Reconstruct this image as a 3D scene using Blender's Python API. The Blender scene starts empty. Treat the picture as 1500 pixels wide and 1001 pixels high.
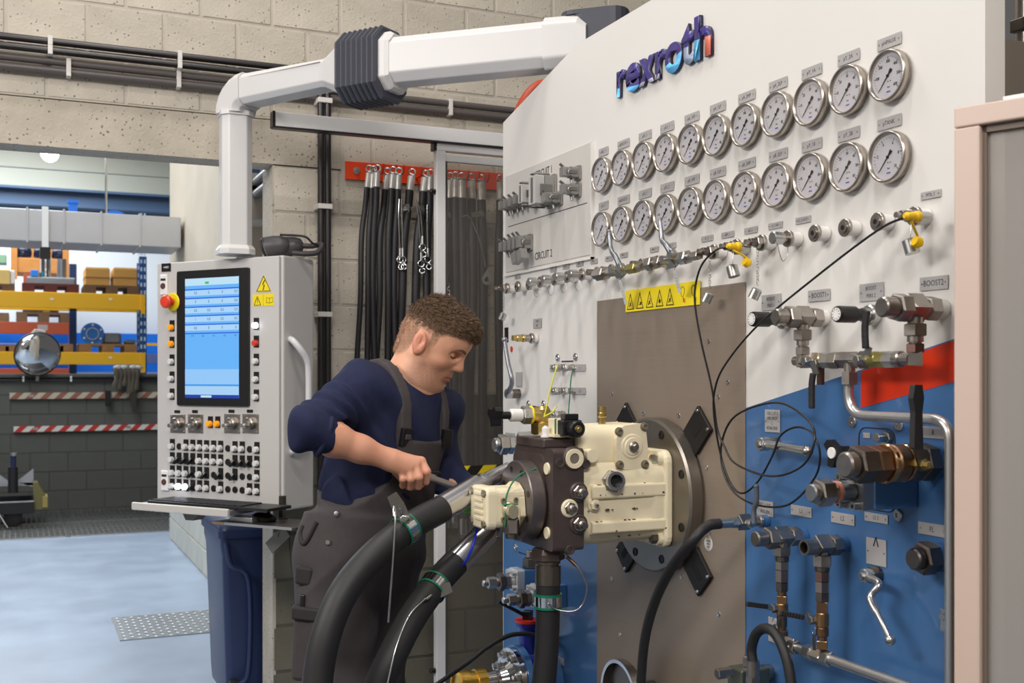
import bpy, bmesh, math, random
import numpy as np
from mathutils import Vector as V, Matrix as MX
random.seed(7); np.random.seed(7)
PI = math.pi
COL = bpy.context.scene.collection
SC = bpy.context.scene

# ---------------------------------------------------------------- camera
H = 1.55                     # eye height
FOC = 1620.0                 # focal length, pixels of a 1500 px wide frame
YAW = math.atan(720/1620)    # heading, clockwise from +Y
SY, CY = math.sin(YAW), math.cos(YAW)
cam = bpy.data.cameras.new('camera'); cam.sensor_width = 36; cam.lens = 36*FOC/1500
cam.shift_y = (551-500.5)/1500; cam.clip_start = .05; cam.clip_end = 100
cam.dof.use_dof = True; cam.dof.focus_distance = 3.0; cam.dof.aperture_fstop = 6.3
cob = bpy.data.objects.new('camera', cam); COL.objects.link(cob)
cob.location = (0, 0, H); cob.rotation_euler = (PI/2, 0, -YAW); SC.camera = cob
# ---------------------------------------------------------------- light
w = bpy.data.worlds.new('world'); SC.world = w; w.use_nodes = True
w.node_tree.nodes['Background'].inputs[0].default_value = (.90, .88, .85, 1)
w.node_tree.nodes['Background'].inputs[1].default_value = .13
def area(name, loc, size, power, col=(1, 1, 1), rot=(0, 0, 0), sy=None):
    l = bpy.data.lights.new(name, 'AREA'); l.energy = power; l.color = col; l.size = size
    if sy: l.shape = 'RECTANGLE'; l.size_y = sy
    o = bpy.data.objects.new(name, l); COL.objects.link(o); o.location = loc; o.rotation_euler = rot
    return o
# overhead lamps of the test hall (above the frame), two added fills and the daylit hall beyond the opening
area('hall_and_fill_lamp', (.5, 1.5, 5.6), 1.0, 60, (1, .955, .91), (0, 0, 0), .16)
area('hall_and_fill_lamp', (.5, 3.7, 5.6), 1.0, 60, (1, .955, .91), (0, 0, 0), .16)
area('hall_and_fill_lamp', (-2.6, 2.3, 3.5), .8, 120, (1, .955, .92), (0, -.85, 0), 2.4)  # fill added to light the bench front evenly, no real fixture
area('hall_and_fill_lamp', (-.6, -1.6, 4.4), 2.6, 165, (1, .955, .92), (.75, -.15, 0), .6)  # fill added behind the camera to brighten wall, rail and pump side
area('skylight', (-1.2, 9.2, 5.2), 3.2, 300, (.84, .92, 1), (0, 0, 0), 5.0)
area('skylight', (-1.5, 16.8, 5.6), 5, 640, (.90, .95, 1), (0, 0, 0), 3.5)
SC.view_settings.view_transform = 'Standard'; SC.view_settings.look = 'None'
SC.view_settings.exposure = -0.10; SC.view_settings.gamma = 1; SC.view_settings.use_curve_mapping = False

# ---------------------------------------------------------------- measuring: where a sight line meets a plane of the room
XP = 1.635                   # the test bench front stands in the plane x = XP
YW = 4.8                     # the block wall stands in the plane y = YW
def ray(px, py):
    u = (px-750)/FOC; v = (551-py)/FOC
    return V((SY+u*CY, CY-u*SY, v))
def onX(px, py, X=XP):
    r = ray(px, py); return V((0, 0, H))+r*(X/r.x)
def onY(px, py, Y=YW):
    r = ray(px, py); return V((0, 0, H))+r*(Y/r.y)
def onZ(px, py, Z=0.0):
    r = ray(px, py); return V((0, 0, H))+r*((Z-H)/r.z)
def atD(px, py, D): return V((0, 0, H))+ray(px, py)*D
def PM(px, py, n=.002, rz=0):   # frame on the bench front: x right, y up, z out into the room; rz turns it about z
    p = onX(px, py); return PMW(p.y, p.z, n, rz)
def PMW(y, z, n=.002, rz=0):
    m = MX(((0, 0, -1, XP-n), (-1, 0, 0, y), (0, 1, 0, z), (0, 0, 0, 1)))
    return m @ MX.Rotation(rz, 4, 'Z') if rz else m
def frame(o, x, z):          # matrix with origin o, local x and z axes as given
    z = V(z).normalized(); x = V(x); x = (x-z*x.dot(z)).normalized(); y = z.cross(x)
    return MX(((x.x, y.x, z.x, o[0]), (x.y, y.y, z.y, o[1]), (x.z, y.z, z.z, o[2]), (0, 0, 0, 1)))
def T(x, y, z): return MX.Translation((x, y, z))
def RZ(a): return MX.Rotation(a, 4, 'Z')
def RX(a): return MX.Rotation(a, 4, 'X')
def RY(a): return MX.Rotation(a, 4, 'Y')
def spline(pts, n=8, closed=False):
    P = [V(p) for p in pts]; out = []
    for i in range(len(P)-1):
        a = P[i-1] if i else P[0]*2-P[1]; b = P[i]; c = P[i+1]; d = P[i+2] if i+2 < len(P) else P[-1]*2-P[-2]
        for k in range(n):
            t = k/n
            out.append(.5*((2*b)+(c-a)*t+(2*a-5*b+4*c-d)*t*t+(3*b-a-3*c+d)*t**3))
    return out+[P[-1]]

# ---------------------------------------------------------------- meshes
class MB:
    def __init__(s): s.v = []; s.f = []; s.sm = []; s.mi = []; s.M = None; s.cur = 0
    def add(s, vs, fs, smooth=False):
        b = len(s.v)
        s.v += [(s.M @ V(p)) if s.M else V(p) for p in vs]
        s.f += [[b+i for i in f] for f in fs]; s.sm += [smooth]*len(fs); s.mi += [s.cur]*len(fs)
        return s
    def box(s, x0, x1, y0, y1, z0, z1):
        return s.add([(x, y, z) for z in (z0, z1) for y in (y0, y1) for x in (x0, x1)],
                     [(0, 2, 3, 1), (4, 5, 7, 6), (0, 1, 5, 4), (2, 6, 7, 3), (0, 4, 6, 2), (1, 3, 7, 5)])
    def cbox(s, c, d): return s.box(c[0]-d[0]/2, c[0]+d[0]/2, c[1]-d[1]/2, c[1]+d[1]/2, c[2]-d[2]/2, c[2]+d[2]/2)
    def chbox(s, x0, x1, y0, y1, z0, z1, c):          # box with chamfered edges round its z+ face
        vs = [(x0, y0, z0), (x1, y0, z0), (x1, y1, z0), (x0, y1, z0), (x0, y0, z1-c), (x1, y0, z1-c), (x1, y1, z1-c), (x0, y1, z1-c),
              (x0+c, y0+c, z1), (x1-c, y0+c, z1), (x1-c, y1-c, z1), (x0+c, y1-c, z1)]
        fs = [(3, 2, 1, 0), (8, 9, 10, 11)]
        for i in range(4):
            j = (i+1) % 4; fs += [(i, j, 4+j, 4+i), (4+i, 4+j, 8+j, 8+i)]
        return s.add(vs, fs)
    def rev(s, prof, p0=(0, 0, 0), ax=(0, 0, 1), n=16, smooth=True, cap=True, ph=0, soft=False):
        # lathe: prof = [(t along axis, radius)...]
        F = frame(p0, V(ax).orthogonal(), ax)
        def ring(t, r): return [F @ V((r*math.cos(ph+2*PI*k/n), r*math.sin(ph+2*PI*k/n), t)) for k in range(n)]
        if soft:
            vs = []
            for t, r in prof: vs += ring(t, r)
            s.add(vs, [(j*n+k, j*n+(k+1) % n, (j+1)*n+(k+1) % n, (j+1)*n+k) for j in range(len(prof)-1) for k in range(n)], smooth)
        else:
            for (t0, r0), (t1, r1) in zip(prof, prof[1:]):
                s.add(ring(t0, r0)+ring(t1, r1), [(k, (k+1) % n, n+(k+1) % n, n+k) for k in range(n)], smooth)
        if cap:
            for (t, r), fl in ((prof[0], 1), (prof[-1], 0)):
                if r > 1e-6: s.add(ring(t, r), [list(range(n))[::-1] if fl else list(range(n))])
        return s
    def cyl(s, p0, p1, r, r1=None, n=16, cap=True, ph=0, smooth=True):
        d = V(p1)-V(p0); return s.rev([(0, r), (d.length, r if r1 is None else r1)], p0, d, n, smooth, cap, ph)
    def hexn(s, p0, p1, r, ph=0, c=.12):                # hexagon nut, chamfered both ends; r = across corners /2
        d = V(p1)-V(p0); L = d.length; k = min(c*r, L*.3)
        s.rev([(0, r-k*1.2), (k*.7, r), (L-k*.7, r), (L, r-k*1.2)], p0, d, 6, False, True, ph); return s
    def tube(s, pts, r, n=8, cap=True, smooth=True):
        P = [V(p) for p in pts]; N = len(P); R = r if isinstance(r, (list, tuple)) else [r]*N
        t = [((P[min(i+1, N-1)]-P[max(i-1, 0)])).normalized() for i in range(N)]
        u = t[0].orthogonal().normalized(); vs = []
        for i in range(N):
            u = (u-t[i]*u.dot(t[i])).normalized(); b = t[i].cross(u)
            vs += [P[i]+(u*math.cos(2*PI*k/n)+b*math.sin(2*PI*k/n))*R[i] for k in range(n)]
        fs = [(j*n+k, j*n+(k+1) % n, (j+1)*n+(k+1) % n, (j+1)*n+k) for j in range(N-1) for k in range(n)]
        s.add(vs, fs, smooth)
        if cap: s.add(vs[:n], [list(range(n))[::-1]]); s.add(vs[-n:], [list(range(n))])
        return s
    def ring(s, c, ax, R, r, n=24, m=8):                # torus
        F = frame(c, V(ax).orthogonal(), ax); vs = []
        for i in range(n):
            a = 2*PI*i/n
            for k in range(m):
                b = 2*PI*k/m; q = R+r*math.cos(b); vs.append(F @ V((q*math.cos(a), q*math.sin(a), r*math.sin(b))))
        return s.add(vs, [(i*m+k, ((i+1) % n)*m+k, ((i+1) % n)*m+(k+1) % m, i*m+(k+1) % m) for i in range(n) for k in range(m)], True)
    def prism(s, o, z0, z1, smooth=False):              # outline in xy (anticlockwise) raised along z
        n = len(o); a = [(p[0], p[1], z0) for p in o]; b = [(p[0], p[1], z1) for p in o]
        s.add(a, [list(range(n))[::-1]]); s.add(b, [list(range(n))])
        return s.add(a+b, [(i, (i+1) % n, n+(i+1) % n, n+i) for i in range(n)], smooth)
    def loft(s, rings, smooth=True, cap=True):          # closed rings of equal length
        n = len(rings[0]); vs = [p for r in rings for p in r]
        s.add(vs, [(j*n+k, j*n+(k+1) % n, (j+1)*n+(k+1) % n, (j+1)*n+k) for j in range(len(rings)-1) for k in range(n)], smooth)
        if cap: s.add(rings[0], [list(range(n))[::-1]]); s.add(rings[-1], [list(range(n))])
        return s
    def ball(s, c, r, n=16, m=10):
        r = (r, r, r) if not hasattr(r, '__len__') else r; vs = []; c = V(c)
        for j in range(m+1):
            a = PI*j/m
            vs += [c+V((r[0]*math.sin(a)*math.cos(2*PI*k/n), r[1]*math.sin(a)*math.sin(2*PI*k/n), r[2]*math.cos(a))) for k in range(n)]
        return s.add(vs, [(j*n+k, (j+1)*n+k, (j+1)*n+(k+1) % n, j*n+(k+1) % n) for j in range(m) for k in range(n)], True)
    def mesh(s, name, mats):
        me = bpy.data.meshes.new(name); me.from_pydata([tuple(p) for p in s.v], [], s.f)
        me.polygons.foreach_set('use_smooth', s.sm); me.polygons.foreach_set('material_index', s.mi)
        for m in (mats if isinstance(mats, (list, tuple)) else [mats]): me.materials.append(m)
        me.validate(); me.update(); return me
def rrect(x0, x1, y0, y1, r, n=4):
    o = []
    for cx, cy, a in ((x1-r, y0+r, -PI/2), (x1-r, y1-r, 0), (x0+r, y1-r, PI/2), (x0+r, y0+r, PI)):
        o += [(cx+r*math.cos(a+PI/2*k/n), cy+r*math.sin(a+PI/2*k/n)) for k in range(n+1)]
    return o
def circ(r, n=20, cx=0, cy=0, ph=0): return [(cx+r*math.cos(ph+2*PI*k/n), cy+r*math.sin(ph+2*PI*k/n)) for k in range(n)]

# ---------------------------------------------------------------- objects
def link(o): COL.objects.link(o); return o
def tag(o, label=None, cat=None, group=None, kind=None):
    if label: o['label'] = label
    if cat: o['category'] = cat
    if group: o['group'] = group
    if kind: o['kind'] = kind
    return o
def thing(name, label, cat, M=None, group=None):
    o = link(bpy.data.objects.new(name, None)); o.empty_display_size = .05
    if M is not None: o.matrix_world = M if isinstance(M, MX) else T(*M)
    return tag(o, label, cat, group)
def part(name, mb, mats, parent=None, bev=0, label=None, kind=None, seg=2):
    me = mb if isinstance(mb, bpy.types.Mesh) else mb.mesh(name, mats)
    o = link(bpy.data.objects.new(name, me))
    if parent is not None: o.parent = parent
    if bev:
        b = o.modifiers.new('bevel', 'BEVEL'); b.width = bev; b.segments = seg; b.limit_method = 'ANGLE'; b.angle_limit = math.radians(40)
        b.harden_normals = False
    return tag(o, label, None, None, kind)
def solo(name, mb, mats, label, cat, M=None, group=None, bev=0):
    o = part(name, mb, mats, None, bev)
    if M is not None: o.matrix_world = M if isinstance(M, MX) else T(*M)
    return tag(o, label, cat, group)
def struct(name, mb, mats, parent=None, bev=0):
    o = part(name, mb, mats, parent, bev); o['kind'] = 'structure'; return o
def dup(t, M=None, label=None, group=None):
    def cp(o, p):
        c = o.copy(); link(c)
        if p: c.parent = p
        for ch in kids.get(o.name, ()): cp(ch, c)
        return c
    kids = {}
    def walk(o):
        kids[o.name] = list(o.children)
        for ch in o.children: walk(ch)
    walk(t); r = cp(t, None)
    if M is not None: r.matrix_world = M
    if label: r['label'] = label
    if group: r['group'] = group
    return r
_fonts = {}
def text(body, size, mat_, parent=None, M=None, ext=.0004, off=0, name='lettering', wmax=None, sx=1.0):
    c = bpy.data.curves.new('t', 'FONT'); c.body = body; c.size = size; c.align_x = 'CENTER'; c.align_y = 'CENTER'
    c.extrude = ext; c.resolution_u = 2; c.offset = off
    o = bpy.data.objects.new('t', c); link(o)
    dg = bpy.context.evaluated_depsgraph_get()
    me = bpy.data.meshes.new_from_object(o.evaluated_get(dg)); bpy.data.objects.remove(o); bpy.data.curves.remove(c)
    me.name = name; me.materials.clear(); me.materials.append(mat_)
    if len(me.vertices):
        xs = [v.co.x for v in me.vertices]; wd = max(xs)-min(xs)
        k = sx if not wmax or wd*sx <= wmax else wmax/wd
        cx = (max(xs)+min(xs))/2
        for v in me.vertices: v.co.x = (v.co.x-cx)*k
    if M is not None: me.transform(M)
    if parent is False: return me
    return part(name, me, None, parent)

# ---------------------------------------------------------------- materials
def lin(c): return tuple(((x/255/12.92) if x/255 <= .04045 else ((x/255+.055)/1.055)**2.4) for x in c[:3])+(1,)
MATS = {}
def mat(name, col, rough=.5, metal=0., var=0., vs=8, bump=0., bs=60, emit=0., coat=0., spec=.5, rvar=0., trans=0., alpha=1, aniso=None, dist=.002, objrand=0.):
    if name in MATS: return MATS[name]
    m = bpy.data.materials.new(name); m.use_nodes = True; nt = m.node_tree; N = nt.nodes; L = nt.links; b = N['Principled BSDF']
    I = b.inputs; I['Base Color'].default_value = lin(col); I['Roughness'].default_value = rough; I['Metallic'].default_value = metal
    I['Specular IOR Level'].default_value = spec; I['Coat Weight'].default_value = coat; I['Transmission Weight'].default_value = trans; I['Alpha'].default_value = alpha
    if emit: I['Emission Color'].default_value = lin(col); I['Emission Strength'].default_value = emit
    if var or bump or rvar:
        tc = N.new('ShaderNodeTexCoord'); src = tc.outputs['Object']
        if aniso:
            mp = N.new('ShaderNodeMapping'); mp.inputs['Scale'].default_value = aniso; L.new(src, mp.inputs[0]); src = mp.outputs[0]
    if var or rvar:
        nz = N.new('ShaderNodeTexNoise'); nz.inputs['Scale'].default_value = vs; nz.inputs['Detail'].default_value = 6; nz.inputs['Roughness'].default_value = .6
        L.new(src, nz.inputs['Vector'])
    if var:
        cr = N.new('ShaderNodeValToRGB'); cr.color_ramp.elements[0].position = .3; cr.color_ramp.elements[1].position = .7
        c = lin(col); cr.color_ramp.elements[0].color = tuple(x*(1-var) for x in c[:3])+(1,); cr.color_ramp.elements[1].color = tuple(min(1, x*(1+var)) for x in c[:3])+(1,)
        L.new(nz.outputs['Fac'], cr.inputs[0]); out = cr.outputs[0]
        if objrand:
            oi = N.new('ShaderNodeObjectInfo'); mr = N.new('ShaderNodeMapRange'); mr.inputs[3].default_value = 1-objrand; mr.inputs[4].default_value = 1+objrand
            L.new(oi.outputs['Random'], mr.inputs[0]); mx = N.new('ShaderNodeVectorMath'); mx.operation = 'SCALE'
            L.new(out, mx.inputs[0]); L.new(mr.outputs[0], mx.inputs['Scale']); out = mx.outputs[0]
        L.new(out, I['Base Color'])
    if rvar:
        mr = N.new('ShaderNodeMapRange'); mr.inputs[3].default_value = max(0, rough-rvar); mr.inputs[4].default_value = min(1, rough+rvar)
        L.new(nz.outputs['Fac'], mr.inputs[0]); L.new(mr.outputs[0], I['Roughness'])
    if bump:
        nb = N.new('ShaderNodeTexNoise'); nb.inputs['Scale'].default_value = bs; nb.inputs['Detail'].default_value = 4; L.new(src, nb.inputs['Vector'])
        bp = N.new('ShaderNodeBump'); bp.inputs['Strength'].default_value = bump; bp.inputs['Distance'].default_value = dist
        L.new(nb.outputs['Fac'], bp.inputs['Height']); L.new(bp.outputs[0], I['Normal'])
    MATS[name] = m; return m
def m_pores(name, col, mortar=False, dens=.30):
    m = mat(name, col, .9, 0, .13, 5, .6, 90, objrand=.05, spec=.2, dist=.004)
    nt = m.node_tree; N = nt.nodes; L = nt.links; b = N['Principled BSDF']; old = b.inputs['Base Color'].links[0].from_socket
    tc = N.new('ShaderNodeTexCoord'); vo = N.new('ShaderNodeTexVoronoi'); vo.inputs['Scale'].default_value = 46; L.new(tc.outputs['Object'], vo.inputs['Vector'])
    n2 = N.new('ShaderNodeTexNoise'); n2.inputs['Scale'].default_value = 9; L.new(tc.outputs['Object'], n2.inputs['Vector'])
    mt = N.new('ShaderNodeMath'); mt.operation = 'MULTIPLY'; L.new(n2.outputs['Fac'], mt.inputs[0]); mt.inputs[1].default_value = dens
    lt = N.new('ShaderNodeMath'); lt.operation = 'LESS_THAN'; L.new(vo.outputs['Distance'], lt.inputs[0]); L.new(mt.outputs[0], lt.inputs[1])
    mx = N.new('ShaderNodeMix'); mx.data_type = 'RGBA'; L.new(lt.outputs[0], mx.inputs[0]); L.new(old, mx.inputs[6]); mx.inputs[7].default_value = tuple(x*.45 for x in lin(col)[:3])+(1,)
    L.new(mx.outputs[2], b.inputs['Base Color']); return m
def m_glass(name, tint=(225, 228, 228), mixf=.9, rough=.03, op=0.0):
    m = bpy.data.materials.new(name); m.use_nodes = True; nt = m.node_tree; N = nt.nodes; L = nt.links; N.remove(N['Principled BSDF'])
    tr = N.new('ShaderNodeBsdfTransparent'); tr.inputs[0].default_value = lin(tint); gl = N.new('ShaderNodeBsdfGlossy'); gl.inputs['Roughness'].default_value = rough
    lw = N.new('ShaderNodeLayerWeight'); lw.inputs[0].default_value = .5
    pw = N.new('ShaderNodeMath'); pw.operation = 'POWER'; L.new(lw.outputs['Facing'], pw.inputs[0]); pw.inputs[1].default_value = 5
    fr = N.new('ShaderNodeMath'); fr.operation = 'MULTIPLY_ADD'; L.new(pw.outputs[0], fr.inputs[0]); fr.inputs[1].default_value = .9; fr.inputs[2].default_value = .04
    ad = N.new('ShaderNodeMixShader'); L.new(fr.outputs[0], ad.inputs[0]); L.new(tr.outputs[0], ad.inputs[1]); L.new(gl.outputs[0], ad.inputs[2]); o = ad.outputs[0]
    if op:                    # pale diffuse layer standing in for dust, haze and reflections
        df = N.new('ShaderNodeBsdfDiffuse'); df.inputs[0].default_value = lin((205, 200, 195)); m2 = N.new('ShaderNodeMixShader'); m2.inputs[0].default_value = op
        L.new(o, m2.inputs[1]); L.new(df.outputs[0], m2.inputs[2]); o = m2.outputs[0]
    L.new(o, N['Material Output'].inputs[0]); return m
def m_stripes(name, c1, c2, period, ang=45, ax='X', rough=.5, duty=.5):
    m = mat(name, c1, rough); nt = m.node_tree; N = nt.nodes; L = nt.links
    tc = N.new('ShaderNodeTexCoord'); sp = N.new('ShaderNodeSeparateXYZ'); L.new(tc.outputs['Object'], sp.inputs[0])
    k = 1/math.tan(math.radians(ang)); mu = N.new('ShaderNodeMath'); mu.operation = 'MULTIPLY_ADD'; L.new(sp.outputs['Z'], mu.inputs[0]); mu.inputs[1].default_value = k
    L.new(sp.outputs[ax], mu.inputs[2]); dv = N.new('ShaderNodeMath'); dv.operation = 'DIVIDE'; L.new(mu.outputs[0], dv.inputs[0]); dv.inputs[1].default_value = period
    fr = N.new('ShaderNodeMath'); fr.operation = 'FRACT'; L.new(dv.outputs[0], fr.inputs[0]); gt = N.new('ShaderNodeMath'); gt.operation = 'GREATER_THAN'; L.new(fr.outputs[0], gt.inputs[0]); gt.inputs[1].default_value = duty
    mx = N.new('ShaderNodeMix'); mx.data_type = 'RGBA'; L.new(gt.outputs[0], mx.inputs[0]); mx.inputs[6].default_value = lin(c1); mx.inputs[7].default_value = lin(c2)
    L.new(mx.outputs[2], N['Principled BSDF'].inputs['Base Color']); return m
STEEL = mat('steel_fitting', (170, 163, 156), .33, 1, .10, 30, rvar=.08)
DSTEEL = mat('dark_steel', (120, 112, 106), .36, 1, .12, 30, rvar=.08)
CHROME = mat('chrome', (205, 205, 206), .14, 1)
ZINC = mat('zinc_plate', (190, 190, 188), .30, 1, .08, 25)
ALU = mat('aluminium', (188, 188, 188), .38, .85, .04, 20)
BRASS = mat('brass', (204, 180, 118), .32, 1, .10, 25)
BRONZE = mat('bronze', (150, 118, 92), .36, 1, .12, 25)
BLACKP = mat('black_plastic', (22, 21, 22), .38)
BLACKR = mat('black_rubber', (34, 33, 34), .55, 0, .10, 40)
WHITEP = mat('white_powder_coat', (222, 219, 214), .42, 0, .012, 3)
WHITEB = mat('white_paint', (232, 230, 226), .35)
PRINT = mat('black_print', (30, 30, 32), .6)
PLATE = mat('engraved_plate', (172, 169, 168), .5, .15, .03, 30)
RED = mat('red_paint', (196, 44, 14), .40, 0, .05, 6)
YEL = mat('yellow_sign', (238, 214, 20), .45)
# ================================================================ the setting
M_BLOCK = m_pores('concrete_block', (192, 184, 170))
M_BLOCKD = m_pores('painted_block_dark', (104, 100, 88), dens=.2)
M_MORT = mat('mortar', (186, 178, 165), .9, 0, .08, 12, .3, 120)
M_MORTD = mat('mortar_dark', (84, 81, 72), .9, 0, .08, 12, .3, 120)
M_CONC = m_pores('cast_concrete', (184, 175, 160), dens=.36)
M_CONC2 = mat('pale_concrete', (205, 190, 168), .9, 0, .07, 2.5, .3, 60)
M_GREYB = mat('painted_block_grey', (92, 91, 84), .8, 0, .06, 6, .3, 60, objrand=.03)
M_WHITEBL = mat('white_painted_block', (205, 203, 192), .8, 0, .05, 6, .3, 60, objrand=.03)
m = mat('screed_floor', (166, 181, 201), .38, 0, .13, 2.2, .12, 14, rvar=.1)
fl = MB(); fl.box(-6, 6, -3, 21, -.2, 0); struct('floor', fl, m)
mt_ = MB(); mt_.box(-1.9, 1.45, -1.6, 3.7, 0.0002, .0015); tag(part('added_dark_mat', mt_, mat('added_mat_rubber', (40, 38, 37), .7, 0, .1, 12, .3, 90)), 'added dark mat out of view, darkening what the test bench reflects', 'mat')  # unseen mat added to cut floor bounce and darken the bench's reflections
wl = MB(); wl.box(-5.0, -4.8, -4, 5.0, 0, 6.2); struct('wall_left', wl, mat('hall_plaster', (196, 186, 172), .8, 0, .04, 2)); wl = MB(); wl.box(-5.0, 4, -4.2, -4.0, 0, 6.2); struct('wall_front', wl, MATS['hall_plaster'])
# block wall behind the bench: recessed mortar bed and single blocks
def course_blocks(parent, x0, x1, zb, phase, meshes, y=YW, mats=None, axis='x', dep=.10, bw=.3, bh=.2, j=.014):
    k0 = math.floor((x0-phase)/bw); k1 = math.ceil((x1-phase)/bw)
    for k in range(k0, k1):
        a = max(x0, phase+k*bw+j/2); b = min(x1, phase+(k+1)*bw-j/2)
        if b-a < .03: continue
        key = (round(b-a, 3), axis, mats.name, bh)
        if key not in meshes:
            mb = MB(); hw = (b-a)/2; hh = (bh-j)/2
            if axis == 'x': mb.M = RX(PI/2)
            else: mb.M = MX.Rotation(-PI/2, 4, 'Z') @ RX(PI/2)
            mb.chbox(-hw, hw, -hh, hh, -dep, 0, .002); meshes[key] = mb.mesh('concrete_block', mats)
        o = link(bpy.data.objects.new('concrete_block', meshes[key])); o.parent = parent
        off = random.uniform(-.001, .001)
        o.location = ((a+b)/2, y-.003+off, zb+bh/2) if axis == 'x' else (y-.003+off, (a+b)/2, zb+bh/2)
mesh_cache = {}
PAINT = 1.463
JX = 1.0                     # right jamb of the opening
wb = MB()
wb.box(JX+.01, 3.9, YW, YW+.22, PAINT, 2.463); wb.box(-1.0, 3.9, YW, YW+.22, 2.663, 4.05); wb.box(1.3, 3.9, YW, YW+.22, 2.463, 2.663)
wall = struct('wall_back', wb, M_MORT)
lwb = MB(); lwb.box(JX+.01, 3.9, YW, YW+.22, 0, PAINT); part('painted_mortar', lwb, M_MORTD, wall)
for i in range(-1, 20):
    zb = .063+.2*i; ph = .246 if i % 2 == 0 else .096
    if zb < 2.4:
        if zb < 0: continue
        course_blocks(wall, JX, 3.35, zb, ph+JX-1.0, mesh_cache, mats=M_BLOCKD if zb < PAINT-.05 else M_BLOCK)
    elif zb < 2.6: course_blocks(wall, 1.32, 3.35, zb, ph, mesh_cache, mats=M_BLOCK)
    else: course_blocks(wall, -.9, 3.35, zb, ph, mesh_cache, mats=M_BLOCK)
jb = MB(); jb.box(JX-.002, JX+.012, YW-.003, YW+.215, 0, 2.463); part('jamb_face', jb, M_CONC, wall)
lb = MB(); lb.box(-1.0, 1.3, YW-.006, YW+.15, 2.468, 2.657); part('lintel', lb, M_CONC, wall)
# side wall of the passage beyond the opening
SX = 1.3
sw = MB(); sw.box(SX, SX+.25, 7.4, 10.95, .82, 4.2); sw.box(SX, SX+.25, 5.02, 7.4, 2.54, 4.2); sw.box(SX+.006, SX+.25, 7.4, 10.95, 0, .82)
side = struct('wall_right', sw, M_CONC2)
for i in range(4): course_blocks(side, 7.42, 10.95, .01+.2*i, 7.4+(.15 if i % 2 else 0), mesh_cache, y=SX, mats=M_WHITEBL, axis='y')
cw = MB(); cw.box(2.3, 2.4, 5.02, 9, 0, 4.2); struct('wall_corridor', cw, mat('brown_plaster', (140, 124, 100), .9, 0, .06, 4))
# low painted wall at the far end of the passage
lw = MB(); lw.box(-4, 3.2, 13.71, 13.95, 0, 1.54); low = struct('wall_low', lw, M_MORTD)
for i in range(7): course_blocks(low, -1.6, 2.2, .01+.22*i, .1+(.2 if i % 2 else 0), mesh_cache, y=13.71, mats=M_GREYB, bw=.4, bh=.22)
cp = MB(); cp.box(-4, 3.2, 13.66, 13.99, 1.54, 1.575); part('coping', cp, mat('coping_grey', (88, 84, 78), .6), low, .005)
# far hall: pale cladding ribs, blue steel beam, roof
M_CLAD = mat('cladding_panel', (206, 206, 190), .6, 0, .02, 2)
fw = MB(); fw.box(-8, 6, 20.0, 20.1, 0, 8); far = struct('wall_far', fw, mat('far_wall_white', (236, 241, 244), .7))
for i in range(8):
    z = 4.0+.33*i; b = MB(); b.box(-6, 4, 19.93+.02*(i % 2), 20.0, z, z+.30); part('cladding_panel', b, M_CLAD if i != 4 else mat('cladding_grey', (150, 152, 152), .5), far, .01)
b = MB(); b.box(-6, 4, 19.5, 19.93, 4.32, 4.36); b.box(-6, 4, 19.68, 19.72, 4.36, 4.58); b.box(-6, 4, 19.5, 19.93, 4.58, 4.62)
struct('trim_1', b, mat('blue_steel_beam', (70, 96, 128), .5))
rf = MB(); rf.box(-8, 6, 5.02, 20.1, 6.2, 6.3); struct('ceiling', rf, mat('roof_sheet', (196, 196, 190), .7))
# slatted floor gratings along the low wall
for nm, y0, y1, lab in (('floor_grating', 11.45, 12.5, 0), ('floor_grating', 12.55, 13.66, 1)):
    g = thing(nm, ['front steel floor grating at the edge of the pale floor', 'rear steel floor grating against the dark low wall'][lab], 'grating', (0, y0, 0))
    b = MB(); b.box(-2.5, 1.75, 0, .03, .001, .012); b.box(-2.5, 1.75, y1-y0-.03, y1-y0, .001, .012); b.box(-2.5, -2.46, 0, y1-y0, .001, .012)
    for x in (.42, .44): b.box(x-.015, x-.005, 0, y1-y0, .001, .014)
    part('frame', b, ZINC, g)
    b = MB()
    for k in range(84): b.box(-2.45+.05*k, -2.437+.05*k, .03, y1-y0-.03, .001, .011)
    for k in range(5): b.box(-2.45, 1.75, .1+k*.2, .108+k*.2, .001, .009)
    part('bar', b, ZINC, g, kind='stuff')
    b = MB(); b.box(-2.5, 1.75, .0, y1-y0, .0004, .0012); part('pit', b, mat('pit_dark', (70, 70, 68), .8), g)
# tread plate let into the floor
c = [onZ(165, 907), onZ(300, 896), onZ(300, 931), onZ(178, 941)]
tp = thing('tread_plate', 'rectangular chequered metal tread plate lying in the pale floor', 'floor plate', (.53, 6.83, 0))
b = MB(); b.box(0, .62, 0, .66, .0005, .006); part('plate', b, mat('tread_metal', (170, 174, 178), .35, .9, .08, 8), tp)
b = MB()
for i in range(14):
    for j in range(15):
        a = PI/4 if (i+j) % 2 else -PI/4; b.M = T(.03+i*.043, .03+j*.043, .006) @ RZ(a)
        b.add([(-.016, 0, 0), (0, -.005, 0), (.016, 0, 0), (0, .005, 0), (-.008, 0, .002), (.008, 0, .002)], [(0, 1, 5, 4), (1, 2, 5), (2, 3, 4, 5), (3, 0, 4)])
b.M = None; part('tread_lug', b, MATS['tread_metal'], tp, kind='stuff')
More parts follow.
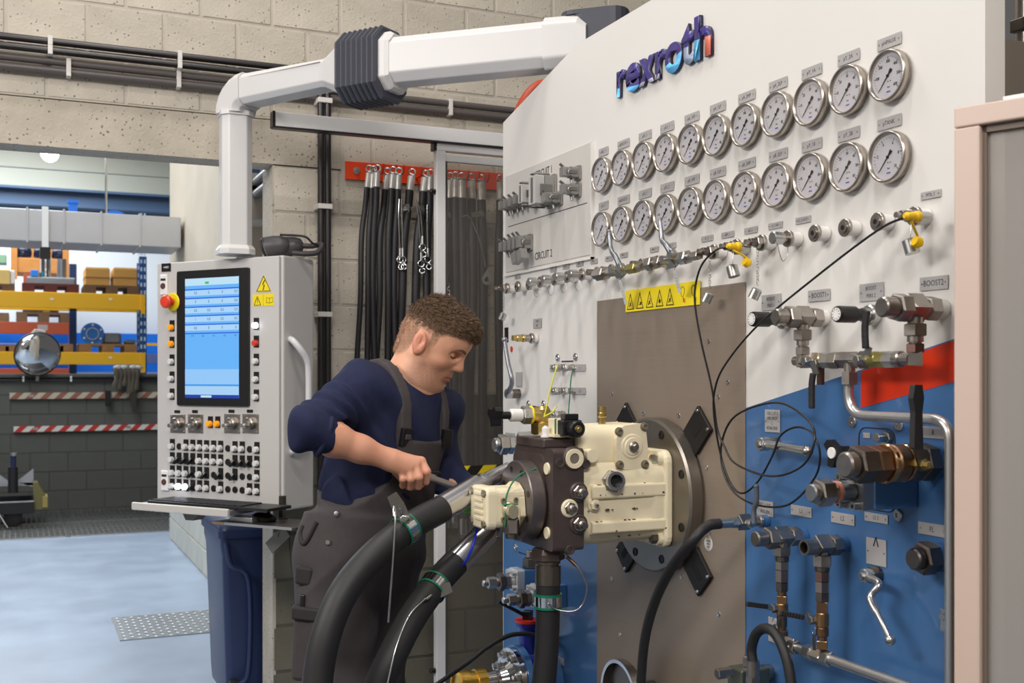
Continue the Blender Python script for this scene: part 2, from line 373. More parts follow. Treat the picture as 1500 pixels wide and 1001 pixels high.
# ================================================================ test bench front
ST_PL = mat('stainless_sheet', (144, 130, 116), .44, .25, .05, 3, aniso=(1, 60, 1), rvar=.05)
BLUE = mat('blue_enamel', (66, 108, 158), .28, 0, .03, 2, coat=.3)
ORNG = mat('orange_red_enamel', (214, 52, 18), .30, 0, .02, 2, coat=.3)
M_CIRC = mat('grey_circuit_plate', (200, 196, 190), .45)
bench = thing('test_bench', 'tall white and blue hydraulic test bench front with a sloped top corner', 'test bench', PMW(2.6, 0, 0))
def bx(Y): return 2.6-Y
b = MB(); sl = .225
b.prism([(bx(3.76), .08), (bx(1.518), .08), (bx(1.518), 2.617), (bx(3.165), 2.617), (bx(3.76), 2.489)], -.004, 0)
b.box(bx(3.76), bx(3.757), .08, 2.489, -.05, -.004); b.box(bx(1.521), bx(1.518), .08, 2.617, -.05, -.004)
b.box(bx(3.165), bx(1.518), 2.614, 2.617, -.05, -.004)
part('front_sheet', b, WHITEP, bench)
b = MB(); b.box(bx(3.7), bx(1.56), .0, 2.2, -.75, -.052); part('carcass', b, mat('carcass_grey', (120, 112, 102), .5), bench)
zb = lambda Y: 1.473+(2.249-Y)*sl
b = MB(); b.prism([(bx(3.755), .085), (bx(1.523), .085), (bx(1.523), zb(1.523)), (bx(3.755), zb(3.755))], 0, .0008); part('blue_field', b, BLUE, bench)
rb = lambda Y: 1.482+(1.848-Y)*.222
b = MB(); b.prism([(bx(1.848), rb(1.848)), (bx(1.523), rb(1.523)), (bx(1.523), rb(1.523)+.079), (bx(1.848), rb(1.848)+.078)], .0008, .0016); part('red_band', b, ORNG, bench)
b = MB(); b.box(bx(3.023), bx(2.257), .085, 1.782, .0008, .004); part('stainless_plate', b, ST_PL, bench, .001)
b = MB(); b.box(bx(3.728), bx(3.066), 1.93, 2.283, 0, .005); part('circuit_plate', b, M_CIRC, bench, .0015)
b = MB(); b.box(bx(3.05), bx(3.046), 1.915, 2.283, 0, .012); b.box(bx(3.735), bx(3.046), 1.915, 1.921, 0, .012); part('drip_rail', b, WHITEP, bench)
q0, q1 = onX(745, 333), onX(862, 297)
b = MB(); b.box(bx(3.70), bx(3.085), 2.094, 2.0965, .005, .0056); part('divider_line', b, PRINT, bench)
for px, py, s_ in ((798, 253, 'CIRCUIT 1'), (798, 374, 'CIRCUIT 2')):
    p = onX(px, py); text(s_, .037, PRINT, bench, T(bx(p.y), p.z, .0053), sx=.8)
for px, py in ((944.6, 606), (996, 609), (1054, 582), (1037, 685), (898, 577), (898, 848), (1000, 845), (1055, 900), (1068, 560), (910, 930), (1040, 500)):
    p = onX(px, py); b = MB(); b.rev([(.004, .007), (.006, .0065), (.0065, .003), (.0055, .003)], (bx(p.y), p.z, 0), (0, 0, 1), 10); part('sheet_screw', b, ZINC, bench)
# oval screws with a slot between them, and screws round the cut outs
for px, py in ((818, 524), (844, 523), (775, 592), (797, 592), (756, 802), (1250, 618), (1318, 623), (1317, 755)):
    p = onX(px, py); b = MB(); b.rev([(0, .0125), (.004, .0125), (.006, .010), (.006, .005), (.003, .004)], (bx(p.y), p.z, 0), (0, 0, 1), 14); part('countersunk_screw', b, ZINC, bench)
for (x0, y0), (x1, y1) in (((823, 529.5), (840, 529.5)), ((780, 596), (794, 596)), ((760, 812), (800, 820))):
    a, c = onX(x0, y0), onX(x1, y1); b = MB(); z = (a.z+c.z)/2; b.box(bx(a.y), bx(c.y), z-.002, z+.002, .0008, .0014); part('slot_line', b, PRINT, bench)
# access door outline round the check valve
a, c = onX(1259, 626), onX(1312, 752); o = rrect(bx(a.y), bx(c.y), c.z, a.z, .02)
b = MB(); b.tube([V((x, y, .0015)) for x, y in o+o[:1]], .0013, 5); part('door_seam', b, PRINT, bench)
p = onX(1392, 910); b = MB(); b.box(bx(p.y)-.016, bx(p.y)+.02, p.z-.022, p.z+.022, .001, .010); b.rev([(.01, .008), (.016, .007)], (bx(p.y)-.006, p.z+.008, 0), (0, 0, 1), 10); b.rev([(.01, .008), (.016, .007)], (bx(p.y)+.010, p.z-.01, 0), (0, 0, 1), 10); part('hinge', b, ZINC, bench, .001)
# small safety stickers at the bench edge
for px, py, wd, ht, cl in ((742, 468, .035, .03, WHITEB), (742, 491, .035, .055, BLACKP), (741, 512, .022, .016, WHITEB)):
    p = onX(px, py); b = MB(); b.box(bx(p.y)-wd/2, bx(p.y)+wd/2, p.z-ht/2, p.z+ht/2, 0, .0006); part('sticker', b, cl, bench)
p = onX(749.5, 512); b = MB(); b.prism(circ(.012, 8, bx(p.y), p.z), 0, .0007); part('sticker', b, mat('sticker_red', (196, 60, 40), .5), bench)

# ---- raised lettering, each letter two-coloured
NAVY = mat('logo_navy', (58, 48, 122), .38, 0); LBLU = mat('logo_light_blue', (104, 196, 255), .3); LGRY = mat('logo_grey_blue', (150, 165, 188), .3)
LLAV = mat('logo_lavender', (196, 194, 216), .3); LRED = mat('logo_coral', (248, 130, 106), .3); LSID = mat('logo_side', (38, 32, 60), .4)
sign = thing('sign_lettering', 'raised navy lettering reading rexroth with coloured feet high on the bench', 'sign', PMW(2.66, 2.50))
def zoomp(x, y): return (900+x/7.7, 20+y/7.7)
LET = [('r', 62, 160, 955, 610, [('b', 850, 850, LBLU)]), ('e', 165, 325, 890, 555, [('b', 840, 805, LBLU)]), ('x', 318, 488, 838, 455, [('b', 800, 715, LLAV)]),
       ('r', 497, 628, 757, 384, [('b', 695, 655, LLAV)]), ('o', 610, 800, 680, 322, [('b', 610, 420, LGRY)]), ('t', 795, 935, 600, 150, [('b', 408, 355, LGRY)]), ('h', 942, 1130, 550, 40, [('b', 315, 245, LBLU)])]
XH = .078                     # x height of the letters
base_z = 2.378
def plane_uv(zx, zy): p = onX(*zoomp(zx, zy)); return (2.66-p.y, p.z-2.50)
def letter_mesh(ch, u0, u1, zlo, zhi, cutA, cutB, low):
    c = bpy.data.curves.new('t', 'FONT'); c.body = ch; c.size = 1; c.extrude = 0; c.resolution_u = 5; c.offset = .036; c.fill_mode = 'FRONT'
    o = bpy.data.objects.new('t', c); link(o); dg = bpy.context.evaluated_depsgraph_get(); me = bpy.data.meshes.new_from_object(o.evaluated_get(dg)); bpy.data.objects.remove(o)
    xs = [v.co.x for v in me.vertices]; ys = [v.co.y for v in me.vertices]
    for v in me.vertices:
        v.co.x = u0+(v.co.x-min(xs))/(max(xs)-min(xs))*(u1-u0); v.co.y = zlo+(v.co.y-min(ys))/(max(ys)-min(ys))*(zhi-zlo); v.co.z = 0
    bm = bmesh.new(); bm.from_mesh(me); bmesh.ops.remove_doubles(bm, verts=bm.verts, dist=1e-5)
    d = V((cutB[0]-cutA[0], cutB[1]-cutA[1], 0)); no = V((-d.y, d.x, 0))
    bmesh.ops.bisect_plane(bm, geom=bm.verts[:]+bm.edges[:]+bm.faces[:], plane_co=(cutA[0], cutA[1], 0), plane_no=no)
    if ch in 'ohx':           # second, upright cut between the two lower colours
        mid = u0+(u1-u0)*(.5 if ch != 'o' else .52)
        bmesh.ops.bisect_plane(bm, geom=bm.verts[:]+bm.edges[:]+bm.faces[:], plane_co=(mid, 0, 0), plane_no=(1, 0, 0) if ch != 'o' else (1, .45, 0))
    fr = bm.faces[:]
    for f in fr:
        if f.normal.z < 0: f.normal_flip()
        m = f.calc_center_median(); f.material_index = 0
        if (m-V((cutA[0], cutA[1], 0))).dot(no) < 0:
            f.material_index = 1
            if ch in 'hx' and m.x > mid: f.material_index = 2
            if ch == 'o' and (m.x-mid)+.45*m.y*0+.45*(m.y-0) < 0: f.material_index = 2
    r = bmesh.ops.extrude_face_region(bm, geom=fr); nv = [v for v in r['geom'] if isinstance(v, bmesh.types.BMVert)]
    nf = {f for f in r['geom'] if isinstance(f, bmesh.types.BMFace)}
    for v in nv: v.co.z += .010
    for f in bm.faces:
        if abs(f.normal.z) < .5: f.material_index = 3
    bmesh.ops.recalc_face_normals(bm, faces=bm.faces); bm.to_mesh(me); bm.free(); return me
for ch, x0, x1, yb, yt, cuts in LET:
    u0 = plane_uv(x0, yb)[0]; u1 = plane_uv(x1, yb)[0]
    um = (u0+u1)/2; zlo = plane_uv((x0+x1)/2, yb-(30 if ch in 'rx' else 20))[1]; 
    zlo = base_z-2.50; zhi = zlo+{'t': XH*1.42, 'h': XH*1.50}.get(ch, XH)
    if ch in 'eo': zlo -= .003; zhi += .003
    cA = plane_uv(x0, cuts[0][1]); cB = plane_uv(x1, cuts[0][2])
    me = letter_mesh(ch, u0, u1, zlo, zhi, cA, cB, cuts[0][3])
    for m_ in (NAVY, cuts[0][3], {'h': LRED, 'x': LLAV, 'o': LBLU}.get(ch, cuts[0][3]), LSID): me.materials.append(m_)
    me.name = 'letter'; part('letter', me, None, sign)

# ---- pressure gauges
BEZ = mat('gauge_bezel', (182, 174, 165), .30, 1); DIAL = mat('gauge_dial', (232, 228, 232), .5); GLS = m_glass('gauge_glass', (244, 244, 244), rough=.05)
def dial_marks(vals):
    out = MB(); m0 = None; n = len(vals); me = bmesh.new()
    b = MB()
    for i in range(n*5+1):
        a = math.radians(225-270*i/(n*5)); L = .006 if i % 5 == 0 else .003; wd = .0007 if i % 5 == 0 else .0004
        b.M = RZ(a) @ T(.0405, 0, 0); b.box(-L, 0, -wd, wd, 0, .0003)
    b.M = None
    b.box(-.0015, .0015, -.0125, -.0105, 0, .0003); b.box(.0055, .0085, -.0125, -.0105, 0, .0003)
    b0 = b.mesh('marks', PRINT); me.from_mesh(b0)
    for i, v_ in enumerate(vals):
        a = math.radians(225-270*(i+1)/n); t = text(v_, .0092, PRINT, False, T(.0298*math.cos(a), .0298*math.sin(a), 0), .0002, .0002, sx=.8); me.from_mesh(t); bpy.data.meshes.remove(t)
    t = text('bar', .006, PRINT, False, T(.002, -.023, 0), .0002); me.from_mesh(t)
    r = bpy.data.meshes.new('scale_marks'); me.to_mesh(r); me.free(); r.materials.append(PRINT); return r
def gauge(vals, first=None):
    g = thing('pressure_gauge', 'gauge', 'gauge', MX.Identity(4))
    b = MB(); b.rev([(0, .050), (.012, .050)], n=32); part('case', b, BLACKP, g)
    b = MB(); b.rev([(.0, .0505), (.005, .0505), (.006, .0535), (.019, .0535), (.0225, .0522), (.0235, .050), (.0225, .0478), (.017, .0462), (.0135, .0462)], n=40, cap=False, soft=True); part('bezel', b, BEZ, g)
    b = MB(); b.rev([(.0125, .0464), (.015, .0464)], n=40, smooth=False); part('dial', b, DIAL, g)
    me = dial_marks(vals); me.transform(T(0, 0, .0151)); part('scale', me, None, g)
    b = MB(); b.M = T(0, 0, .0162) @ RZ(math.radians(228)); b.prism([(-.016, -.0032), (-.012, -.0038), (-.004, -.0012), (.036, -.0006), (.036, .0006), (-.004, .0012), (-.012, .0038), (-.016, .0032)], 0, .0008); b.rev([(-.0005, .0032), (.002, .0028)], n=12)
    part('needle', b, PRINT, g)
    b = MB(); b.box(-.004, .007, -.034, -.031, 0.0151, .0154); part('maker_mark', b, mat('dial_blue', (110, 110, 215), .5), g)
    b = MB(); b.prism(circ(.0465, 32), 0.019, .0195); part('glass', b, GLS, g)
    return g
GX = [885, 914.3, 946, 978.3, 1014.5, 1052.5, 1095, 1141, 1190.3, 1244.4, 1304]
N1 = ['pHC_1', 'pBOOST1', 'pX1_1', 'pX3_1', 'pA_1HP', 'pA_1LP', 'pA_2HP', 'pA_2LP', 'pY_1A', 'pY_2A', 'pHPAUX']
N2 = ['pF_1', 'pBOOST2', 'pX2_1', 'pX3_2', 'pB_1HP', 'pB_1LP', 'pB_2HP', 'pB_2LP', 'pY_1B', 'pY_2B', 'pTANK']
S60 = ['10', '20', '30', '40', '50', '60']; S600 = [x+'0' for x in S60]; S10 = ['2', '4', '6', '8', '10']
def scale_for(n): return 600 if ('HP' in n or n == 'pHC_1') else (10 if n in ('pTANK', 'pF_1') else 60)
proto = {}
ORD = ['leftmost', 'second from the left', 'third from the left', 'fourth from the left', 'fifth from the left', 'sixth from the left', 'seventh from the left', 'fourth from the right', 'third from the right', 'second from the right', 'rightmost']
def name_plate(M, wd, ht, lines, label, size=None, group='engraved name plates', tsx=.85, extra=None):
    pl = thing('name_plate', label, 'name plate', M, group)
    b = MB(); b.chbox(-wd/2, wd/2, -ht/2, ht/2, 0, .0016, .0003); part('plate', b, PLATE, pl)
    n = len(lines); hs = size or ht/(n+.0)*.62
    for i, s_ in enumerate(lines):
        if s_: text(s_, hs, PRINT, pl, T(0, ((n-1)/2-i)*ht/max(n, 1)*.86, .0016), .0002, wmax=wd*.72, sx=tsx)
    for sx_ in (-1, 1):
        b = MB(); b.rev([(.0012, min(.0022, ht*.12)), (.0024, min(.0018, ht*.1))], (sx_*(wd/2-min(.006, wd*.09)), 0, 0), (0, 0, 1), 8); part('rivet', b, ZINC, pl)
    return pl
for row, (names, z) in enumerate(((N1, 2.163), (N2, 1.997))):
    for i, n in enumerate(names):
        Y = onX(GX[i], 300).y; k = scale_for(n)
        lab = 'round pressure gauge below the %s plate, %s of the %s row' % (n, ORD[i], ('upper', 'lower')[row])
        if k not in proto:
            g = gauge({600: S600, 60: S60, 10: S10}[k]); proto[k] = g; g.matrix_world = PMW(Y-.012, z); g['label'] = lab; g['group'] = 'pressure gauges'
        else: dup(proto[k], PMW(Y-.012, z), lab, 'pressure gauges')
        name_plate(PMW(Y, z+.0745), .068 if i > 0 else .058, .0245, [n], 'plate reading %s above a gauge in the %s row, %s' % (n, ('upper', 'lower')[row], ORD[i]), .0125)
# name plates lower down: pixel centre, size in pixels, lines
def np_at(px, py, wpx, hpx, lines, label, **k):
    p = onX(px, py); s_ = FOC/((p.x)*SY+p.y*CY); r = (px-30)/1773.
    return name_plate(PMW(p.y, p.z), wpx/r/s_, hpx/s_, lines, label, **k)
PO = dict(zip((758.8, 811, 830, 850, 871, 893, 914.7, 959.5, 984.7, 1037, 1067, 1101, 1137, 1177.6, 1365), ('leftmost', 'second from left', 'third from left', 'fourth from left', 'fifth from left', 'sixth from left', 'seventh from left', 'eighth from left', 'middle', 'seventh from right, left of the yellow plug', 'fifth from right', 'fourth from right', 'third from right', 'second from right', 'rightmost')))
for px, py, s_ in ((758.8, 405.7, 'MF_1'), (811, 395, 'MX1_1'), (830, 391, 'MX2_1'), (850, 387, 'MX3_1'), (871, 383, 'MH_1'), (893, 379, 'MF_2'), (914.7, 374, 'MG_1'), (959.5, 365.7, 'MH_2'), (984.7, 360, 'MG_2'),
                   (1037, 349.6, 'X1_2'), (1067, 344, 'pBR_2'), (1101, 337.6, 'pG_2'), (1137, 330.6, 'LS_2-IN'), (1177.6, 322.5, 'LS_2-OUT'), (1365, 285.4, 'MTB_2')):
    p = onX(px, py); name_plate(PMW(p.y, p.z), .052 if px > 1000 else .044, .015, [s_], 'small plate marked %s, %s above the couplings' % (s_.replace('_', ' '), PO[px]), .0095)
np_at(1131, 443, 28, 23, ['BOOST', 'PERS 1'], 'two line plate reading BOOST PERS 1 above the left black knob')
np_at(1201, 433, 32, 17, ['BOOST1'], 'plate reading BOOST1 above the left tee fitting')
np_at(1278, 428, 35, 26, ['BOOST', 'PERS 2'], 'two line plate reading BOOST PERS 2 above the right black knob')
np_at(1369.5, 415, 41, 20, ['BOOST2'], 'plate reading BOOST2 above the right tee fitting')
np_at(1133, 617, 22, 33, ['CIRCUIT 3', 'OPEN CIRCUIT', 'L', 'NEUTRAAL CIRCUIT'], 'tall plate with CIRCUIT 3 and an L mark on the blue field', size=.011)
np_at(1122, 745, 24, 22, ['END LOSSE', 'VULLEN'], 'plate reading VULLEN behind the small filling valve', size=.012)
np_at(1175, 749, 30, 15, ['L1'], 'plate reading L1 on the blue field')
np_at(1236, 760, 34, 16, ['L2'], 'plate reading L2 on the blue field')
np_at(1285, 759, 34, 13, ['LS 2'], 'plate reading LS 2 under the check valve')
np_at(1369, 634, 39, 17, ['R'], 'plate reading R above the big ball valve')
np_at(1367, 776, 41, 18, ['FL'], 'plate reading FL above the big hexagon plug')
np_at(1285, 809, 29, 39, ['^', ''], 'square plate with an arrow mark above the cranked lever', size=.05)
np_at(788, 474, 12, 14, ['LOOP', 'AIR'], 'small plate with two lines left of the stainless sheet')
np_at(761, 556, 9, 21, [''], 'upright grey plate beside the long lever at the bench edge')
for k, (py, s_) in enumerate(((539, 'L'), (573, 'L2'), (607, 'L1'))):
    np_at(814, py, 15, 10, [''], ['blank', 'blank', 'blank'][k]+' plate behind the %s pair of small couplings left of the sheet' % ['upper', 'middle', 'lower'][k])
    if k < 2: np_at(851, py, 15, 10, [s_], 'plate reading %s right of the %s pair of small couplings' % (s_, ['upper', 'middle'][k]))
np_at(748, 640, 13, 11, [''], 'grey plate behind the hexagon plug at the bench edge')
np_at(777, 826, 13, 10, [''], 'grey plate on the blue field left of the vertical hose')
np_at(820, 967, 14, 10, [''], 'grey plate on the blue field right of the vertical hose')
np_at(1139, 925, 24, 36, ['', ''], 'large grey plate behind the lower black hose')
# yellow warning strip with pictograms
p = onX(974, 441); a, c = onX(919.5, 446), onX(1028.5, 438); wd = a.y-c.y; ht = .063
ws = thing('warning_strip', 'yellow warning strip with five black triangles over the stainless sheet edge', 'warning sign', PMW((a.y+c.y)/2, 1.769, .006))
b = MB(); b.box(-wd/2, wd/2, -ht/2, ht/2, 0, .0015); part('strip', b, YEL, ws)
def tri(b, cx, cy, h, w_, t):
    P = [(cx-w_/2, cy-h/2), (cx+w_/2, cy-h/2), (cx, cy+h/2)]
    for i in range(3):
        p0, p1 = V((*P[i], 0)), V((*P[(i+1) % 3], 0)); d = (p1-p0).normalized()*t*.5; n = V((-d.y, d.x, 0))
        b.prism([tuple((p0-d-n)[:2]), tuple((p1+d-n)[:2]), tuple((p1+d+n)[:2]), tuple((p0-d+n)[:2])], .0015, .0019)
for i in range(5):
    cx = -wd/2+wd*(.075+.138*i); b = MB(); tri(b, cx, -.002, .044, .036, .0028)
    b.M = T(cx, -.010, .0015); random.seed(i+3)
    if i == 3: b.prism(circ(.006, 8, 0, 0), 0, .0004); b.tube([(0, .006, .0002), (-.003, .012, .0002)], .0008, 4)
    elif i == 1: b.box(0, .009, -.005, .004, 0, .0004); b.tube([(-.007, -.004, .0002), (.001, -.003, .0002)], .001, 4)
    else:
        b.tube([(-.006, -.007, .0003), (0, 0, .0003), (.005, .006, .0003)], .0017, 4); b.tube([(0, 0, .0003), (.006, -.005, .0003)], .0013, 4); b.prism(circ(.002, 6, .002, .010), 0, .0004)
        b.tube([(-.006, .003, .0003), (.004, .001, .0003)], .001, 4)
    part('triangle_mark', b, PRINT, ws)
for i in range(2):
    cx = -wd/2+wd*(.79+.135*i); b = MB(); o = [(cx+.009*math.cos(t*PI/6)*(1+.2*math.sin(t*1.6)), .008+.014*math.sin(t*PI/6), .0017) for t in range(13)]; b.tube(o, .0008, 4)
    b.tube([(cx+.004, -.008, .0017), (cx+.006, -.02, .0017)], .0015, 4); part('pictogram', b, PRINT, ws)
    b = MB(); b.tube([(cx+.009, -.012, .0017), (cx+.013, -.022, .0017)], .001, 4); b.tube([(cx+.013, -.012, .0017), (cx+.009, -.022, .0017)], .001, 4); part('cross_mark', b, ORNG if i == 0 else PRINT, ws)
# ================================================================ fittings on the bench
class PT:
    def __init__(s, name, label, cat, px, py, group=None, n=.002):
        p = onX(px, py, XP-(n if n > .01 else 0)); s.y0, s.z0, s.n0 = p.y, p.z, n; s.o = thing(name, label, cat, PMW(p.y, p.z, n), group)
    def L(s, px, py, out): p = onX(px, py, XP-out); return V((s.y0-p.y, p.z-s.z0, out-s.n0))
    def lz(s, px, z, out): p = onX(px, 551, XP-out); return V((s.y0-p.y, z-s.z0, out-s.n0))
    def A(s, Y, z, out): return V((s.y0-Y, z-s.z0, out-s.n0))
def seg(root, name, kind, p0, p1, r, m, n=18, ph=0):
    b = MB(); p0, p1 = V(p0), V(p1)
    if kind == 'h': b.hexn(p0, p1, r, ph)
    elif kind == 'c': b.cyl(p0, p1, r, n=n)
    elif kind == 'b': L = (p1-p0).length; c = min(r*.15, L*.2); b.rev([(0, r-c), (c, r), (L-c, r), (L, r-c)], p0, p1-p0, n)
    elif kind == 's': L = (p1-p0).length; c = r*.1; b.rev([(0, (r-c)*1.414), (c, r*1.414), (L-c, r*1.414), (L, (r-c)*1.414)], p0, p1-p0, 4, False, True, PI/4)
    return part(name, b, m, root)
def chain(root, p, d, segs):
    p = V(p); d = V(d).normalized()
    for nm, k, L, r, m in segs: seg(root, nm, k, p, p+d*L, r, m); p = p+d*L
    return p
Zd = V((0, 0, 1))
# ---- row of test couplings: white boss, steel nut, and what is screwed on it
def coupling(px, py, kind, label, loop=0, ln=1.0):
    t = PT('test_coupling', label, 'hose coupling', px, py, 'test couplings in a row'); r = t.o
    seg(r, 'boss', 'c', (0, 0, 0), (0, 0, .026), .0165, WHITEP)
    seg(r, 'flange_nut', 'b', (0, 0, .026), (0, 0, .035), .0195, STEEL)
    if kind == 'A':
        seg(r, 'socket', 'c', (0, 0, .035), (0, 0, .038), .012, STEEL); seg(r, 'bore', 'c', (0, 0, .038), (0, 0, .0386), .0055, BLACKP)
    elif kind == 'B':
        seg(r, 'body', 'c', (0, 0, .035), (0, 0, .046), .0105, STEEL); seg(r, 'cap', 'b', (0, 0, .046), (0, 0, .075), .0145, ZINC)
        b = MB(); b.tube(spline([(0, -.012, .060), (.004, -.04, .055), (.002, -.052, .045), (0, -.04, .033), (0, -.014, .030)], 6), .0012, 5); part('chain', b, ZINC, r, kind='stuff')
    else:
        seg(r, 'body', 'h', (0, 0, .035), (0, 0, .048), .0145, STEEL); seg(r, 'thread', 'b', (0, 0, .048), (0, 0, .066), .010, DSTEEL); seg(r, 'nipple', 'c', (0, 0, .066), (0, 0, .078), .006, STEEL)
        if loop:
            b = MB()
            for k in range(int(loop/.007)): b.ring((0, -.014-k*.007, .042), (1, 0, 0) if k % 2 else (0, 0, 1), .0036, .0009, 8, 4)
            part('chain', b, ZINC, r, kind='stuff')
            c = MB(); a = V((-.35, -.94, .3)).normalized(); p0 = V((0, -.014-loop, .042)); c.rev([(0, .009), (.003, .0125), (.026, .0125), (.026, .0085), (.008, .007)], p0, a, 14); part('hanging_cap', c, ZINC, r)
    return t
W = ['at the far left end of the row', 'second from the left end', 'third from the left end', 'fourth from the left end', 'fifth from the left end', 'sixth from the left end', 'left of the jointed valve line']
for i, (px, py, k) in enumerate(((754.6, 423, 'C'), (770.6, 420.5, 'A'), (787.4, 417.7, 'A'), (804, 414, 'B'), (825, 410.5, 'B'), (844, 406.5, 'B'), (865.7, 403, 'B'))):
    coupling(px, py, k, {'C': 'test coupling, cap dangling on a chain, ', 'A': 'bare round steel test port with open bore, ', 'B': 'capped steel test coupling with a chain loop, '}[k]+W[i], .075)
for px, py, k, w, lp in ((1061, 370, 'C', 'left of the first yellow plug', .09), (1094.8, 362.8, 'D', 'holding the left yellow cable plug', 0), (1132, 356.8, 'C', 'right of the first yellow plug', .095), (1170.9, 350.8, 'B', 'second right of the first yellow plug', 0),
                         (1211, 343, 'A', 'leftmost of three bare ports at right', 0), (1255.8, 335, 'A', 'middle of three bare ports at right', 0), (1303.8, 326.4, 'A', 'crossed by the black cable', 0), (1358, 318.4, 'D', 'at the right end, holding a yellow plug', 0)):
    nm = {'C': 'steel test coupling with long chain and dangling cap, ', 'A': 'bare round steel test port, ', 'B': 'capped steel test coupling with chain loop, ', 'D': 'steel test coupling '}[k]
    t = coupling(px, py, 'B' if k == 'B' else ('A' if k == 'A' else 'C'), nm+w, lp)
    if k == 'D':
        b = MB(); b.tube(spline([(0, -.012, .04), (.003, -.03, .042), (0, -.05, .045)], 5), .0012, 5); part('chain', b, ZINC, t.o, kind='stuff')
        c = MB(); c.rev([(0, .010), (.003, .0145), (.030, .0145), (.030, .009)], (0, -.045, .045), (.25, -.95, -.1), 14); part('hanging_cap', c, ZINC, t.o)
# ---- two jointed valve lines with cranked levers
def valve_line(px0, px1, z, lever_px, lev, label, taps, nuts):
    t = PT('valve_line', label, 'valve', taps[0], 400); r = t.o
    for tp in taps:
        a = t.lz(tp, 1.864, 0.002); seg(r, 'boss', 'c', a, a+Zd*.028, .0155, WHITEP); seg(r, 'nut', 'b', a+Zd*.028, a+Zd*.036, .018, STEEL); seg(r, 'stub', 'c', a+Zd*.036, a+Zd*.066, .010, STEEL)
    for (a, c, k, rr, m_, nm) in nuts: seg(r, nm, k, t.lz(a, z, .066), t.lz(c, z, .066), rr, m_)
    c = t.lz(lever_px, z, .066); seg(r, 'valve_body', 's', c-V((.02, 0, 0)), c+V((.02, 0, 0)), .0155, ZINC); seg(r, 'spindle', 'c', c, c+Zd*.034, .010, ZINC)
    pts = [t.L(x, y, o) for x, y, o in lev]; b = MB(); q = spline(pts, 5); b.tube(q, [.0085-.0035*i/len(q) for i in range(len(q))], 8); b.ball(q[-1], .006, 10, 6); seg(r, 'hub', 'b', pts[0]-Zd*.008, pts[0]+Zd*.008, .0135, ZINC); part('lever', b, mat('lever_grey', (140, 142, 148), .34, .8), r)
    return t
valve_line(872, 945, 1.852, 908, [(909, 392, .10), (901, 375, .105), (896, 368, .105), (893, 350, .105), (892.5, 339, .105)], 'left jointed steel valve line with an upright cranked lever', (888, 909),
           [(871, 878, 'h', .014, STEEL, 'nut'), (876, 887, 'h', .021, STEEL, 'nut'), (887, 896, 'c', .010, STEEL, 'tube'), (893, 900, 'h', .015, ZINC, 'nut'), (920, 924, 'c', .012, STEEL, 'collar'), (922, 933, 'h', .016, mat('yellow_zinc', (176, 166, 104), .34, .9), 'nut'), (933, 942, 'c', .010, STEEL, 'tube')])
valve_line(947, 1035, 1.856, 985, [(984, 372, .10), (975, 358, .105), (970, 352, .105), (968, 335, .105), (966.5, 322, .105)], 'right jointed steel valve line with an upright cranked lever', (954, 978),
           [(948, 951, 'h', .016, STEEL, 'nut'), (950, 958, 'h', .020, STEEL, 'nut'), (956, 974, 'c', .010, STEEL, 'tube'), (962, 969, 'h', .016, STEEL, 'nut'), (994, 1000, 'h', .016, STEEL, 'nut'), (998, 1008, 'h', .019, ZINC, 'nut'), (1008, 1018, 'c', .0095, STEEL, 'tube'), (1016, 1025, 'h', .013, STEEL, 'nut')])
for px, py, pts, lab in ((918, 400, [(915, 402), (908, 410), (917, 446), (924, 441)], 'white paper tag hanging from the left valve line'), (992, 388, [(990, 389), (988, 396), (996, 429), (1001, 427)], 'white paper tag hanging from the right valve line')):
    t = PT('paper_tag', lab, 'tag', px, py, n=.07); b = MB(); w0 = V((.016, .004, 0)); a = t.L(*pts[1], .075); c = t.L(*pts[2], .035)
    d = (c-a).normalized(); sd = V((.017, 0, .006)); 
    b.add([a-sd, a+sd, c+sd, c-sd, a-sd+Zd*.0008, a+sd+Zd*.0008, c+sd+Zd*.0008, c-sd+Zd*.0008], [(3, 2, 1, 0), (4, 5, 6, 7), (0, 1, 5, 4), (1, 2, 6, 5), (2, 3, 7, 6), (3, 0, 4, 7)]); part('card', b, mat('tag_paper', (232, 231, 228), .7), t.o)
    b = MB(); b.tube([t.L(*pts[0], .07), a+Zd*.001], .0009, 5); part('string', b, PRINT, t.o)
    b = MB()
    for k in range(5): q = a.lerp(c, .2+.14*k); b.tube([q+Zd*.0014-sd*.4, q+Zd*.0014+sd*(.1+.1*(k % 3))], .0006, 4)
    part('handwriting', b, mat('pencil', (120, 120, 120), .7), t.o, kind='stuff')
# ---- sensor cable with two yellow plugs, hung in loops over the crank handle
t = PT('sensor_cable', 'long thin black cable with two yellow end plugs looped over the crank handle', 'cable', 1075, 363, n=.08)
path = [(1067, 362, .085), (1050, 366, .10), (1030, 385, .11), (1020, 412, .11), (1018, 445, .11), (1027, 500, .10), (1043, 570, .08), (1050, 625, .07), (1060, 652, .065), (1078, 680, .065), (1129, 698, .085), (1175, 683, .09), (1193, 646, .085), (1184, 616, .07), (1138, 590, .06), (1078, 609, .06), (1057, 650, .06),
        (1060, 692, .06), (1078, 724, .055), (1112, 741, .05), (1156, 739, .05), (1193, 701, .055), (1201, 664, .06), (1189, 634, .065), (1166, 626, .07), (1143, 639, .075), (1131, 669, .05), (1110, 706, .045), (1087, 723, .05), (1069, 706, .055), (1055, 664, .06), (1046, 610, .075), (1047, 572, .085), (1062, 535, .095), (1110, 477, .10), (1200, 402, .10), (1285, 338, .10), (1328, 317, .10)]
b = MB(); b.tube(spline([t.L(*q) for q in path], 7), .0026, 6); part('cord', b, mat('cable_black', (28, 26, 26), .35), t.o)
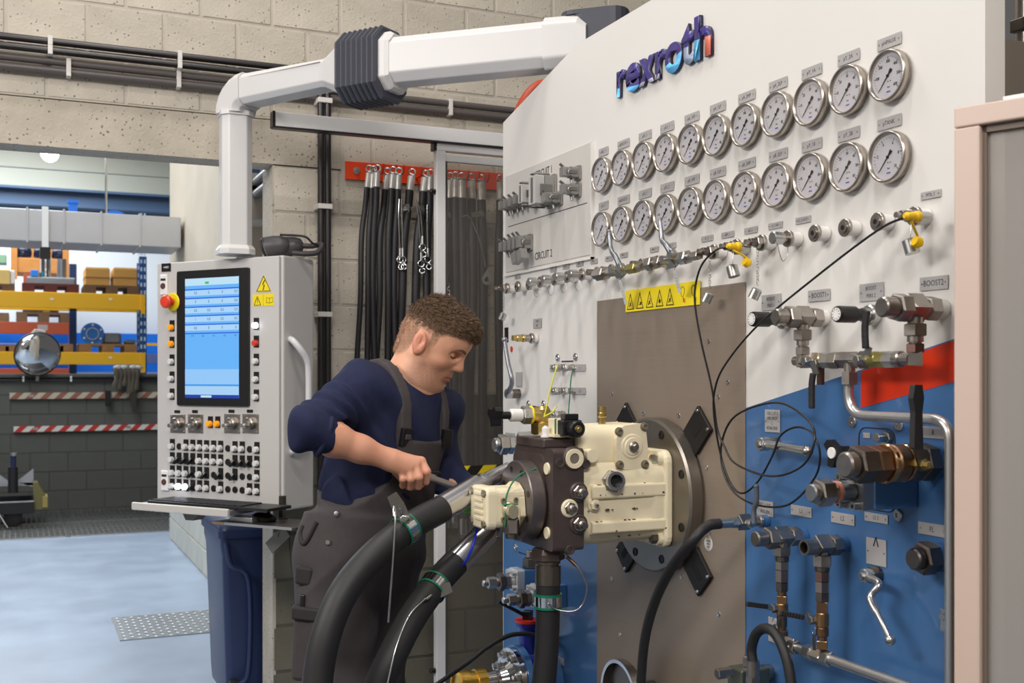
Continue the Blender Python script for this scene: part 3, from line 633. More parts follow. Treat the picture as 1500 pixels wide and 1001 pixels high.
for (x, y), (hx, hy) in (((1073, 361), (1094, 385)), ((1334, 317), (1344, 355))):
    a = t.L(x, y, .092); b = MB(); b.rev([(-.016, .0045), (-.010, .008), (.008, .0085), (.012, .011), (.02, .011)], a, -Zd, 12); part('plug', b, mat('plug_yellow', (236, 190, 10), .4), t.o)
    seg(t.o, 'plug_sleeve', 'c', a-Zd*.02, a-Zd*.045, .0105, ZINC)
    c = t.L(hx, hy, .055); b = MB(); b.tube(spline([a+V((0, -.008, 0)), a.lerp(c, .4)+V((.004, 0, .004)), c+V((0, .012, 0))], 5), .0028, 6); b.rev([(-.008, .010), (.004, .0115), (.010, .006)], c, (0.1, -.4, -1), 12); part('plug_cap', b, MATS['plug_yellow'], t.o)
# ---- boost manifold with two tees and two small ball valves
t = PT('boost_manifold', 'steel manifold of two tees and elbows joining BOOST1 and BOOST2', 'pipe fitting', 1209, 464); r = t.o
def tee(t, px, py, z, k=1., plug=True, o1=.063):
    a = t.lz(px, z, .002); r = t.o; m = STEEL
    seg(r, 'boss', 'c', a, a+Zd*.022*k, .0175*k, WHITEP if z > 1.5 else BLUE); seg(r, 'nut', 'h', a+Zd*.016*k, a+Zd*.042*k, .022*k, m); seg(r, 'tee_block', 's', a+Zd*.043*k, a+Zd*.081*k, .0178*k, m)
    if plug: seg(r, 'nut', 'h', a+Zd*.081*k, a+Zd*.107*k, .0252*k, m); seg(r, 'plug', 'b', a+Zd*.107*k, a+Zd*.137*k, .0175*k, m)
    else:
        b = MB(); b.rev([(0, .017*k), (.03*k, .017*k), (.03*k, .0125*k), (.005, .0125*k)], a+Zd*.081*k, Zd, 18); part('open_port', b, m, r); seg(r, 'bore', 'c', a+Zd*.083*k, a+Zd*.086*k, .0124*k, BLACKP)
    return a+Zd*.062*k
c = tee(t, 1209, 464, 1.679); dn = V((0, -1, 0)); y = lambda z: z-t.z0
def dropper(c, zs, m=STEEL):
    for z0, z1, kd, rr, nm, *mm in zs: seg(r, nm, kd, V((c.x, y(z0), c.z)), V((c.x, y(z1), c.z)), rr, mm[0] if mm else m)
dropper(c, [(1.662, 1.65, 'c', .013, 'neck'), (1.652, 1.628, 'h', .0215, 'nut'), (1.628, 1.617, 'c', .0135, 'collar'), (1.618, 1.612, 'c', .0105, 'neck'), (1.614, 1.596, 'h', .0165, 'nut'), (1.597, 1.569, 's', .0125, 'elbow')])
c2 = tee(t, 1381, 458, 1.680, 1.12); c2.z = c2.z
dropper(c2, [(1.662, 1.648, 'c', .015, 'neck'), (1.650, 1.626, 'h', .0235, 'nut'), (1.626, 1.615, 'c', .0155, 'collar'), (1.616, 1.610, 'c', .012, 'neck'), (1.612, 1.594, 'h', .0185, 'nut', mat('coppery_steel', (150, 118, 110), .34, 1)), (1.597, 1.569, 's', .0132, 'elbow')])
oz = c.z; HY = y(1.583)
def hx(px, out=.065): return t.lz(px, 1.583, out).x
for x0, x1, kd, rr, m_, nm in ((1164, 1180, 'c', .0105, STEEL, 'tube'), (1173, 1187, 'h', .0165, STEEL, 'nut'), (1187, 1197, 's', .0125, STEEL, 'valve_body'), (1197, 1206, 'b', .0165, mat('nickel_brass', (178, 164, 136), .28, 1), 'collar'), (1206, 1218, 'h', .0170, ZINC, 'nut'), (1217, 1230, 'h', .0185, STEEL, 'nut'), (1230, 1256, 's', .0122, STEEL, 'tee_block'), (1250, 1258, 'h', .0165, STEEL, 'nut'), (1258, 1274, 's', .0128, STEEL, 'valve_body'), (1274, 1287, 'b', .0165, mat('yellow_zinc', (176, 166, 104)), 'collar'), (1286, 1298, 'h', .0165, mat('yellow_zinc', (176, 166, 104)), 'nut'), (1297, 1313, 'h', .0172, ZINC, 'nut'), (1311, 1321, 'b', .0165, STEEL, 'collar'), (1320, 1334, 'c', .0125, STEEL, 'tube')):
    seg(r, nm, kd, V((hx(x0), HY, oz)), V((hx(x1), HY, oz)), rr, m_)
q = V((hx(1244), HY, oz)); seg(r, 'neck', 'c', q, q+dn*.026, .0115, STEEL); seg(r, 'nut', 'h', q+dn*.024, q+dn*.052, .0175, STEEL)
def black_lever(r, piv, pts, wd=.011, th=.006, steel=.3):
    b = MB(); P = [V(p) for p in pts]; k = max(1, int(len(P)*steel))
    def strip(b, A, w_, th):
        for p0, p1 in zip(A, A[1:]):
            d = (p1-p0); F = frame(p0, d, (0, 0, 1) if abs(d.normalized().z) < .9 else (1, 0, 0)); b.M = F; b.box(-.001, d.length+.001, -w_, w_, -th/2, th/2)
        b.M = None
    strip(b, P[:2], wd*.75, th*.6); part('lever_blade', b, ZINC, r)
    b = MB(); q = spline(P[1:], 4) if len(P) > 3 else P[1:]; strip(b, q, wd*.62, th*1.5); part('lever_grip', b, BLACKR, r, .002)
    seg(r, 'spindle_nut', 'h', piv-Zd*.012, piv+Zd*.010, .010, ZINC)
v1 = V((hx(1190), HY, oz+.016)); black_lever(r, v1, [t.L(1191, 530, oz+.022), t.L(1191, 548, oz+.03), t.L(1189, 566, oz+.03), t.L(1189, 598, oz+.03)])
v2 = V((hx(1267), HY, oz+.016)); black_lever(r, v2, [t.L(1270, 520, oz+.022), t.L(1268, 510, oz+.03), t.L(1267, 480, oz+.03), t.L(1270, 456, oz+.03)])
b = MB(); q = t.L(1202, 549, oz); b.box(q.x-.008, q.x+.008, q.y-.022, q.y+.018, q.z-.004, q.z+.004); part('stop_plate', b, mat('brown_plate', (58, 34, 18), .5), r)
# ---- bent pipe from the manifold tee to the lower right
tp = PT('bent_pipe', 'bent bare steel pipe running from the manifold tee to the bench edge', 'pipe', 1245, 556, n=oz)
a = V(tp.L(1243, 561.5, oz)); zz = tp.L(1300, 611, oz).y
def bend(p0, pc, p1, rad, n=8):
    p0, pc, p1 = V(p0), V(pc), V(p1); d0 = (p0-pc).normalized()*rad; d1 = (p1-pc).normalized()*rad
    return [pc+d0*(1-t_)**2+d1*t_**2 for t_ in [k/n for k in range(n+1)]]
e = tp.lz(1392, 1.55, oz).x; x0 = a.x
P = [V((x0, a.y-.001, 0))]+bend((x0, 0, 0), (x0, zz, 0), (e, zz, 0), .05)+bend((x0, zz, 0), (e, zz, 0), (e, -1, 0), .045)+[V((e, -1.0, 0))]
b = MB(); b.tube(P, .0105, 12); part('pipe', b, mat('bare_pipe', (198, 197, 196), .32, .9), tp.o)
# ---- black scale knobs
for px, py, lab in ((1155, 469, 'left black adjusting knob with a white scale face, under BOOST PERS 1'), (1283, 462, 'right black adjusting knob with a white scale face, under BOOST PERS 2')):
    k = PT('adjusting_knob', lab, 'knob', px, py); r = k.o
    seg(r, 'stem', 'b', (0, 0, 0), (0, 0, .022), .022, ZINC); seg(r, 'stem', 'c', (0, 0, .022), (0, 0, .034), .015, ZINC)
    b = MB(); b.rev([(.034, .013), (.05, .013), (.056, .0175), (.098, .0175), (.102, .016)], n=20); part('grip', b, BLACKP, r); seg(r, 'scale_face', 'c', (0, 0, .1015), (0, 0, .1032), .0135, WHITEB)
    b = MB()
    for i in range(10): b.M = RZ(i*PI*.2) @ T(.0105, 0, .1033); b.box(-.002, .002, -.0006, .0006, 0, .0003)
    part('scale_marks', b, PRINT, r)
# ---- big ball valve at R
t = PT('ball_valve', 'large bronze ball valve with upright black lever under the R plate', 'valve', 1374, 676); r = t.o
chain(r, (0, 0, 0), Zd, [('boss', 'c', .016, .031, BLUE), ('nut', 'h', .032, .0375, DSTEEL), ('nut', 'h', .026, .0365, DSTEEL), ('collar', 'b', .010, .034, BRONZE), ('ring', 'b', .006, .037, mat('bright_bronze', (206, 172, 134), .2, 1)), ('ball_housing', 'b', .034, .0365, BRONZE), ('ring', 'b', .012, .039, MATS['bright_bronze']), ('nut', 'h', .030, .0355, BRONZE), ('nut', 'h', .040, .0365, DSTEEL), ('plug', 'b', .024, .025, STEEL)])
p = V((.030, 0, .085)); seg(r, 'stem', 'h', p, p+V((.026, 0, 0)), .0115, MATS['yellow_zinc']); seg(r, 'stem_nut', 'h', p+V((.026, 0, 0)), p+V((.036, 0, 0)), .008, BRASS)
b = MB(); F = MX(((0, 0, 1, p.x+.02), (0, 1, 0, 0), (-1, 0, 0, p.z), (0, 0, 0, 1))); b.M = F
b.prism([(-.011, -.012), (.011, -.012), (.014, .02), (-.03, .045), (-.04, .04)][:4], 0, .004); part('lever_blade', b, DSTEEL, r)
b = MB(); b.M = F; b.prism([(-.030, .030), (-.008, .030), (-.010, .10), (-.006, .125), (-.010, .150), (-.028, .150), (-.033, .125), (-.028, .10)], -.004, .009); part('lever_grip', b, BLACKR, r, .003)
# ---- check valve on the flange block
t = PT('check_valve', 'zinc plated check valve on a square flange block below the big ball valve', 'valve', 1330, 716); r = t.o
b = MB(); b.box(-.045, .03, -.035, .035, 0, .11); part('block', b, BLUE, r, .002)
b = MB(); b.M = T(-.008, 0, .11); b.prism(rrect(-.034, .034, -.037, .037, .006), 0, .026); part('flange', b, ZINC, r, .002)
for sx in (-1, 1):
    for sy in (-1, 1): b = MB(); c_ = (-.008+sx*.021, sy*.027, .136); b.rev([(0, .0085), (.016, .0085), (.016, .0045), (.008, .0045)], c_, Zd, 12); part('cap_screw', b, ZINC, r)
chain(r, (-.008, 0, .136), Zd, [('body', 'b', .036, .0215, mat('grey_zinc', (150, 156, 162), .28, .9)), ('ring', 'c', .006, .022, mat('orange_ring', (224, 140, 110), .4)), ('collar', 'c', .010, .019, ZINC), ('nut', 'h', .032, .0275, STEEL), ('plug', 'b', .016, .018, ZINC)])
# ---- star grip knob behind the ball valve, small port in the access door
t = PT('star_knob', 'black star grip knob half hidden behind the big ball valve', 'knob', 1270, 662); r = t.o
seg(r, 'stem', 'c', (0, 0, 0), (0, 0, .07), .010, STEEL)
b = MB(); b.prism([((.032 if i % 4 < 2 else .016)*math.cos(i*PI/6), (.032 if i % 4 < 2 else .016)*math.sin(i*PI/6)) for i in range(12)], .07, .09); part('grip', b, BLACKP, r, .003); seg(r, 'cap', 'b', (0, 0, .09), (0, 0, .094), .012, WHITEB)
t = PT('small_port', 'small steel port with cap in the access door above the ball valve', 'hose coupling', 1304, 641); r = t.o
chain(r, (0, 0, 0), Zd, [('nut', 'h', .012, .013, STEEL), ('body', 'c', .012, .009, STEEL), ('cap', 'b', .012, .010, ZINC)])
np_at(1271, 638, 10, 8, [''], 'tiny plate left of the small port in the access door')
# ---- crank handles
CRK = mat('crank_alu', (186, 188, 190), .26, .9)
t = PT('crank_handle', 'grey crank handle pointing right with the looped cable hung on it', 'handle', 1140, 650); r = t.o
seg(r, 'spindle', 'c', (0, 0, 0), (0, 0, .03), .014, STEEL); seg(r, 'hub', 'b', (0, 0, .028), (0, 0, .052), .0165, CRK); seg(r, 'screw', 'h', (0, 0, .052), (0, 0, .058), .009, ZINC)
a = V((0.012, 0, .04)); c = t.L(1183, 661, .055); b = MB(); b.tube([a, a.lerp(c, .5), c], [.0105, .0095, .010], 12); part('arm', b, CRK, r); b = MB(); b.ball(c, .0125, 14, 8); part('knob', b, STEEL, r)
t = PT('crank_handle', 'cranked silver lever hanging down to the right on the blue field', 'handle', 1287, 842); r = t.o
seg(r, 'spindle', 'c', (0, 0, 0), (0, 0, .022), .017, DSTEEL); seg(r, 'hub', 'b', (0, 0, .02), (0, 0, .04), .015, CRK); seg(r, 'screw', 'b', (0, 0, .04), (0, 0, .046), .007, ZINC)
b = MB(); q = spline([V((0, 0, .034)), t.L(1288, 856, .045), t.L(1275, 876, .06), t.L(1290, 908, .065), t.L(1304, 938, .065)], 5); b.tube(q, [.0085-.003*i/len(q)+(.002 if 9 < i < 14 else 0) for i in range(len(q))], 10); b.ball(q[-1], .011, 12, 8); part('arm', b, CRK, r)
t = PT('crank_handle', 'long grey lever with ball end at the left edge of the bench', 'handle', 761, 577); r = t.o
seg(r, 'spindle', 'c', (0, 0, 0), (0, 0, .03), .017, DSTEEL); seg(r, 'hub', 'b', (0, 0, .028), (0, 0, .052), .0175, CRK); 
b = MB(); q = spline([V((0, 0, .046)), t.L(750, 560, .065), t.L(744, 530, .07), t.L(739, 498, .07)], 6); b.tube(q, [.009-.002*i/len(q) for i in range(len(q))], 10); b.ball(q[-1], .011, 12, 8); part('arm', b, MATS['lever_grey'], r)
# ---- small brass coupling and pairs of small couplings
t = PT('brass_coupling', 'brass and steel push coupling left of the stainless sheet', 'hose coupling', 787, 496); r = t.o
chain(r, (0, 0, 0), Zd, [('boss', 'c', .014, .016, WHITEP), ('nut', 'b', .012, .018, STEEL), ('sleeve', 'b', .022, .0125, STEEL), ('ring', 'b', .008, .014, BRASS), ('sleeve', 'b', .022, .0125, BRASS), ('tip', 'c', .014, .010, BRASS)])
for py, w in ((539, 'upper'), (573, 'middle'), (607, 'lower')):
    for px, s_ in ((827, 'left'), (842, 'right')):
        if py == 607 and s_ == 'right': continue
        t = PT('small_coupling', 'short steel coupling, %s of the %s pair' % (s_, w) if py < 600 else 'single short steel coupling above the pump', 'hose coupling', px, py, 'small couplings left of the sheet'); r = t.o
        chain(r, (0, 0, 0), Zd, [('nut', 'h', .010, .012, STEEL), ('sleeve', 'b', .016, .010, STEEL), ('nut', 'h', .010, .013, ZINC), ('plug', 'b', .008, .009, ZINC)])
# ---- L1 and L2 columns with small ball valves, joined by a pipe
t = PT('drain_manifold', 'steel column fittings L1 and L2 with two small ball valves and a pipe below', 'pipe fitting', 1176, 776); r = t.o
y = lambda z: z-t.z0
def column(px, ptop, plug, z0, ys, lx):
    c = tee(t, px, 0, z0, 1.0, plug)
    seg(r, 'neck', 'c', c+dn*.012, c+dn*.028, .0135, STEEL)
    for (a, b_, kd, rr, nm, m_) in ys:
        za = t.L(lx, a, c.z+t.n0).y; zb_ = t.L(lx, b_, c.z+t.n0).y; seg(r, nm, kd, V((c.x, za, c.z)), V((c.x, zb_, c.z)), rr, m_)
    return c
WARM = mat('warm_brass', (170, 134, 96), .34, 1, .08, 20); PINK = mat('coppery_steel', (150, 118, 110))
c1 = column(1178, 0, True, 1.550-(776-551)/618., [(800, 815, 'h', .0205, 'nut', STEEL), (815, 822, 'c', .0155, 'collar', DSTEEL), (822, 835, 'h', .0155, 'nut', STEEL), (835, 853, 'h', .0155, 'nut', mat('pale_nickel', (168, 154, 148), .3, 1)), (853, 867, 'h', .0145, 'nut', DSTEEL), (867, 873, 'c', .010, 'collar', BRONZE), (873, 884, 's', .0105, 'union', WARM), (884, 902, 'b', .0135, 'valve_body', WARM), (902, 918, 'c', .0115, 'sleeve', DSTEEL), (918, 924, 'c', .010, 'collar', BRONZE), (924, 937, 'h', .0145, 'nut', DSTEEL)], 1146)
c2 = column(1238, 0, False, 1.550-(789-551)/652., [(812, 830, 'h', .0205, 'nut', STEEL), (830, 836, 'c', .0155, 'collar', DSTEEL), (836, 851, 'h', .0158, 'nut', PINK), (851, 868, 'h', .0155, 'nut', MATS['pale_nickel']), (868, 881, 'h', .0155, 'nut', DSTEEL), (881, 897, 's', .011, 'union', BRONZE), (897, 918, 'b', .014, 'valve_body', WARM), (918, 932, 'b', .0135, 'sleeve', BRONZE), (932, 938, 'c', .010, 'collar', BRONZE), (938, 950, 's', .0105, 'union', WARM)], 1203)
zp = t.L(1203, 962, c2.z+t.n0).y
hp = lambda px: V((t.lz(px, 1, c2.z+t.n0).x, zp, c2.z))
for x0, x1, kd, rr, nm, m_ in ((1146, 1163, 's', .0125, 'elbow', STEEL), (1158, 1168, 'h', .0165, 'nut', STEEL), (1164, 1182, 'c', .0095, 'pipe', MATS['bare_pipe']), (1180, 1191, 'h', .0165, 'nut', ZINC), (1190, 1207, 's', .0125, 'tee_block', STEEL), (1206, 1217, 'h', .0168, 'nut', ZINC), (1214, 1352, 'c', .0112, 'pipe', MATS['bare_pipe'])):
    seg(r, nm, kd, hp(x0), hp(x1), rr, m_, 12)
for c, (lx, ly), (ex, ey) in ((c1, (1138, 891), (1094, 885)), (c2, (1193, 908), (1143, 898))):
    p0 = t.L(lx, ly, c.z+.012); black_lever(r, p0+Zd*.004, [p0+Zd*.012, p0.lerp(t.L(ex, ey, c.z+.09), .33), p0.lerp(t.L(ex, ey, c.z+.09), .7), t.L(ex, ey, c.z+.09)], .009, .005)
for px, py in ((1135, 925), (1193, 940)):
    t2 = PT('wire_tag', 'small metal tag on a wire below the %s small ball valve' % ('left' if px < 1160 else 'right'), 'tag', px, py, n=.07); b = MB(); b.M = t2.o.matrix_world.inverted() @ t2.o.matrix_world
    b.box(-.005, .005, -.024, .016, 0, .0012); part('tag_plate', b, ZINC, t2.o); b = MB(); b.ring((0, .022, 0), (0, 0, 1), .008, .0008, 12, 5); part('wire_ring', b, ZINC, t2.o)
# ---- hexagon plug FL
t = PT('hexagon_plug', 'big dark hexagon screw plug on a blue boss under the FL plate', 'plug', 1378, 816); r = t.o
chain(r, (0, 0, 0), Zd, [('boss', 'c', .018, .0285, BLUE), ('nut', 'h', .034, .0325, DSTEEL), ('plug', 'b', .018, .021, DSTEEL)])
# ---- filling valve, black hose and steel tag
t = PT('filling_valve', 'small steel valve with grey cranked lever feeding the black hose', 'valve', 1124, 763); r = t.o
chain(r, (0, 0, 0), Zd, [('boss', 'c', .016, .015, BLUE), ('nut', 'b', .010, .0155, ZINC), ('nut', 'h', .022, .011, STEEL), ('valve_body', 's', .034, .0135, STEEL), ('nut', 'h', .020, .0125, mat('blue_zinc', (168, 180, 186), .28, .9)), ('sleeve', 'c', .034, .0115, MATS['blue_zinc'])])
p = V((.014, 0, .062)); seg(r, 'spindle', 'h', p, p+V((.016, 0, 0)), .011, ZINC)
b = MB(); q = spline([p+V((.02, 0, 0)), t.L(1104, 748, .062), t.L(1108, 735, .062), t.L(1108, 713, .062)], 5); b.tube(q, .0062, 8); b.ball(q[-1], .0068, 10, 6); part('lever', b, mat('lever_blue_grey', (92, 98, 108), .4, .3), r)
h = PT('black_hose', 'thin black hydraulic hose curving down from the small filling valve', 'hose', 1060, 770, n=.13)
tipo = h.A(t.y0, t.z0, .14)
b = MB(); b.tube(spline([tipo-Zd*.004, tipo+V((-.0, -.004, .03)), h.L(1015, 792, .21), h.L(985, 830, .215), h.L(960, 880, .20), h.L(945, 935, .19), h.L(939, 1000, .18), h.L(938, 1080, .17)], 8), .0125, 12); part('hose_body', b, BLACKR, h.o)
g = PT('tag_disc', 'round white metal tag hanging under the black hose end', 'tag', 1038, 797, n=.17); b = MB(); b.prism(circ(.0165, 20), 0, .001); part('disc', b, WHITEB, g.o)
b = MB()
for k in range(3): b.box(-.009+.003*k, .009-.002*k, .006-.007*k, .0078-.007*k, .001, .0013)
part('stamped_text', b, mat('pencil', (120, 120, 120)), g.o); b = MB(); b.ring((0, .021, 0), (1, 0, 0), .006, .0008, 12, 5); part('wire_ring', b, ZINC, g.o)
# ---- lower hose arch with coupling, hand wheel rim at the bottom
h = PT('arched_hose', 'black hose arching over the bottom edge in front of the blue field', 'hose', 1105, 950, n=.1)
b = MB(); b.tube(spline([h.L(1103, 972, .12), h.L(1101, 950, .12), h.L(1108, 929, .12), h.L(1122, 921, .12), h.L(1138, 932, .12), h.L(1152, 965, .12), h.L(1160, 1010, .12), h.L(1165, 1070, .12)], 7), .0115, 12); part('hose_body', b, BLACKR, h.o)
p = h.L(1103, 968, .12); seg(h.o, 'ferrule', 'c', p, p+V((0, -.035, 0)), .015, STEEL); seg(h.o, 'nut', 'h', p+V((0, -.035, 0)), p+V((0, -.055, 0)), .017, STEEL)
t = PT('lower_valve', 'steel valve block with side nut at the bottom below the arched hose', 'valve', 1128, 985); r = t.o
b = MB(); b.box(-.03, .03, -.05, .02, .02, .10); part('block', b, mat('green_grey_steel', (118, 122, 108), .34, .8), r, .004); seg(r, 'stem', 'c', (0, 0, 0), (0, 0, .02), .02, STEEL); seg(r, 'side_nut', 'h', (.0, .012, .11), (.0, .012, .15), .013, STEEL); seg(r, 'top_nut', 'h', (.0, .02, .06), (.0, .045, .06), .014, STEEL); b = MB(); b.ring((0, -.04, .14), (0, 1, .3), .045, .005, 24, 8); part('ring_handle', b, STEEL, r)
t = PT('rim_flange', 'polished steel ring flange at the bottom of the stainless sheet', 'flange', 960, 1012, n=.0065); r = t.o
b = MB(); b.rev([(.09, .088), (.09, .098), (.115, .098), (.115, .088), (.09, .088)], n=40, cap=False); part('rim', b, CHROME, r); b = MB(); b.rev([(0, .03), (.08, .03)], n=20); b.rev([(.08, .088), (.095, .088)], n=40); part('web', b, DSTEEL, r)
# ================================================================ flange and pump on the stainless sheet
CREAM = mat('cream_paint', (234, 222, 190), .42, 0, .05, 7, .15, 25, rvar=.08)
IRON = mat('dark_casting', (92, 80, 76), .42, .45, .12, 12, .3, 45, rvar=.1)
IRON2 = mat('machined_iron', (110, 102, 100), .36, .6, .08, 20)
PY, PZ = 2.64, 1.222
# mounting flange with diamond shaped slotted plates
t = thing('mounting_flange', 'large round steel mounting flange with four diagonal slotted plates behind the pump', 'flange', PMW(PY, PZ, .005)); r = t
b = MB(); b.rev([(.004, .206), (.008, .213), (.040, .213), (.045, .206)], n=72); part('ring', b, mat('flange_steel', (128, 122, 114), .36, .85, .06, 8, aniso=(1, 1, 1)), r)
DIA = mat('black_oxide', (40, 38, 37), .5, .5)
for i in range(4):
    a = PI/4+i*PI/2; b = MB(); b.M = RZ(a) @ T(.268, 0, 0); b.box(-.055, .043, -.043, .043, .0, .010); part('slot_plate', b, DIA, r, .002)
    b = MB(); b.M = RZ(a) @ T(.268, 0, 0); b.prism(rrect(-.030, .022, -.010, .010, .009), .010, .0106); part('slot', b, mat('slot_dark', (14, 13, 13), .9), r)
    for sx, sy in ((.034, .033), (.034, -.033)): b = MB(); b.M = RZ(a) @ T(.268, 0, 0); b.rev([(.010, .005), (.013, .004)], (sx, sy, 0), Zd, 8); part('screw', b, ZINC, r)
for k in range(8):
    a = PI/8+k*PI/4; c_ = (.182*math.cos(a), .182*math.sin(a), .045); b = MB(); b.rev([(-.002, .012), (.002, .012), (.002, .009)], c_, Zd, 14, cap=False); b.rev([(0.0, .009), (.0008, .009)], c_, Zd, 14); part('bolt_hole', b, DIA, r)
# the pump: local x towards the visible side, y up, z out from the bench
pump = thing('hydraulic_pump', 'worn cream coloured axial piston pump bolted to the round flange', 'pump', PMW(PY, PZ, .05)); r = pump; Z0 = .05
def pl(Yp, px, py): p = onY(px, py, Yp); return V((PY-p.y, p.z-PZ, XP-p.x-Z0))
def sq(hx_, hy_, rr, z, cx=0, cy=0, n=4): return [V((x, y, z)) for x, y in rrect(cx-hx_, cx+hx_, cy-hy_, cy+hy_, rr, n)]
# mounting plate of the pump, scalloped square
b = MB(); b.loft([sq(.125, .128, .03, .0006), sq(.128, .131, .03, .004), sq(.128, .131, .03, .018), sq(.122, .125, .03, .024)], False); part('pump_flange', b, CREAM, r, .003)
b = MB(); b.loft([sq(.121, .108, .045, .024, n=6), sq(.122, .108, .05, .05, n=6), sq(.117, .112, .05, .06, n=6), sq(.114, .115, .06, .15, n=6), sq(.112, .117, .06, .255, n=6), sq(.110, .112, .06, .268, n=6)]); part('housing', b, CREAM, r)
for y0, y1 in ((.005, .05), (-.085, -.045)):
    b = MB(); b.loft([[V((.10, y0, z)), V((.1255-.006*z, y0+.006, z)), V((.1255-.006*z, y1-.006, z)), V((.10, y1, z))] for z in (.02, .24)], False); part('rib', b, CREAM, r, .004)
for sy in (-1, 1):
    for sx in (1, -1):
        b = MB(); c_ = V((sx*.100, sy*.105, .022)); b.rev([(0, .020), (.014, .018)], c_, Zd, 16); part('bolt_boss', b, CREAM, r); seg(r, 'flange_bolt', 'h', c_+Zd*.012, c_+Zd*.030, .014, ZINC if sy > 0 else IRON)
# control housing on top of the side, with round cover
b = MB(); b.loft([sq(.07, .055, .03, .075, .015, .14, 6), sq(.078, .062, .035, .09, .015, .14, 6), sq(.078, .062, .035, .245, .015, .135, 6), sq(.07, .055, .03, .262, .015, .13, 6)]); part('control_housing', b, CREAM, r)
b = MB(); b.loft([sq(.05, .035, .02, .24, .0, .16, 5), sq(.055, .04, .02, .25, .0, .155, 5), sq(.055, .04, .02, .262, .0, .15, 5), sq(.05, .036, .02, .272, .0, .15, 5)]); part('valve_housing', b, CREAM, r)
cv = pl(PY-.10, 923, 654); F = frame(V((.088, cv.y, cv.z)), (0, 0, -1), (1, 0, 0))
b = MB(); b.M = F; o = [(-.052, -.03), (-.046, -.055), (-.02, -.058), (.02, -.058), (.046, -.055), (.052, -.03), (.052, .0), (.048, .03), (.044, .05), (.03, .058), (-.025, .052), (-.042, .045), (-.05, .02)]; o = [(x*.92, y*1.05) for x, y in o]
b.prism(o, -.02, .022); part('side_cover', b, CREAM, r, .005)
b = MB(); b.M = F; b.rev([(.022, .026), (.028, .022), (.028, .019)], (0, 0, 0), Zd, 24); b.rev([(.022, .034), (.025, .030)], (.0, 0, 0), Zd, 24); part('cover_boss', b, CREAM, r)
b = MB(); b.M = F; b.rev([(.028, .0125), (.034, .0115)], n=18); b.hexn((0, 0, .034), (0, 0, .046), .0085); b.rev([(.034, .014), (.036, .011)], n=18); part('adjusting_nut', b, STEEL, r)
for x, y_ in ((-.040, .040), (.036, .052), (.038, -.048), (-.038, -.047)):
    b = MB(); b.M = F @ T(x, y_, .020); b.rev([(0, .0115), (.005, .0115), (.005, .0085), (.012, .0085), (.012, .005), (.008, .004)], n=14); part('cover_screw', b, mat('worn_screw', (150, 142, 122), .4, .6), r)
# brass plug on top
q = pl(PY-.04, 882, 612); b = MB(); b.rev([(-.02, .010), (.0, .010), (.003, .013), (.012, .013), (.014, .0105), (.03, .0105), (.03, .007)], q, (0, 1, 0), 16); part('brass_plug', b, BRASS, r)
# threaded port with open bore
q = pl(PY-.12, 899, 707); F2 = frame(V((.095, q.y, q.z)), (0, 0, -1), (1, .12, .12)); b = MB(); b.M = F2; b.hexn((0, 0, .0), (0, 0, .034), .030); part('port_nut', b, STEEL, r)
b = MB(); b.M = F2; b.rev([(.034, .0245), (.052, .0245), (.052, .017), (.02, .017)], n=24); part('port_sleeve', b, ZINC, r); b = MB(); b.M = F2; b.rev([(.035, .0165), (.0355, .0165)], n=24); part('port_bore', b, BLACKP, r)
q = pl(PY-.12, 871, 740); b = MB(); b.M = frame(V((.104, q.y, q.z)), (0, 0, -1), (1, 0, 0)); b.rev([(0, .020), (.014, .017)], n=18); b.hexn((0, 0, .014), (0, 0, .024), .014); part('plug_boss', b, CREAM, r); b = MB(); b.M = frame(V((.126, q.y, q.z)), (0, 0, -1), (1, 0, 0)); b.rev([(0, .006), (.012, .004)], n=10); part('bleed_screw', b, ZINC, r)
q = pl(PY-.11, 866, 668); b = MB(); b.cyl((.06, q.y, q.z), (.118, q.y, q.z), .020, .017); part('boss', b, CREAM, r)
# chips where the paint has gone
random.seed(11); b = MB()
for k in range(34):
    y_ = random.choice((-.02, -.05, -.09, .045, -.075, .02)); z_ = random.uniform(.02, .25); b.M = frame(V((.1262-.006*z_ if (.01 < y_ < .045 or -.08 < y_ < -.05) else .1195, y_, z_)), (0, 0, -1), (1, 0, 0)); rr = random.uniform(.0015, .0045)
    b.prism([(rr*random.uniform(.5, 1.3)*math.cos(i*PI/3), rr*random.uniform(.4, 1)*math.sin(i*PI/3)) for i in range(6)], -.006, .0008)
part('paint_chip', b, IRON, r, kind='stuff')
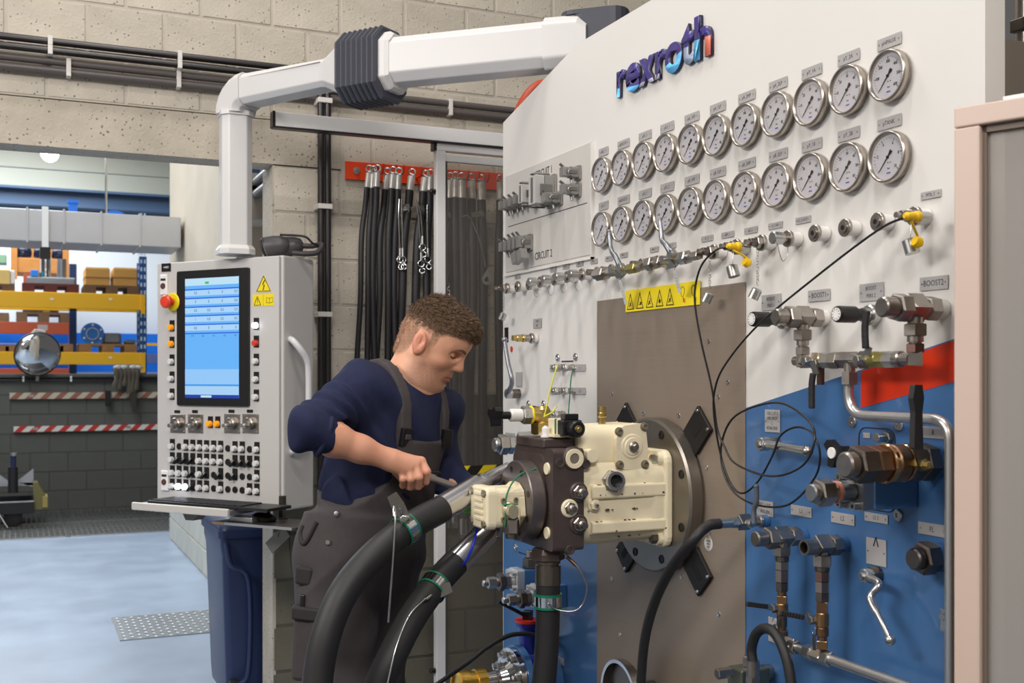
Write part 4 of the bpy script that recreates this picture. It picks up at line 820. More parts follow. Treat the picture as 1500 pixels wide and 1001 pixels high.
# ---- dark valve plate (second casting) with ports
b = MB(); vx = .118; b.prism(rrect(-vx, vx, -.120, .142, .012), .262, .350); part('valve_plate', b, IRON, r, .006)
b = MB(); b.box(-.10, .075, .142, .166, .270, .356); part('valve_cap', b, IRON, r, .004)
b = MB(); b.prism(rrect(-.115, .07, -.05, .125, .02), .350, .357); part('raised_face', b, IRON, r, .004)
def side_port(py_px, name, rr, m1, m2, h=.02, cap=False, x=vx, n=20):
    q = pl(PY-vx, *py_px); F3 = frame(V((x, q.y, q.z)), (0, 0, -1), (1, 0, 0)); b = MB(); b.M = F3; b.rev([(-.004, rr*1.25), (.004, rr*1.15), (.006, rr)], n=n); part(name+'_seat', b, m1, r)
    b = MB(); b.M = F3
    if cap: b.rev([(.004, rr), (.009, rr*.97), (.009, rr*.55), (.006, rr*.5)], n=n); part(name, b, m2, r); b = MB(); b.M = F3; b.rev([(.0065, rr*.5), (.007, rr*.5)], n=8); part(name+'_core', b, mat('core_grey', (120, 112, 100), .6), r)
    else: b.hexn((0, 0, .004), (0, 0, h*.55), rr*.85); b.rev([(h*.5, rr*.6), (h*1.3, rr*.55), (h*1.4, rr*.4), (h*2.0, rr*.38), (h*2., rr*.2)], n=n); part(name, b, m2, r)
side_port((840, 672), 'cream_port', .026, IRON, CREAM, cap=True)
side_port((847, 721), 'test_nipple', .022, IRON, STEEL); side_port((834, 745), 'test_nipple', .020, CREAM, STEEL, h=.016); side_port((847, 768), 'test_nipple', .022, IRON, STEEL)
b = MB(); b.M = T(0, 0, 0); 
for (px, py) in ((820, 679), (858, 680), (835, 806)):
    q = pl(PY-vx, px, py); b = MB(); b.M = frame(V((vx, q.y, q.z)), (0, 0, -1), (1, 0, 0)); b.rev([(-.004, .014), (.004, .012), (.004, .008), (.002, .007)], n=14); part('screw_boss', b, IRON, r)
for y_ in (.09, -.075):
    b = MB(); b.M = T(.085, y_, .350); b.rev([(0, .016), (.004, .015), (.004, .011)], n=18); part('cream_bushing', b, CREAM, r); b = MB(); b.M = T(.085, y_, .350); b.rev([(.002, .011), (.0025, .011)], n=16); part('bore', b, BLACKP, r)
# ---- round disc flange in front of the valve plate
b = MB(); b.M = T(-.012, .0, 0); b.rev([(.355, .103), (.360, .106), (.394, .106), (.397, .103)], (0, 0, 0), Zd, 56); part('disc_flange', b, IRON2, r)
for k in range(8):
    a = k*PI/4+.3; b = MB(); b.rev([(-.001, .009), (.0006, .009)], (-.012+.084*math.cos(a), .084*math.sin(a), .397), Zd, 12); part('bolt_hole', b, BLACKP, r)
# ---- gear pump in cream in front of the disc
g = thing('gear_pump', 'small cream gear pump with green wire on the front of the dark disc', 'pump', PMW(PY, PZ-.012, .4485))
b = MB(); b.M = T(-.012, 0, 0); b.prism([(-.07, -.012), (-.06, -.03), (.05, .018), (.062, .03), (.058, .045), (.03, .062), (.0, .064), (-.03, .05)], 0, .018); b.prism([(-.03, -.055), (.03, -.055), (.07, -.02), (.062, .03), (-.04, .03)], 0, .018); part('mount_flange', b, CREAM, g, .003)
b = MB(); b.loft([[V((x, y, z)) for x, y in rrect(-.055, .05, -.05, .052, .018)] for z in (.016, .10)], False); part('gear_body', b, CREAM, g, .003)
b = MB(); b.loft([[V((x, y, z)) for x, y in rrect(-.06, .052, -.054, .056, .018)] for z in (.100, .128)]+[[V((x, y, .134)) for x, y in rrect(-.054, .046, -.048, .05, .016)]], False); part('end_cover', b, CREAM, g, .003)
for k in range(5): b = MB(); b.box(-.025, .03, -.030+k*.016, -.022+k*.016, .134, .139); part('cover_rib', b, CREAM, g, .001)
for x, y_ in ((-.045, .04), (.038, .04), (.038, -.038), (-.045, -.038)): seg(g, 'cover_bolt', 'h', (x, y_, .132), (x, y_, .142), .010, mat('worn_screw', (150, 142, 122)))
b = MB(); b.M = frame(V((.05, -.005, .055)), (0, 0, -1), (1, 0, 0)); b.rev([(-.01, .026), (.006, .024), (.012, .018), (.03, .018)], n=20); part('inlet_neck', b, mat('aged_zinc', (196, 186, 158), .34, .6), g)
for x, y_ in ((-.022, .022), (.022, .022), (.022, -.026), (-.022, -.026)): b = MB(); b.M = frame(V((.05, y_, .055+x)), (0, 0, -1), (1, 0, 0)); b.rev([(0, .007), (.008, .007), (.008, .004), (.004, .003)], n=12); part('cap_screw', b, mat('worn_screw', (150, 142, 122)), g)
seg(g, 'union_nut', 'h', (.055, -.025, .05), (.055, -.062, .05), .026, STEEL); seg(g, 'elbow', 'c', (.055, -.06, .05), (.055, -.075, .05), .018, DSTEEL)
b = MB(); b.tube(spline([V((.05, .10, -.04)), V((.052, .085, .02)), V((.055, .055, .055)), V((.056, .02, .070)), V((.062, -.03, .074)), V((.06, -.045, .074))], 6), .0024, 6); b.tube([V((.056, .012, .074)), V((.072, .014, .035))], .0022, 6); b.ball((.058, .012, .073), .0055, 8, 6); part('green_wire', b, mat('green_wire', (12, 112, 84), .4), g)
for c_ in g.children: c_.data.transform(MX.Diagonal((1, 1, .80, 1)))
# ---- brass elbow, solenoid and white cap on the valve plate
s = thing('brass_elbow', 'brass elbow union with yellow seal ring on top of the dark casting', 'pipe fitting', PMW(PY+.03, PZ+.1722, .36)); 
q = V((0, 0, 0)); seg(s, 'union_nut', 'h', (0, 0, 0), (0, .032, 0), .030, BRASS); b = MB(); b.rev([(.030, .020), (.036, .022), (.066, .022), (.075, .016)], (0, 0, 0), (0, 1, 0), 20); b.cyl((0, .052, -.005), (0, .052, .034), .020); part('elbow', b, BRASS, s, .002)
b = MB(); b.ring((0, .052, .034), (0, 0, 1), .021, .004, 24, 8); part('seal_ring', b, mat('seal_yellow', (232, 206, 30), .4), s); seg(s, 'nut', 'h', (0, .052, .036), (0, .052, .06), .025, ZINC); seg(s, 'stem', 'b', (0, .052, .06), (0, .052, .095), .017, WHITEB); seg(s, 'neck', 'c', (0, .052, .095), (0, .052, .125), .010, BLACKP)
b = MB(); b.M = T(0, .052, .125); b.prism([((.030 if i % 4 < 2 else .017)*math.cos(i*PI/6+.4), (.030 if i % 4 < 2 else .017)*math.sin(i*PI/6+.4)) for i in range(12)], 0, .022); part('star_grip', b, BLACKP, s, .004)
s = thing('solenoid_valve', 'black solenoid coil with brass centre and yellow and green cable ties on the pump', 'valve', PMW(PY-.055, PZ+.1722, .34))
b = MB(); b.box(-.03, .02, -.002, .045, -.035, .03); part('coil_base', b, CREAM, s, .003); b = MB(); b.box(.018, .05, .002, .042, -.03, .026); part('coil_housing', b, BLACKP, s, .003); b = MB(); b.box(.02, .046, .042, .058, -.022, .018); part('connector', b, BLACKP, s, .002)
b = MB(); b.M = frame(V((.05, .020, -.004)), (0, 0, -1), (1, 0, 0)); b.rev([(0, .020), (.004, .022), (.024, .022), (.028, .018)], n=20); part('coil', b, BLACKP, s); b = MB(); b.M = frame(V((.077, .020, -.004)), (0, 0, -1), (1, 0, 0)); b.rev([(0, .0105), (.005, .009)], n=14); b.hexn((0, 0, .005), (0, 0, .008), .005); part('brass_tip', b, BRASS, s)
b = MB(); b.box(.012, .019, .0, .045, .026, .031); part('green_strip', b, MATS['green_wire'], s)
b = MB(); b.tube(spline([V((.0, .05, .055)), V((.004, .075, .05)), V((.008, .11, .044)), V((.014, .16, .032)), V((.016, .185, .024))], 5), .0018, 6); b.tube([V((0, .05, .056)), V((.01, .062, .035)), V((.012, .078, .026))], .0018, 6); part('yellow_tie', b, mat('tie_yellow', (224, 226, 50), .4), s)
b = MB(); b.tube(spline([V((.03, .056, 0)), V((.032, .09, -.002)), V((.034, .15, -.006)), V((.037, .175, -.012))], 5), .0015, 6); part('green_tie', b, MATS['green_wire'], s)
b = MB(); b.rev([(-.004, .013), (.001, .013), (.001, .010), (.020, .010), (.022, .007), (.026, .004)], (-.012, 0, .045), (0, 1, 0), 16); part('white_cap', b, WHITEB, s); b = MB(); b.box(-.10, .03, -.002, .005, .0, .04); part('gasket_strip', b, CREAM, s)
# ---- cluster of fittings at the bench edge behind the pump
t = PT('hexagon_fitting', 'large zinc hexagon union at the bench edge left of the dark casting', 'pipe fitting', 790, 650); r = t.o
chain(r, (0, 0, 0), Zd, [('boss', 'c', .02, .026, WHITEP), ('block', 's', .06, .030, ZINC), ('collar', 'b', .018, .027, STEEL), ('nut', 'h', .022, .034, ZINC), ('nut', 'h', .03, .036, STEEL), ('plug', 'b', .018, .024, ZINC)])
t = PT('upper_fitting', 'stacked small zinc fitting above the large hexagon union', 'pipe fitting', 800, 605); r = t.o
chain(r, (0, 0, 0), Zd, [('boss', 'c', .014, .018, WHITEP), ('nut', 'h', .02, .018, STEEL), ('body', 'b', .02, .014, STEEL), ('nut', 'h', .016, .018, ZINC)])
t = PT('lower_fitting', 'small zinc screw fitting below the large hexagon union', 'pipe fitting', 783, 690); r = t.o
chain(r, (0, 0, 0), Zd, [('block', 's', .03, .022, ZINC), ('nut', 'h', .02, .022, STEEL), ('body', 'b', .03, .016, ZINC), ('nut', 'h', .02, .02, STEEL), ('plug', 'b', .02, .012, STEEL)])
for px, py, lab, nn in ((800, 852, 'upper', .0), (832, 876, 'lower', .0)):
    t = PT('flange_union', '%s white zinc flange union with stepped nuts beside the vertical hose' % lab, 'pipe fitting', px-8, py-4); r = t.o
    b = MB(); b.box(-.036, .036, -.034, .04, 0, .075); part('block', b, BLUE if lab == 'upper' else BLUE, r, .002); b = MB(); b.M = T(0, 0, .075); b.prism(rrect(-.036, .036, -.036, .042, .008), 0, .026); part('flange', b, mat('white_zinc', (206, 208, 210), .34, .5), r, .002)
    for x in (-.022, .022):
        for y_ in (-.02, .03): b = MB(); b.rev([(0, .009), (.016, .009), (.016, .005), (.008, .004)], (x, y_, .101), Zd, 12); part('cap_screw', b, MATS['white_zinc'], r)
    chain(r, (0, 0, .101), Zd, [('collar', 'b', .016, .022, MATS['white_zinc']), ('nut', 'h', .020, .027, STEEL), ('nut', 'h', .022, .031, DSTEEL), ('collar', 'c', .008, .016, ZINC), ('nut', 'h', .030, .020, ZINC), ('tip', 'b', .016, .011, ZINC)])
    if lab == 'upper': seg(r, 'top_nut', 'h', (.004, .04, .035), (.004, .075, .035), .031, DSTEEL); seg(r, 'top_plug', 'b', (.004, .075, .035), (.004, .10, .035), .019, STEEL)
# ---- butterfly valve, bolted flange pipe and brass cap at the bottom
BL2 = mat('deep_blue_paint', (26, 40, 150), .35, coat=.3)
t = PT('suction_pipe', 'bolted steel flange pipe with a brass cap coupling and blue flange valve at the bottom', 'pipe', 812, 985); r = t.o
A = V((0, 0, 1))
def cz(o): return V((0, -.012, o))
b = MB(); b.rev([(0, .075), (.05, .075)], cz(0), A, 32); part('pipe_stub', b, BLUE, r); b = MB(); b.rev([(.05, .115), (.072, .115)], cz(0), A, 40); part('blue_flange', b, BLUE, r, .002)
b = MB(); b.rev([(.072, .095), (.12, .095)], cz(0), A, 32); part('valve_body', b, BL2, r); b = MB(); b.cyl(V((0, .05, .096)), V((0, .165, .096)), .030, .026); b.rev([(.165, .038), (.178, .038)], V((0, 0, .096)), (0, 1, 0), 20); part('valve_neck', b, BL2, r, .003)
b = MB(); b.rev([(.178, .043), (.186, .043)], V((0, 0, .096)), (0, 1, 0), 24); part('red_ring', b, mat('signal_red', (226, 48, 20), .4), r); seg(r, 'square_stem', 's', (0, .184, .096), (0, .215, .096), .014, BLACKP)
b = MB(); b.M = T(0, .2, .096); F4 = frame((0, 0, 0), (0, .28, .5), (1, 0, 0)); b.M = T(0, .196, .1) @ F4; b.box(0, .12, -.006, .006, -.014, .014); part('lever', b, BLACKP, r, .003)
b = MB(); b.rev([(.12, .115), (.142, .115)], cz(0), A, 40); part('blue_flange', b, BLUE, r, .002); b = MB(); b.rev([(.144, .108), (.162, .108)], cz(0), A, 40); b.rev([(.162, .066), (.182, .052), (.205, .044), (.206, .048), (.218, .048), (.220, .044), (.262, .040)], cz(0), A, 32); part('steel_flange', b, CHROME, r)
for k in range(8):
    a = k*PI/4+PI/8; c_ = V((.088*math.cos(a), .088*math.sin(a)-.012, 0)); seg(r, 'flange_bolt', 'h', c_+A*.162, c_+A*.176, .014, ZINC); seg(r, 'bolt_end', 'c', c_+A*.176, c_+A*.188, .008, ZINC); seg(r, 'stud', 'c', c_+A*.045, c_+A*.145, .0075, ZINC); seg(r, 'stud_nut', 'h', c_+A*.130, c_+A*.144, .0135, ZINC)
b = MB(); b.rev([(.25, .040), (.252, .052), (.285, .052), (.286, .047), (.31, .047), (.312, .053), (.345, .053), (.352, .049), (.352, .042), (.345, .04)], cz(0), A, 32); part('brass_cap', b, mat('yellow_brass', (222, 180, 84), .30, 1), r)
for s_ in (1, -1): b = MB(); b.tube(spline([V((s_*.055, -.045, .27)), V((s_*.064, -.05, .30)), V((s_*.06, -.05, .35)), V((s_*.058, -.05, .365))], 4), .009, 8); part('cam_lever', b, MATS['yellow_brass'], r)
for s_ in (1,): b = MB(); b.ring((.058, -.05, .372), (1, 0, 0), .012, .003, 16, 6); part('pull_ring', b, MATS['yellow_brass'], r)
t = PT('thin_hose', 'thin black hose looping behind the brass cap at the bottom left of the bench', 'hose', 775, 935, n=.05)
b = MB(); b.tube(spline([t.L(812, 938, .004), t.L(796, 932, .08), t.L(752, 930, .20), t.L(715, 948, .30), t.L(680, 975, .38), t.L(630, 1010, .45)], 8), .0075, 8); part('hose_body', b, BLACKR, t.o)
# ---- vertical hose under the dark casting
t = thing('vertical_hose', 'thick black hose hanging from a steel swivel under the dark casting', 'hose', PMW(PY-.03, PZ-.132, .372))
def vz(d): return V((0, -d, 0))
b = MB(); b.rev([(-.01, .04), (.004, .046), (.02, .046), (.024, .036)], (0, 0, 0), (0, -1, 0), 6, False); part('swivel_nut', b, IRON, t, .002); b = MB(); b.rev([(.02, .032), (.03, .033), (.03, .028), (.036, .028), (.036, .034), (.085, .034), (.088, .031)], (0, 0, 0), (0, -1, 0), 28); part('ferrule', b, mat('dull_steel', (120, 112, 104), .34, .9), t)
q = spline([V((0, -.08, 0)), V((0, -.15, 0)), V((-.0, -.25, .004)), V((-.0, -.37, .016)), V((0, -.50, .045)), V((0, -.7, .10))], 6); b = MB(); b.tube(q, .032, 18); part('hose_body', b, BLACKR, t)
b = MB(); b.rev([(.115, .036), (.143, .036)], (0, 0, 0), (0, -1, 0), 28); part('clamp_band', b, CHROME, t)
b = MB(); b.rev([(.110, .0375), (.116, .0375)], (0, 0, 0), (0, -1, 0), 28); b.rev([(.142, .0375), (.148, .0375)], (0, 0, 0), (0, -1, 0), 28); part('clamp_edge', b, MATS['green_wire'], t)
t2 = thing('safety_wire', 'thin steel safety wire looping right of the vertical hose', 'wire', PMW(PY-.07, PZ-.131, .36)); b = MB(); b.tube(spline([V((.01, 0, -.01)), V((.03, -.03, -.035)), V((.04, -.08, -.06)), V((.03, -.13, -.055)), V((.02, -.15, -.03)), V((.0, -.145, .01)), V((-.0, -.128, .03))], 6), .0024, 6); part('wire', b, ZINC, t2); b = MB(); b.tube([V((.016, -.008, -.015)), V((.03, -.03, -.035))], .005, 8); part('crimp', b, BRONZE, t2)
# ---- two big hoses coming towards the room with bright ferrules
SATIN = mat('satin_steel', (214, 214, 217), .27, 1, .04, 20)
def big_hose(name, label, pts, rr, nf, cl, group=None, lan=None):
    # pts: (px, py, depth); silver tube, ferrule, then rubber
    P = [atD(*p) for p in pts]; M0 = T(*P[0]); t = thing(name, label, 'hose', M0, 'big hoses on the pump'); Pl = [p-P[0] for p in P]
    b = MB(); b.tube(spline(Pl[:nf], 8), rr*.62, 18); part('steel_tube', b, SATIN, t)
    a, c = Pl[nf-1], Pl[nf]; d = (c-a); L = d.length; b = MB(); b.rev([(-.02, rr*.62), (-.015, rr*.8), (-.006, rr*.8), (-.004, rr*.70), (.004, rr*.70), (.008, rr*.93), (L, rr*.97), (L+.004, rr*.9)], a, d, 28); part('ferrule', b, SATIN, t)
    q = spline(Pl[nf-1:], 8)[8:]; b = MB(); b.tube(q, rr, 20); part('hose_body', b, BLACKR, t)
    i = cl; p0, p1 = q[i], q[i+1]; d = (p1-p0).normalized(); b = MB(); b.rev([(0, rr*1.03), (0, rr*1.08), (.028, rr*1.08), (.028, rr*1.03)], p0, d, 28, cap=False); part('clamp_band', b, CHROME, t)
    b = MB(); b.rev([(-.004, rr*1.04), (-.004, rr*1.1), (.001, rr*1.1)], p0, d, 28, cap=False); b.rev([(.027, rr*1.1), (.032, rr*1.1), (.032, rr*1.04)], p0, d, 28, cap=False); part('clamp_edge', b, MATS['green_wire'], t)
    return t, q, P[0]
t1, q1, o1 = big_hose('big_hose', 'upper thick black hose with bright ferrule in front of the man', [(746, 689, 3.04), (722, 700, 3.00), (704, 711, 2.97), (648, 745, 2.88), (600, 772, 2.80), (548, 814, 2.72), (505, 866, 2.66), (478, 930, 2.62), (465, 1000, 2.60), (462, 1090, 2.58)], .0365, 3, 8)
t2, q2, o2 = big_hose('big_hose', 'lower thick black hose with bright ferrule and blue tie', [(755, 738, 3.07), (737, 755, 3.04), (716, 777, 3.00), (668, 824, 2.93), (640, 855, 2.87), (604, 905, 2.78), (575, 960, 2.72), (553, 1010, 2.70), (535, 1080, 2.7)], .0365, 3, 8)
# lug plates and lanyard wires on the hose clamps
def lug(t, o, p, up, wire, label):
    F = frame(p, up, (-.5, -.85, .1)); b = MB(); b.M = F; b.prism([(-.02, -.012), (.03, -.016), (.062, -.012), (.062, .014), (.03, .018), (-.02, .014)], -.002, .002); part('lug_plate', b, CHROME, t, .001)
    b = MB(); b.M = F; b.cyl((-.008, 0, -.012), (-.008, 0, .018), .006, n=10); b.hexn((-.008, 0, .018), (-.008, 0, .026), .009); part('clamp_screw', b, ZINC, t)
    b = MB(); W = [atD(*w_)-o for w_ in wire]; b.tube(spline(W, 8), .0028, 7); part('lanyard_wire', b, ZINC, t); b = MB(); b.tube([W[0].lerp(W[1], .2), W[0].lerp(W[1], .65)], .0055, 8); part('crimp', b, CHROME, t)
p = q1[9]; lug(t1, o1, atD(592, 756, 2.76)-o1, (-.5, .0, .75), [(577, 742, 2.73), (579, 765, 2.71), (575, 830, 2.70), (569, 912, 2.70)], '')
lug(t2, o2, atD(628, 872, 2.83)-o2, (.8, .2, .15), [(632, 872, 2.79), (618, 882, 2.76), (598, 905, 2.72), (580, 950, 2.67), (566, 1010, 2.64)], '')
b = MB(); w_ = [atD(700, 768, 2.93), atD(694, 795, 2.89), atD(684, 820, 2.885), atD(677, 829, 2.90)]; b.tube(spline([x-o2 for x in w_], 5), .0032, 6); part('blue_tie', b, mat('tie_blue', (24, 48, 200), .4), t2)
# ================================================================ pendant control box on its swing arm
BOXM = frame(V((4.32*SY-.901*CY, 4.32*CY+.901*SY, 1.02)), (0, 0, 0) if 0 else V((.882*CY-.471*SY, -.882*SY-.471*CY, 0)), V((-.471*SY*1-.882*0, 0, 0)) if 0 else V((-.471*CY-.882*SY, .471*SY-.882*CY, 0)))
_x = V(BOXM.col[0][:3]); _z = V(BOXM.col[2][:3])
# local axes of the box: x right along the face, y up, z out of the face; origin at the lower right front corner
BOXM = MX(((_x.x, 0, _z.x, BOXM[0][3]), (_x.y, 0, _z.y, BOXM[1][3]), (0, 1, 0, 1.02), (0, 0, 0, 1)))
BI = BOXM.inverted()
def hitM(MI, px, py, out=0):
    o = MI @ V((0, 0, H)); d = MI.to_3x3() @ ray(px, py); t = (out-o.z)/d.z; return o+d*t
def fb(px, py, out=0): return hitM(BI, px, py, out)
BW, BH, BD = .665, 1.004, .203
SHELL = mat('box_shell_grey', (194, 191, 188), .45)
bxo = thing('control_box', 'light grey pendant control box with tall touch screen and rows of push buttons', 'control box', BOXM); r = bxo
b = MB(); b.box(-BW, 0, 0, BH, -BD, -.012); part('shell', b, SHELL, r, .008)
b = MB(); b.box(-BW+.002, -.012, .004, BH-.004, -.012, 0); part('front_panel', b, SHELL, r, .003)
a, c = fb(261.5, 594), fb(366.5, 392); b = MB(); b.prism(rrect(a.x, c.x, a.y, c.y, .008), 0, .010); part('screen_bezel', b, BLACKP, r, .002)
a, c = fb(274, 583), fb(352.5, 405); X0, X1, Y0, Y1 = a.x, c.x, a.y, c.y
def screen_mat(nm, col, e=.98):
    m = mat(nm, col, .3, emit=e); m.node_tree.nodes['Principled BSDF'].inputs['Base Color'].default_value = (.01, .01, .012, 1); return m
scr = MB(); scr.box(X0, X1, Y0, Y1, .010, .0108); S = part('screen', scr, screen_mat('screen_blue', (104, 184, 255)), r)
def srow(nm, u0, u1, v0, v1, m, z=.0112): b = MB(); b.box(X0+(X1-X0)*u0, X0+(X1-X0)*u1, Y1-(Y1-Y0)*v1, Y1-(Y1-Y0)*v0, .0108, z); return part(nm, b, m, S)
for k in range(5): srow('screen_band', 0, 1, .10+.073*k, .145+.073*k, screen_mat('screen_pale', (176, 219, 255)))
for k in range(6): srow('screen_rule', 0, 1, .088+.0735*k, .097+.0735*k, screen_mat('screen_rule_blue', (24, 92, 224)), .0114)
srow('screen_top', 0, 1, 0, .06, screen_mat('screen_pale2', (196, 232, 252))); srow('green_mark', .38, .45, .03, .05, screen_mat('screen_green', (60, 200, 90)), .0115)
srow('screen_lower', 0, 1, .76, .89, screen_mat('screen_pale3', (150, 205, 255))); srow('screen_footer_line', 0, 1, .885, .90, screen_mat('screen_mid', (60, 160, 240)), .0114); srow('screen_footer', 0, 1, .90, .972, screen_mat('screen_pale4', (172, 214, 250)), .0113); srow('task_bar', 0, 1, .972, 1, screen_mat('screen_dark', (10, 60, 170)), .0115); srow('task_field', .3, .5, .977, .995, screen_mat('screen_pale2', (196, 232, 252)), .0117)
SD = mat('screen_digit', (40, 70, 110), .5, emit=.15)
for k, vals in enumerate((('0.0', '0', '0', '0.0'), ('0', '0', '0', '0.0'), ('0.0', '0.0', '0.0', '0.0'), ('1', '0.0', '0.0', '0.0'), ('0.0', '0', '0', '0'))):
    for j, v_ in enumerate(vals): text(v_, .017, SD, S, T(X0+(X1-X0)*(.20+.25*j), Y1-(Y1-Y0)*(.122+.0735*k), .0114), .0001, name='digits', sx=.8)
for j, v_ in enumerate(('19.9', '18.5', '0.0', '0.0', '0.0')): text(v_, .011, SD, S, T(X0+(X1-X0)*(.14+.2*j), Y1-(Y1-Y0)*.482, .0110), .0001, name='digits', sx=.8)
# tag, key switches
a = fb(244, 392); b = MB(); b.cbox((a.x, a.y, .002), (.05, .034, .004)); tg = part('tag_plate', b, BLACKP, r); text('+H01', .014, WHITEB, tg, T(a.x, a.y, .004), .0003)
for px, py in ((242, 417.5), (243.4, 704)):
    a = fb(px, py); b = MB(); b.chbox(a.x-.02, a.x+.02, a.y-.042, a.y+.042, 0, .012, .003); ks = part('key_socket', b, WHITEB, r); b = MB(); b.rev([(.012, .013), (.016, .012)], (a.x, a.y-.006, 0), Zd, 16); part('socket_hole', b, mat('socket_dark', (90, 52, 52), .5), ks); b = MB(); b.box(a.x-.014, a.x+.014, a.y+.016, a.y+.026, .012, .0126); part('socket_mark', b, PRINT, ks)
a = fb(255.5, 443); b = MB(); b.rev([(0, .038), (.010, .038), (.014, .034)], (a.x, a.y, 0), Zd, 28); es = part('emergency_stop', b, mat('estop_yellow', (232, 214, 20), .4), r); b = MB(); b.rev([(.014, .015), (.034, .015), (.036, .026), (.050, .028), (.058, .022), (.060, .0)], (a.x, a.y, 0), Zd, 24, cap=False); part('mushroom_head', b, mat('estop_red', (222, 66, 40), .35), es)
# push buttons
LAMPW = mat('lamp_white', (238, 240, 255), .3, emit=4.0); ORB = mat('button_orange', (244, 158, 20), .3, emit=.25); WB = mat('button_white', (214, 213, 212), .3); RB = mat('button_red', (214, 60, 40), .3)
mesh_b = {}
def push(x, y, kind, up=1, lab=True):
    if lab:
        if 'lab' not in mesh_b: b = MB(); b.box(-.0125, .0125, -.016, .030, 0, .003); mesh_b['lab'] = b.mesh('label_holder', BLACKP)
        o = part('label_holder', mesh_b['lab'], None, r); o.location = (x, y, .0005)
    key = kind
    if key not in mesh_b:
        b = MB(); m_ = {'W': WB, 'O': ORB, 'R': RB, 'L': LAMPW, 'o': BLACKP, 'S': BLACKP}[kind]
        if kind == 'o': b.rev([(0, .0135), (.003, .0135), (.004, .012)], (0, 0, 0), Zd, 18)
        elif kind == 'S': b.rev([(.003, .0125), (.010, .0125), (.011, .011)], (0, 0, 0), Zd, 18); b.M = RZ(-.75); b.box(-.0045, .0045, -.020, .016, .010, .024); b.M = None
        else: b.rev([(.003, .0125), (.008, .0125)], (0, 0, 0), Zd, 20); b.rev([(.008, .0112), (.018, .0112), (.0195, .0095), (.0195, .0)], (0, 0, 0), Zd, 20, cap=False)
        mesh_b[key] = b.mesh('push_button', m_)
        if kind == 'S': b = MB(); b.M = RZ(-.75); b.box(-.001, .001, .002, .0155, .024, .0246); mesh_b['Sm'] = b.mesh('pointer_mark', WHITEB)
    o = part({'o': 'blanking_plug', 'S': 'selector_switch'}.get(kind, 'push_button'), mesh_b[key], None, r, label={'O': 'orange push button', 'R': 'red push button', 'L': 'lit white push button', 'S': 'black selector switch'}.get(kind)); o.location = (x, y, .0005)
    if kind == 'S': part('pointer_mark', mesh_b['Sm'], None, o)
xl, xr = fb(252.5, 530).x, fb(376, 530).x
for py, k in zip((480, 504, 530, 555, 580), 'OOWWW'): push(xl, fb(252.5, py).y, k)
for py, k in zip((477, 503, 529.5, 556, 582), 'LRWWW'): push(xr, fb(376, py).y, k)
for px in (308.7, 319.5): push(fb(px, 621).x, fb(px, 621).y, 'O')
cx0, cx1 = fb(253, 655).x, fb(376.8, 657).x
for py, row in ((656.3, 'WoWWWWWWoWWoW'), (676.2, 'WSSSWWWWoSSSW'), (696, 'WWWSWSoSoSooW'), (715.8, 'WLLSWWoWoooWW')):
    y_ = fb(314, py).y
    for j, k in enumerate(row): push(cx0+(cx1-cx0)*j/12, y_, k, lab=k != 'o')
for px in (261, 287, 340.5, 367.5):
    a = fb(px, 621); b = MB(); b.chbox(a.x-.041, a.x+.041, a.y-.038, a.y+.038, 0, .004, .001); pp = part('joystick_plate', b, STEEL, r); b = MB(); b.rev([(.004, .027), (.02, .026), (.024, .022), (.024, .013), (.032, .012)], (a.x, a.y, 0), Zd, 24); part('potentiometer', b, STEEL, pp); b = MB(); b.box(a.x-.005, a.x+.022, a.y-.006, a.y+.002, .032, .044); b.rev([(.032, .009), (.05, .008)], (a.x-.004, a.y-.006, 0), Zd, 12); part('pointer_knob', b, ZINC, pp)
    for sx in (-1, 1):
        for sy in (-1, 1): b = MB(); b.rev([(.004, .004), (.006, .003)], (a.x+sx*.034, a.y+sy*.031, 0), Zd, 8); part('plate_screw', b, ZINC, pp)
    b = MB(); b.cbox((a.x-.004, a.y+.050, .001), (.030, .012, .003)); part('label_holder', b, BLACKP, r)
# warning signs
a = fb(386.5, 415.5); b = MB(); b.prism([(a.x-.04, a.y-.034), (a.x+.04, a.y-.034), (a.x, a.y+.034)], 0, .001); ts = part('warning_triangle', b, YEL, r)
class _(object): pass
def tri2(cx, cy, h, w_, t, z):
    b = MB(); P = [(cx-w_/2, cy-h/2), (cx+w_/2, cy-h/2), (cx, cy+h/2)]
    for i in range(3): p0, p1 = V((*P[i], z)), V((*P[(i+1) % 3], z)); b.tube([p0, p1], t, 4)
    return b
b = tri2(a.x, a.y, .060, .070, .0016, .001); b.tube([(a.x+.006, a.y+.014, .0012), (a.x-.005, a.y-.004, .0012), (a.x+.004, a.y-.006, .0012), (a.x-.003, a.y-.026, .0012)], .0022, 4); part('flash_mark', b, PRINT, ts)
a, c = fb(370.5, 449), fb(401.5, 430.5); b = MB(); b.box(a.x, c.x, a.y, c.y, 0, .001); ms = part('manual_sign', b, YEL, r); m_ = (a+c)/2
b = tri2(a.x+.024, m_.y-.002, .034, .034, .0014, .001); b.box(a.x+.0228, a.x+.0252, m_.y-.008, m_.y+.006, .001, .0014); b.box(a.x+.0228, a.x+.0252, m_.y-.014, m_.y-.011, .001, .0014); b.box(m_.x-.0004, m_.x+.0004, a.y, c.y, .001, .0013); part('warning_mark', b, PRINT, ms)
b = MB(); o = c.x-.022; b.tube([(o-.016, m_.y-.01, .0012), (o-.016, m_.y+.01, .0012), (o, m_.y+.006, .0012), (o+.016, m_.y+.01, .0012), (o+.016, m_.y-.01, .0012), (o, m_.y-.012, .0012), (o-.016, m_.y-.01, .0012)], .001, 4); b.tube([(o, m_.y+.006, .0012), (o, m_.y-.012, .0012)], .001, 4); part('book_mark', b, mat('book_ink', (110, 96, 10), .5), ms)
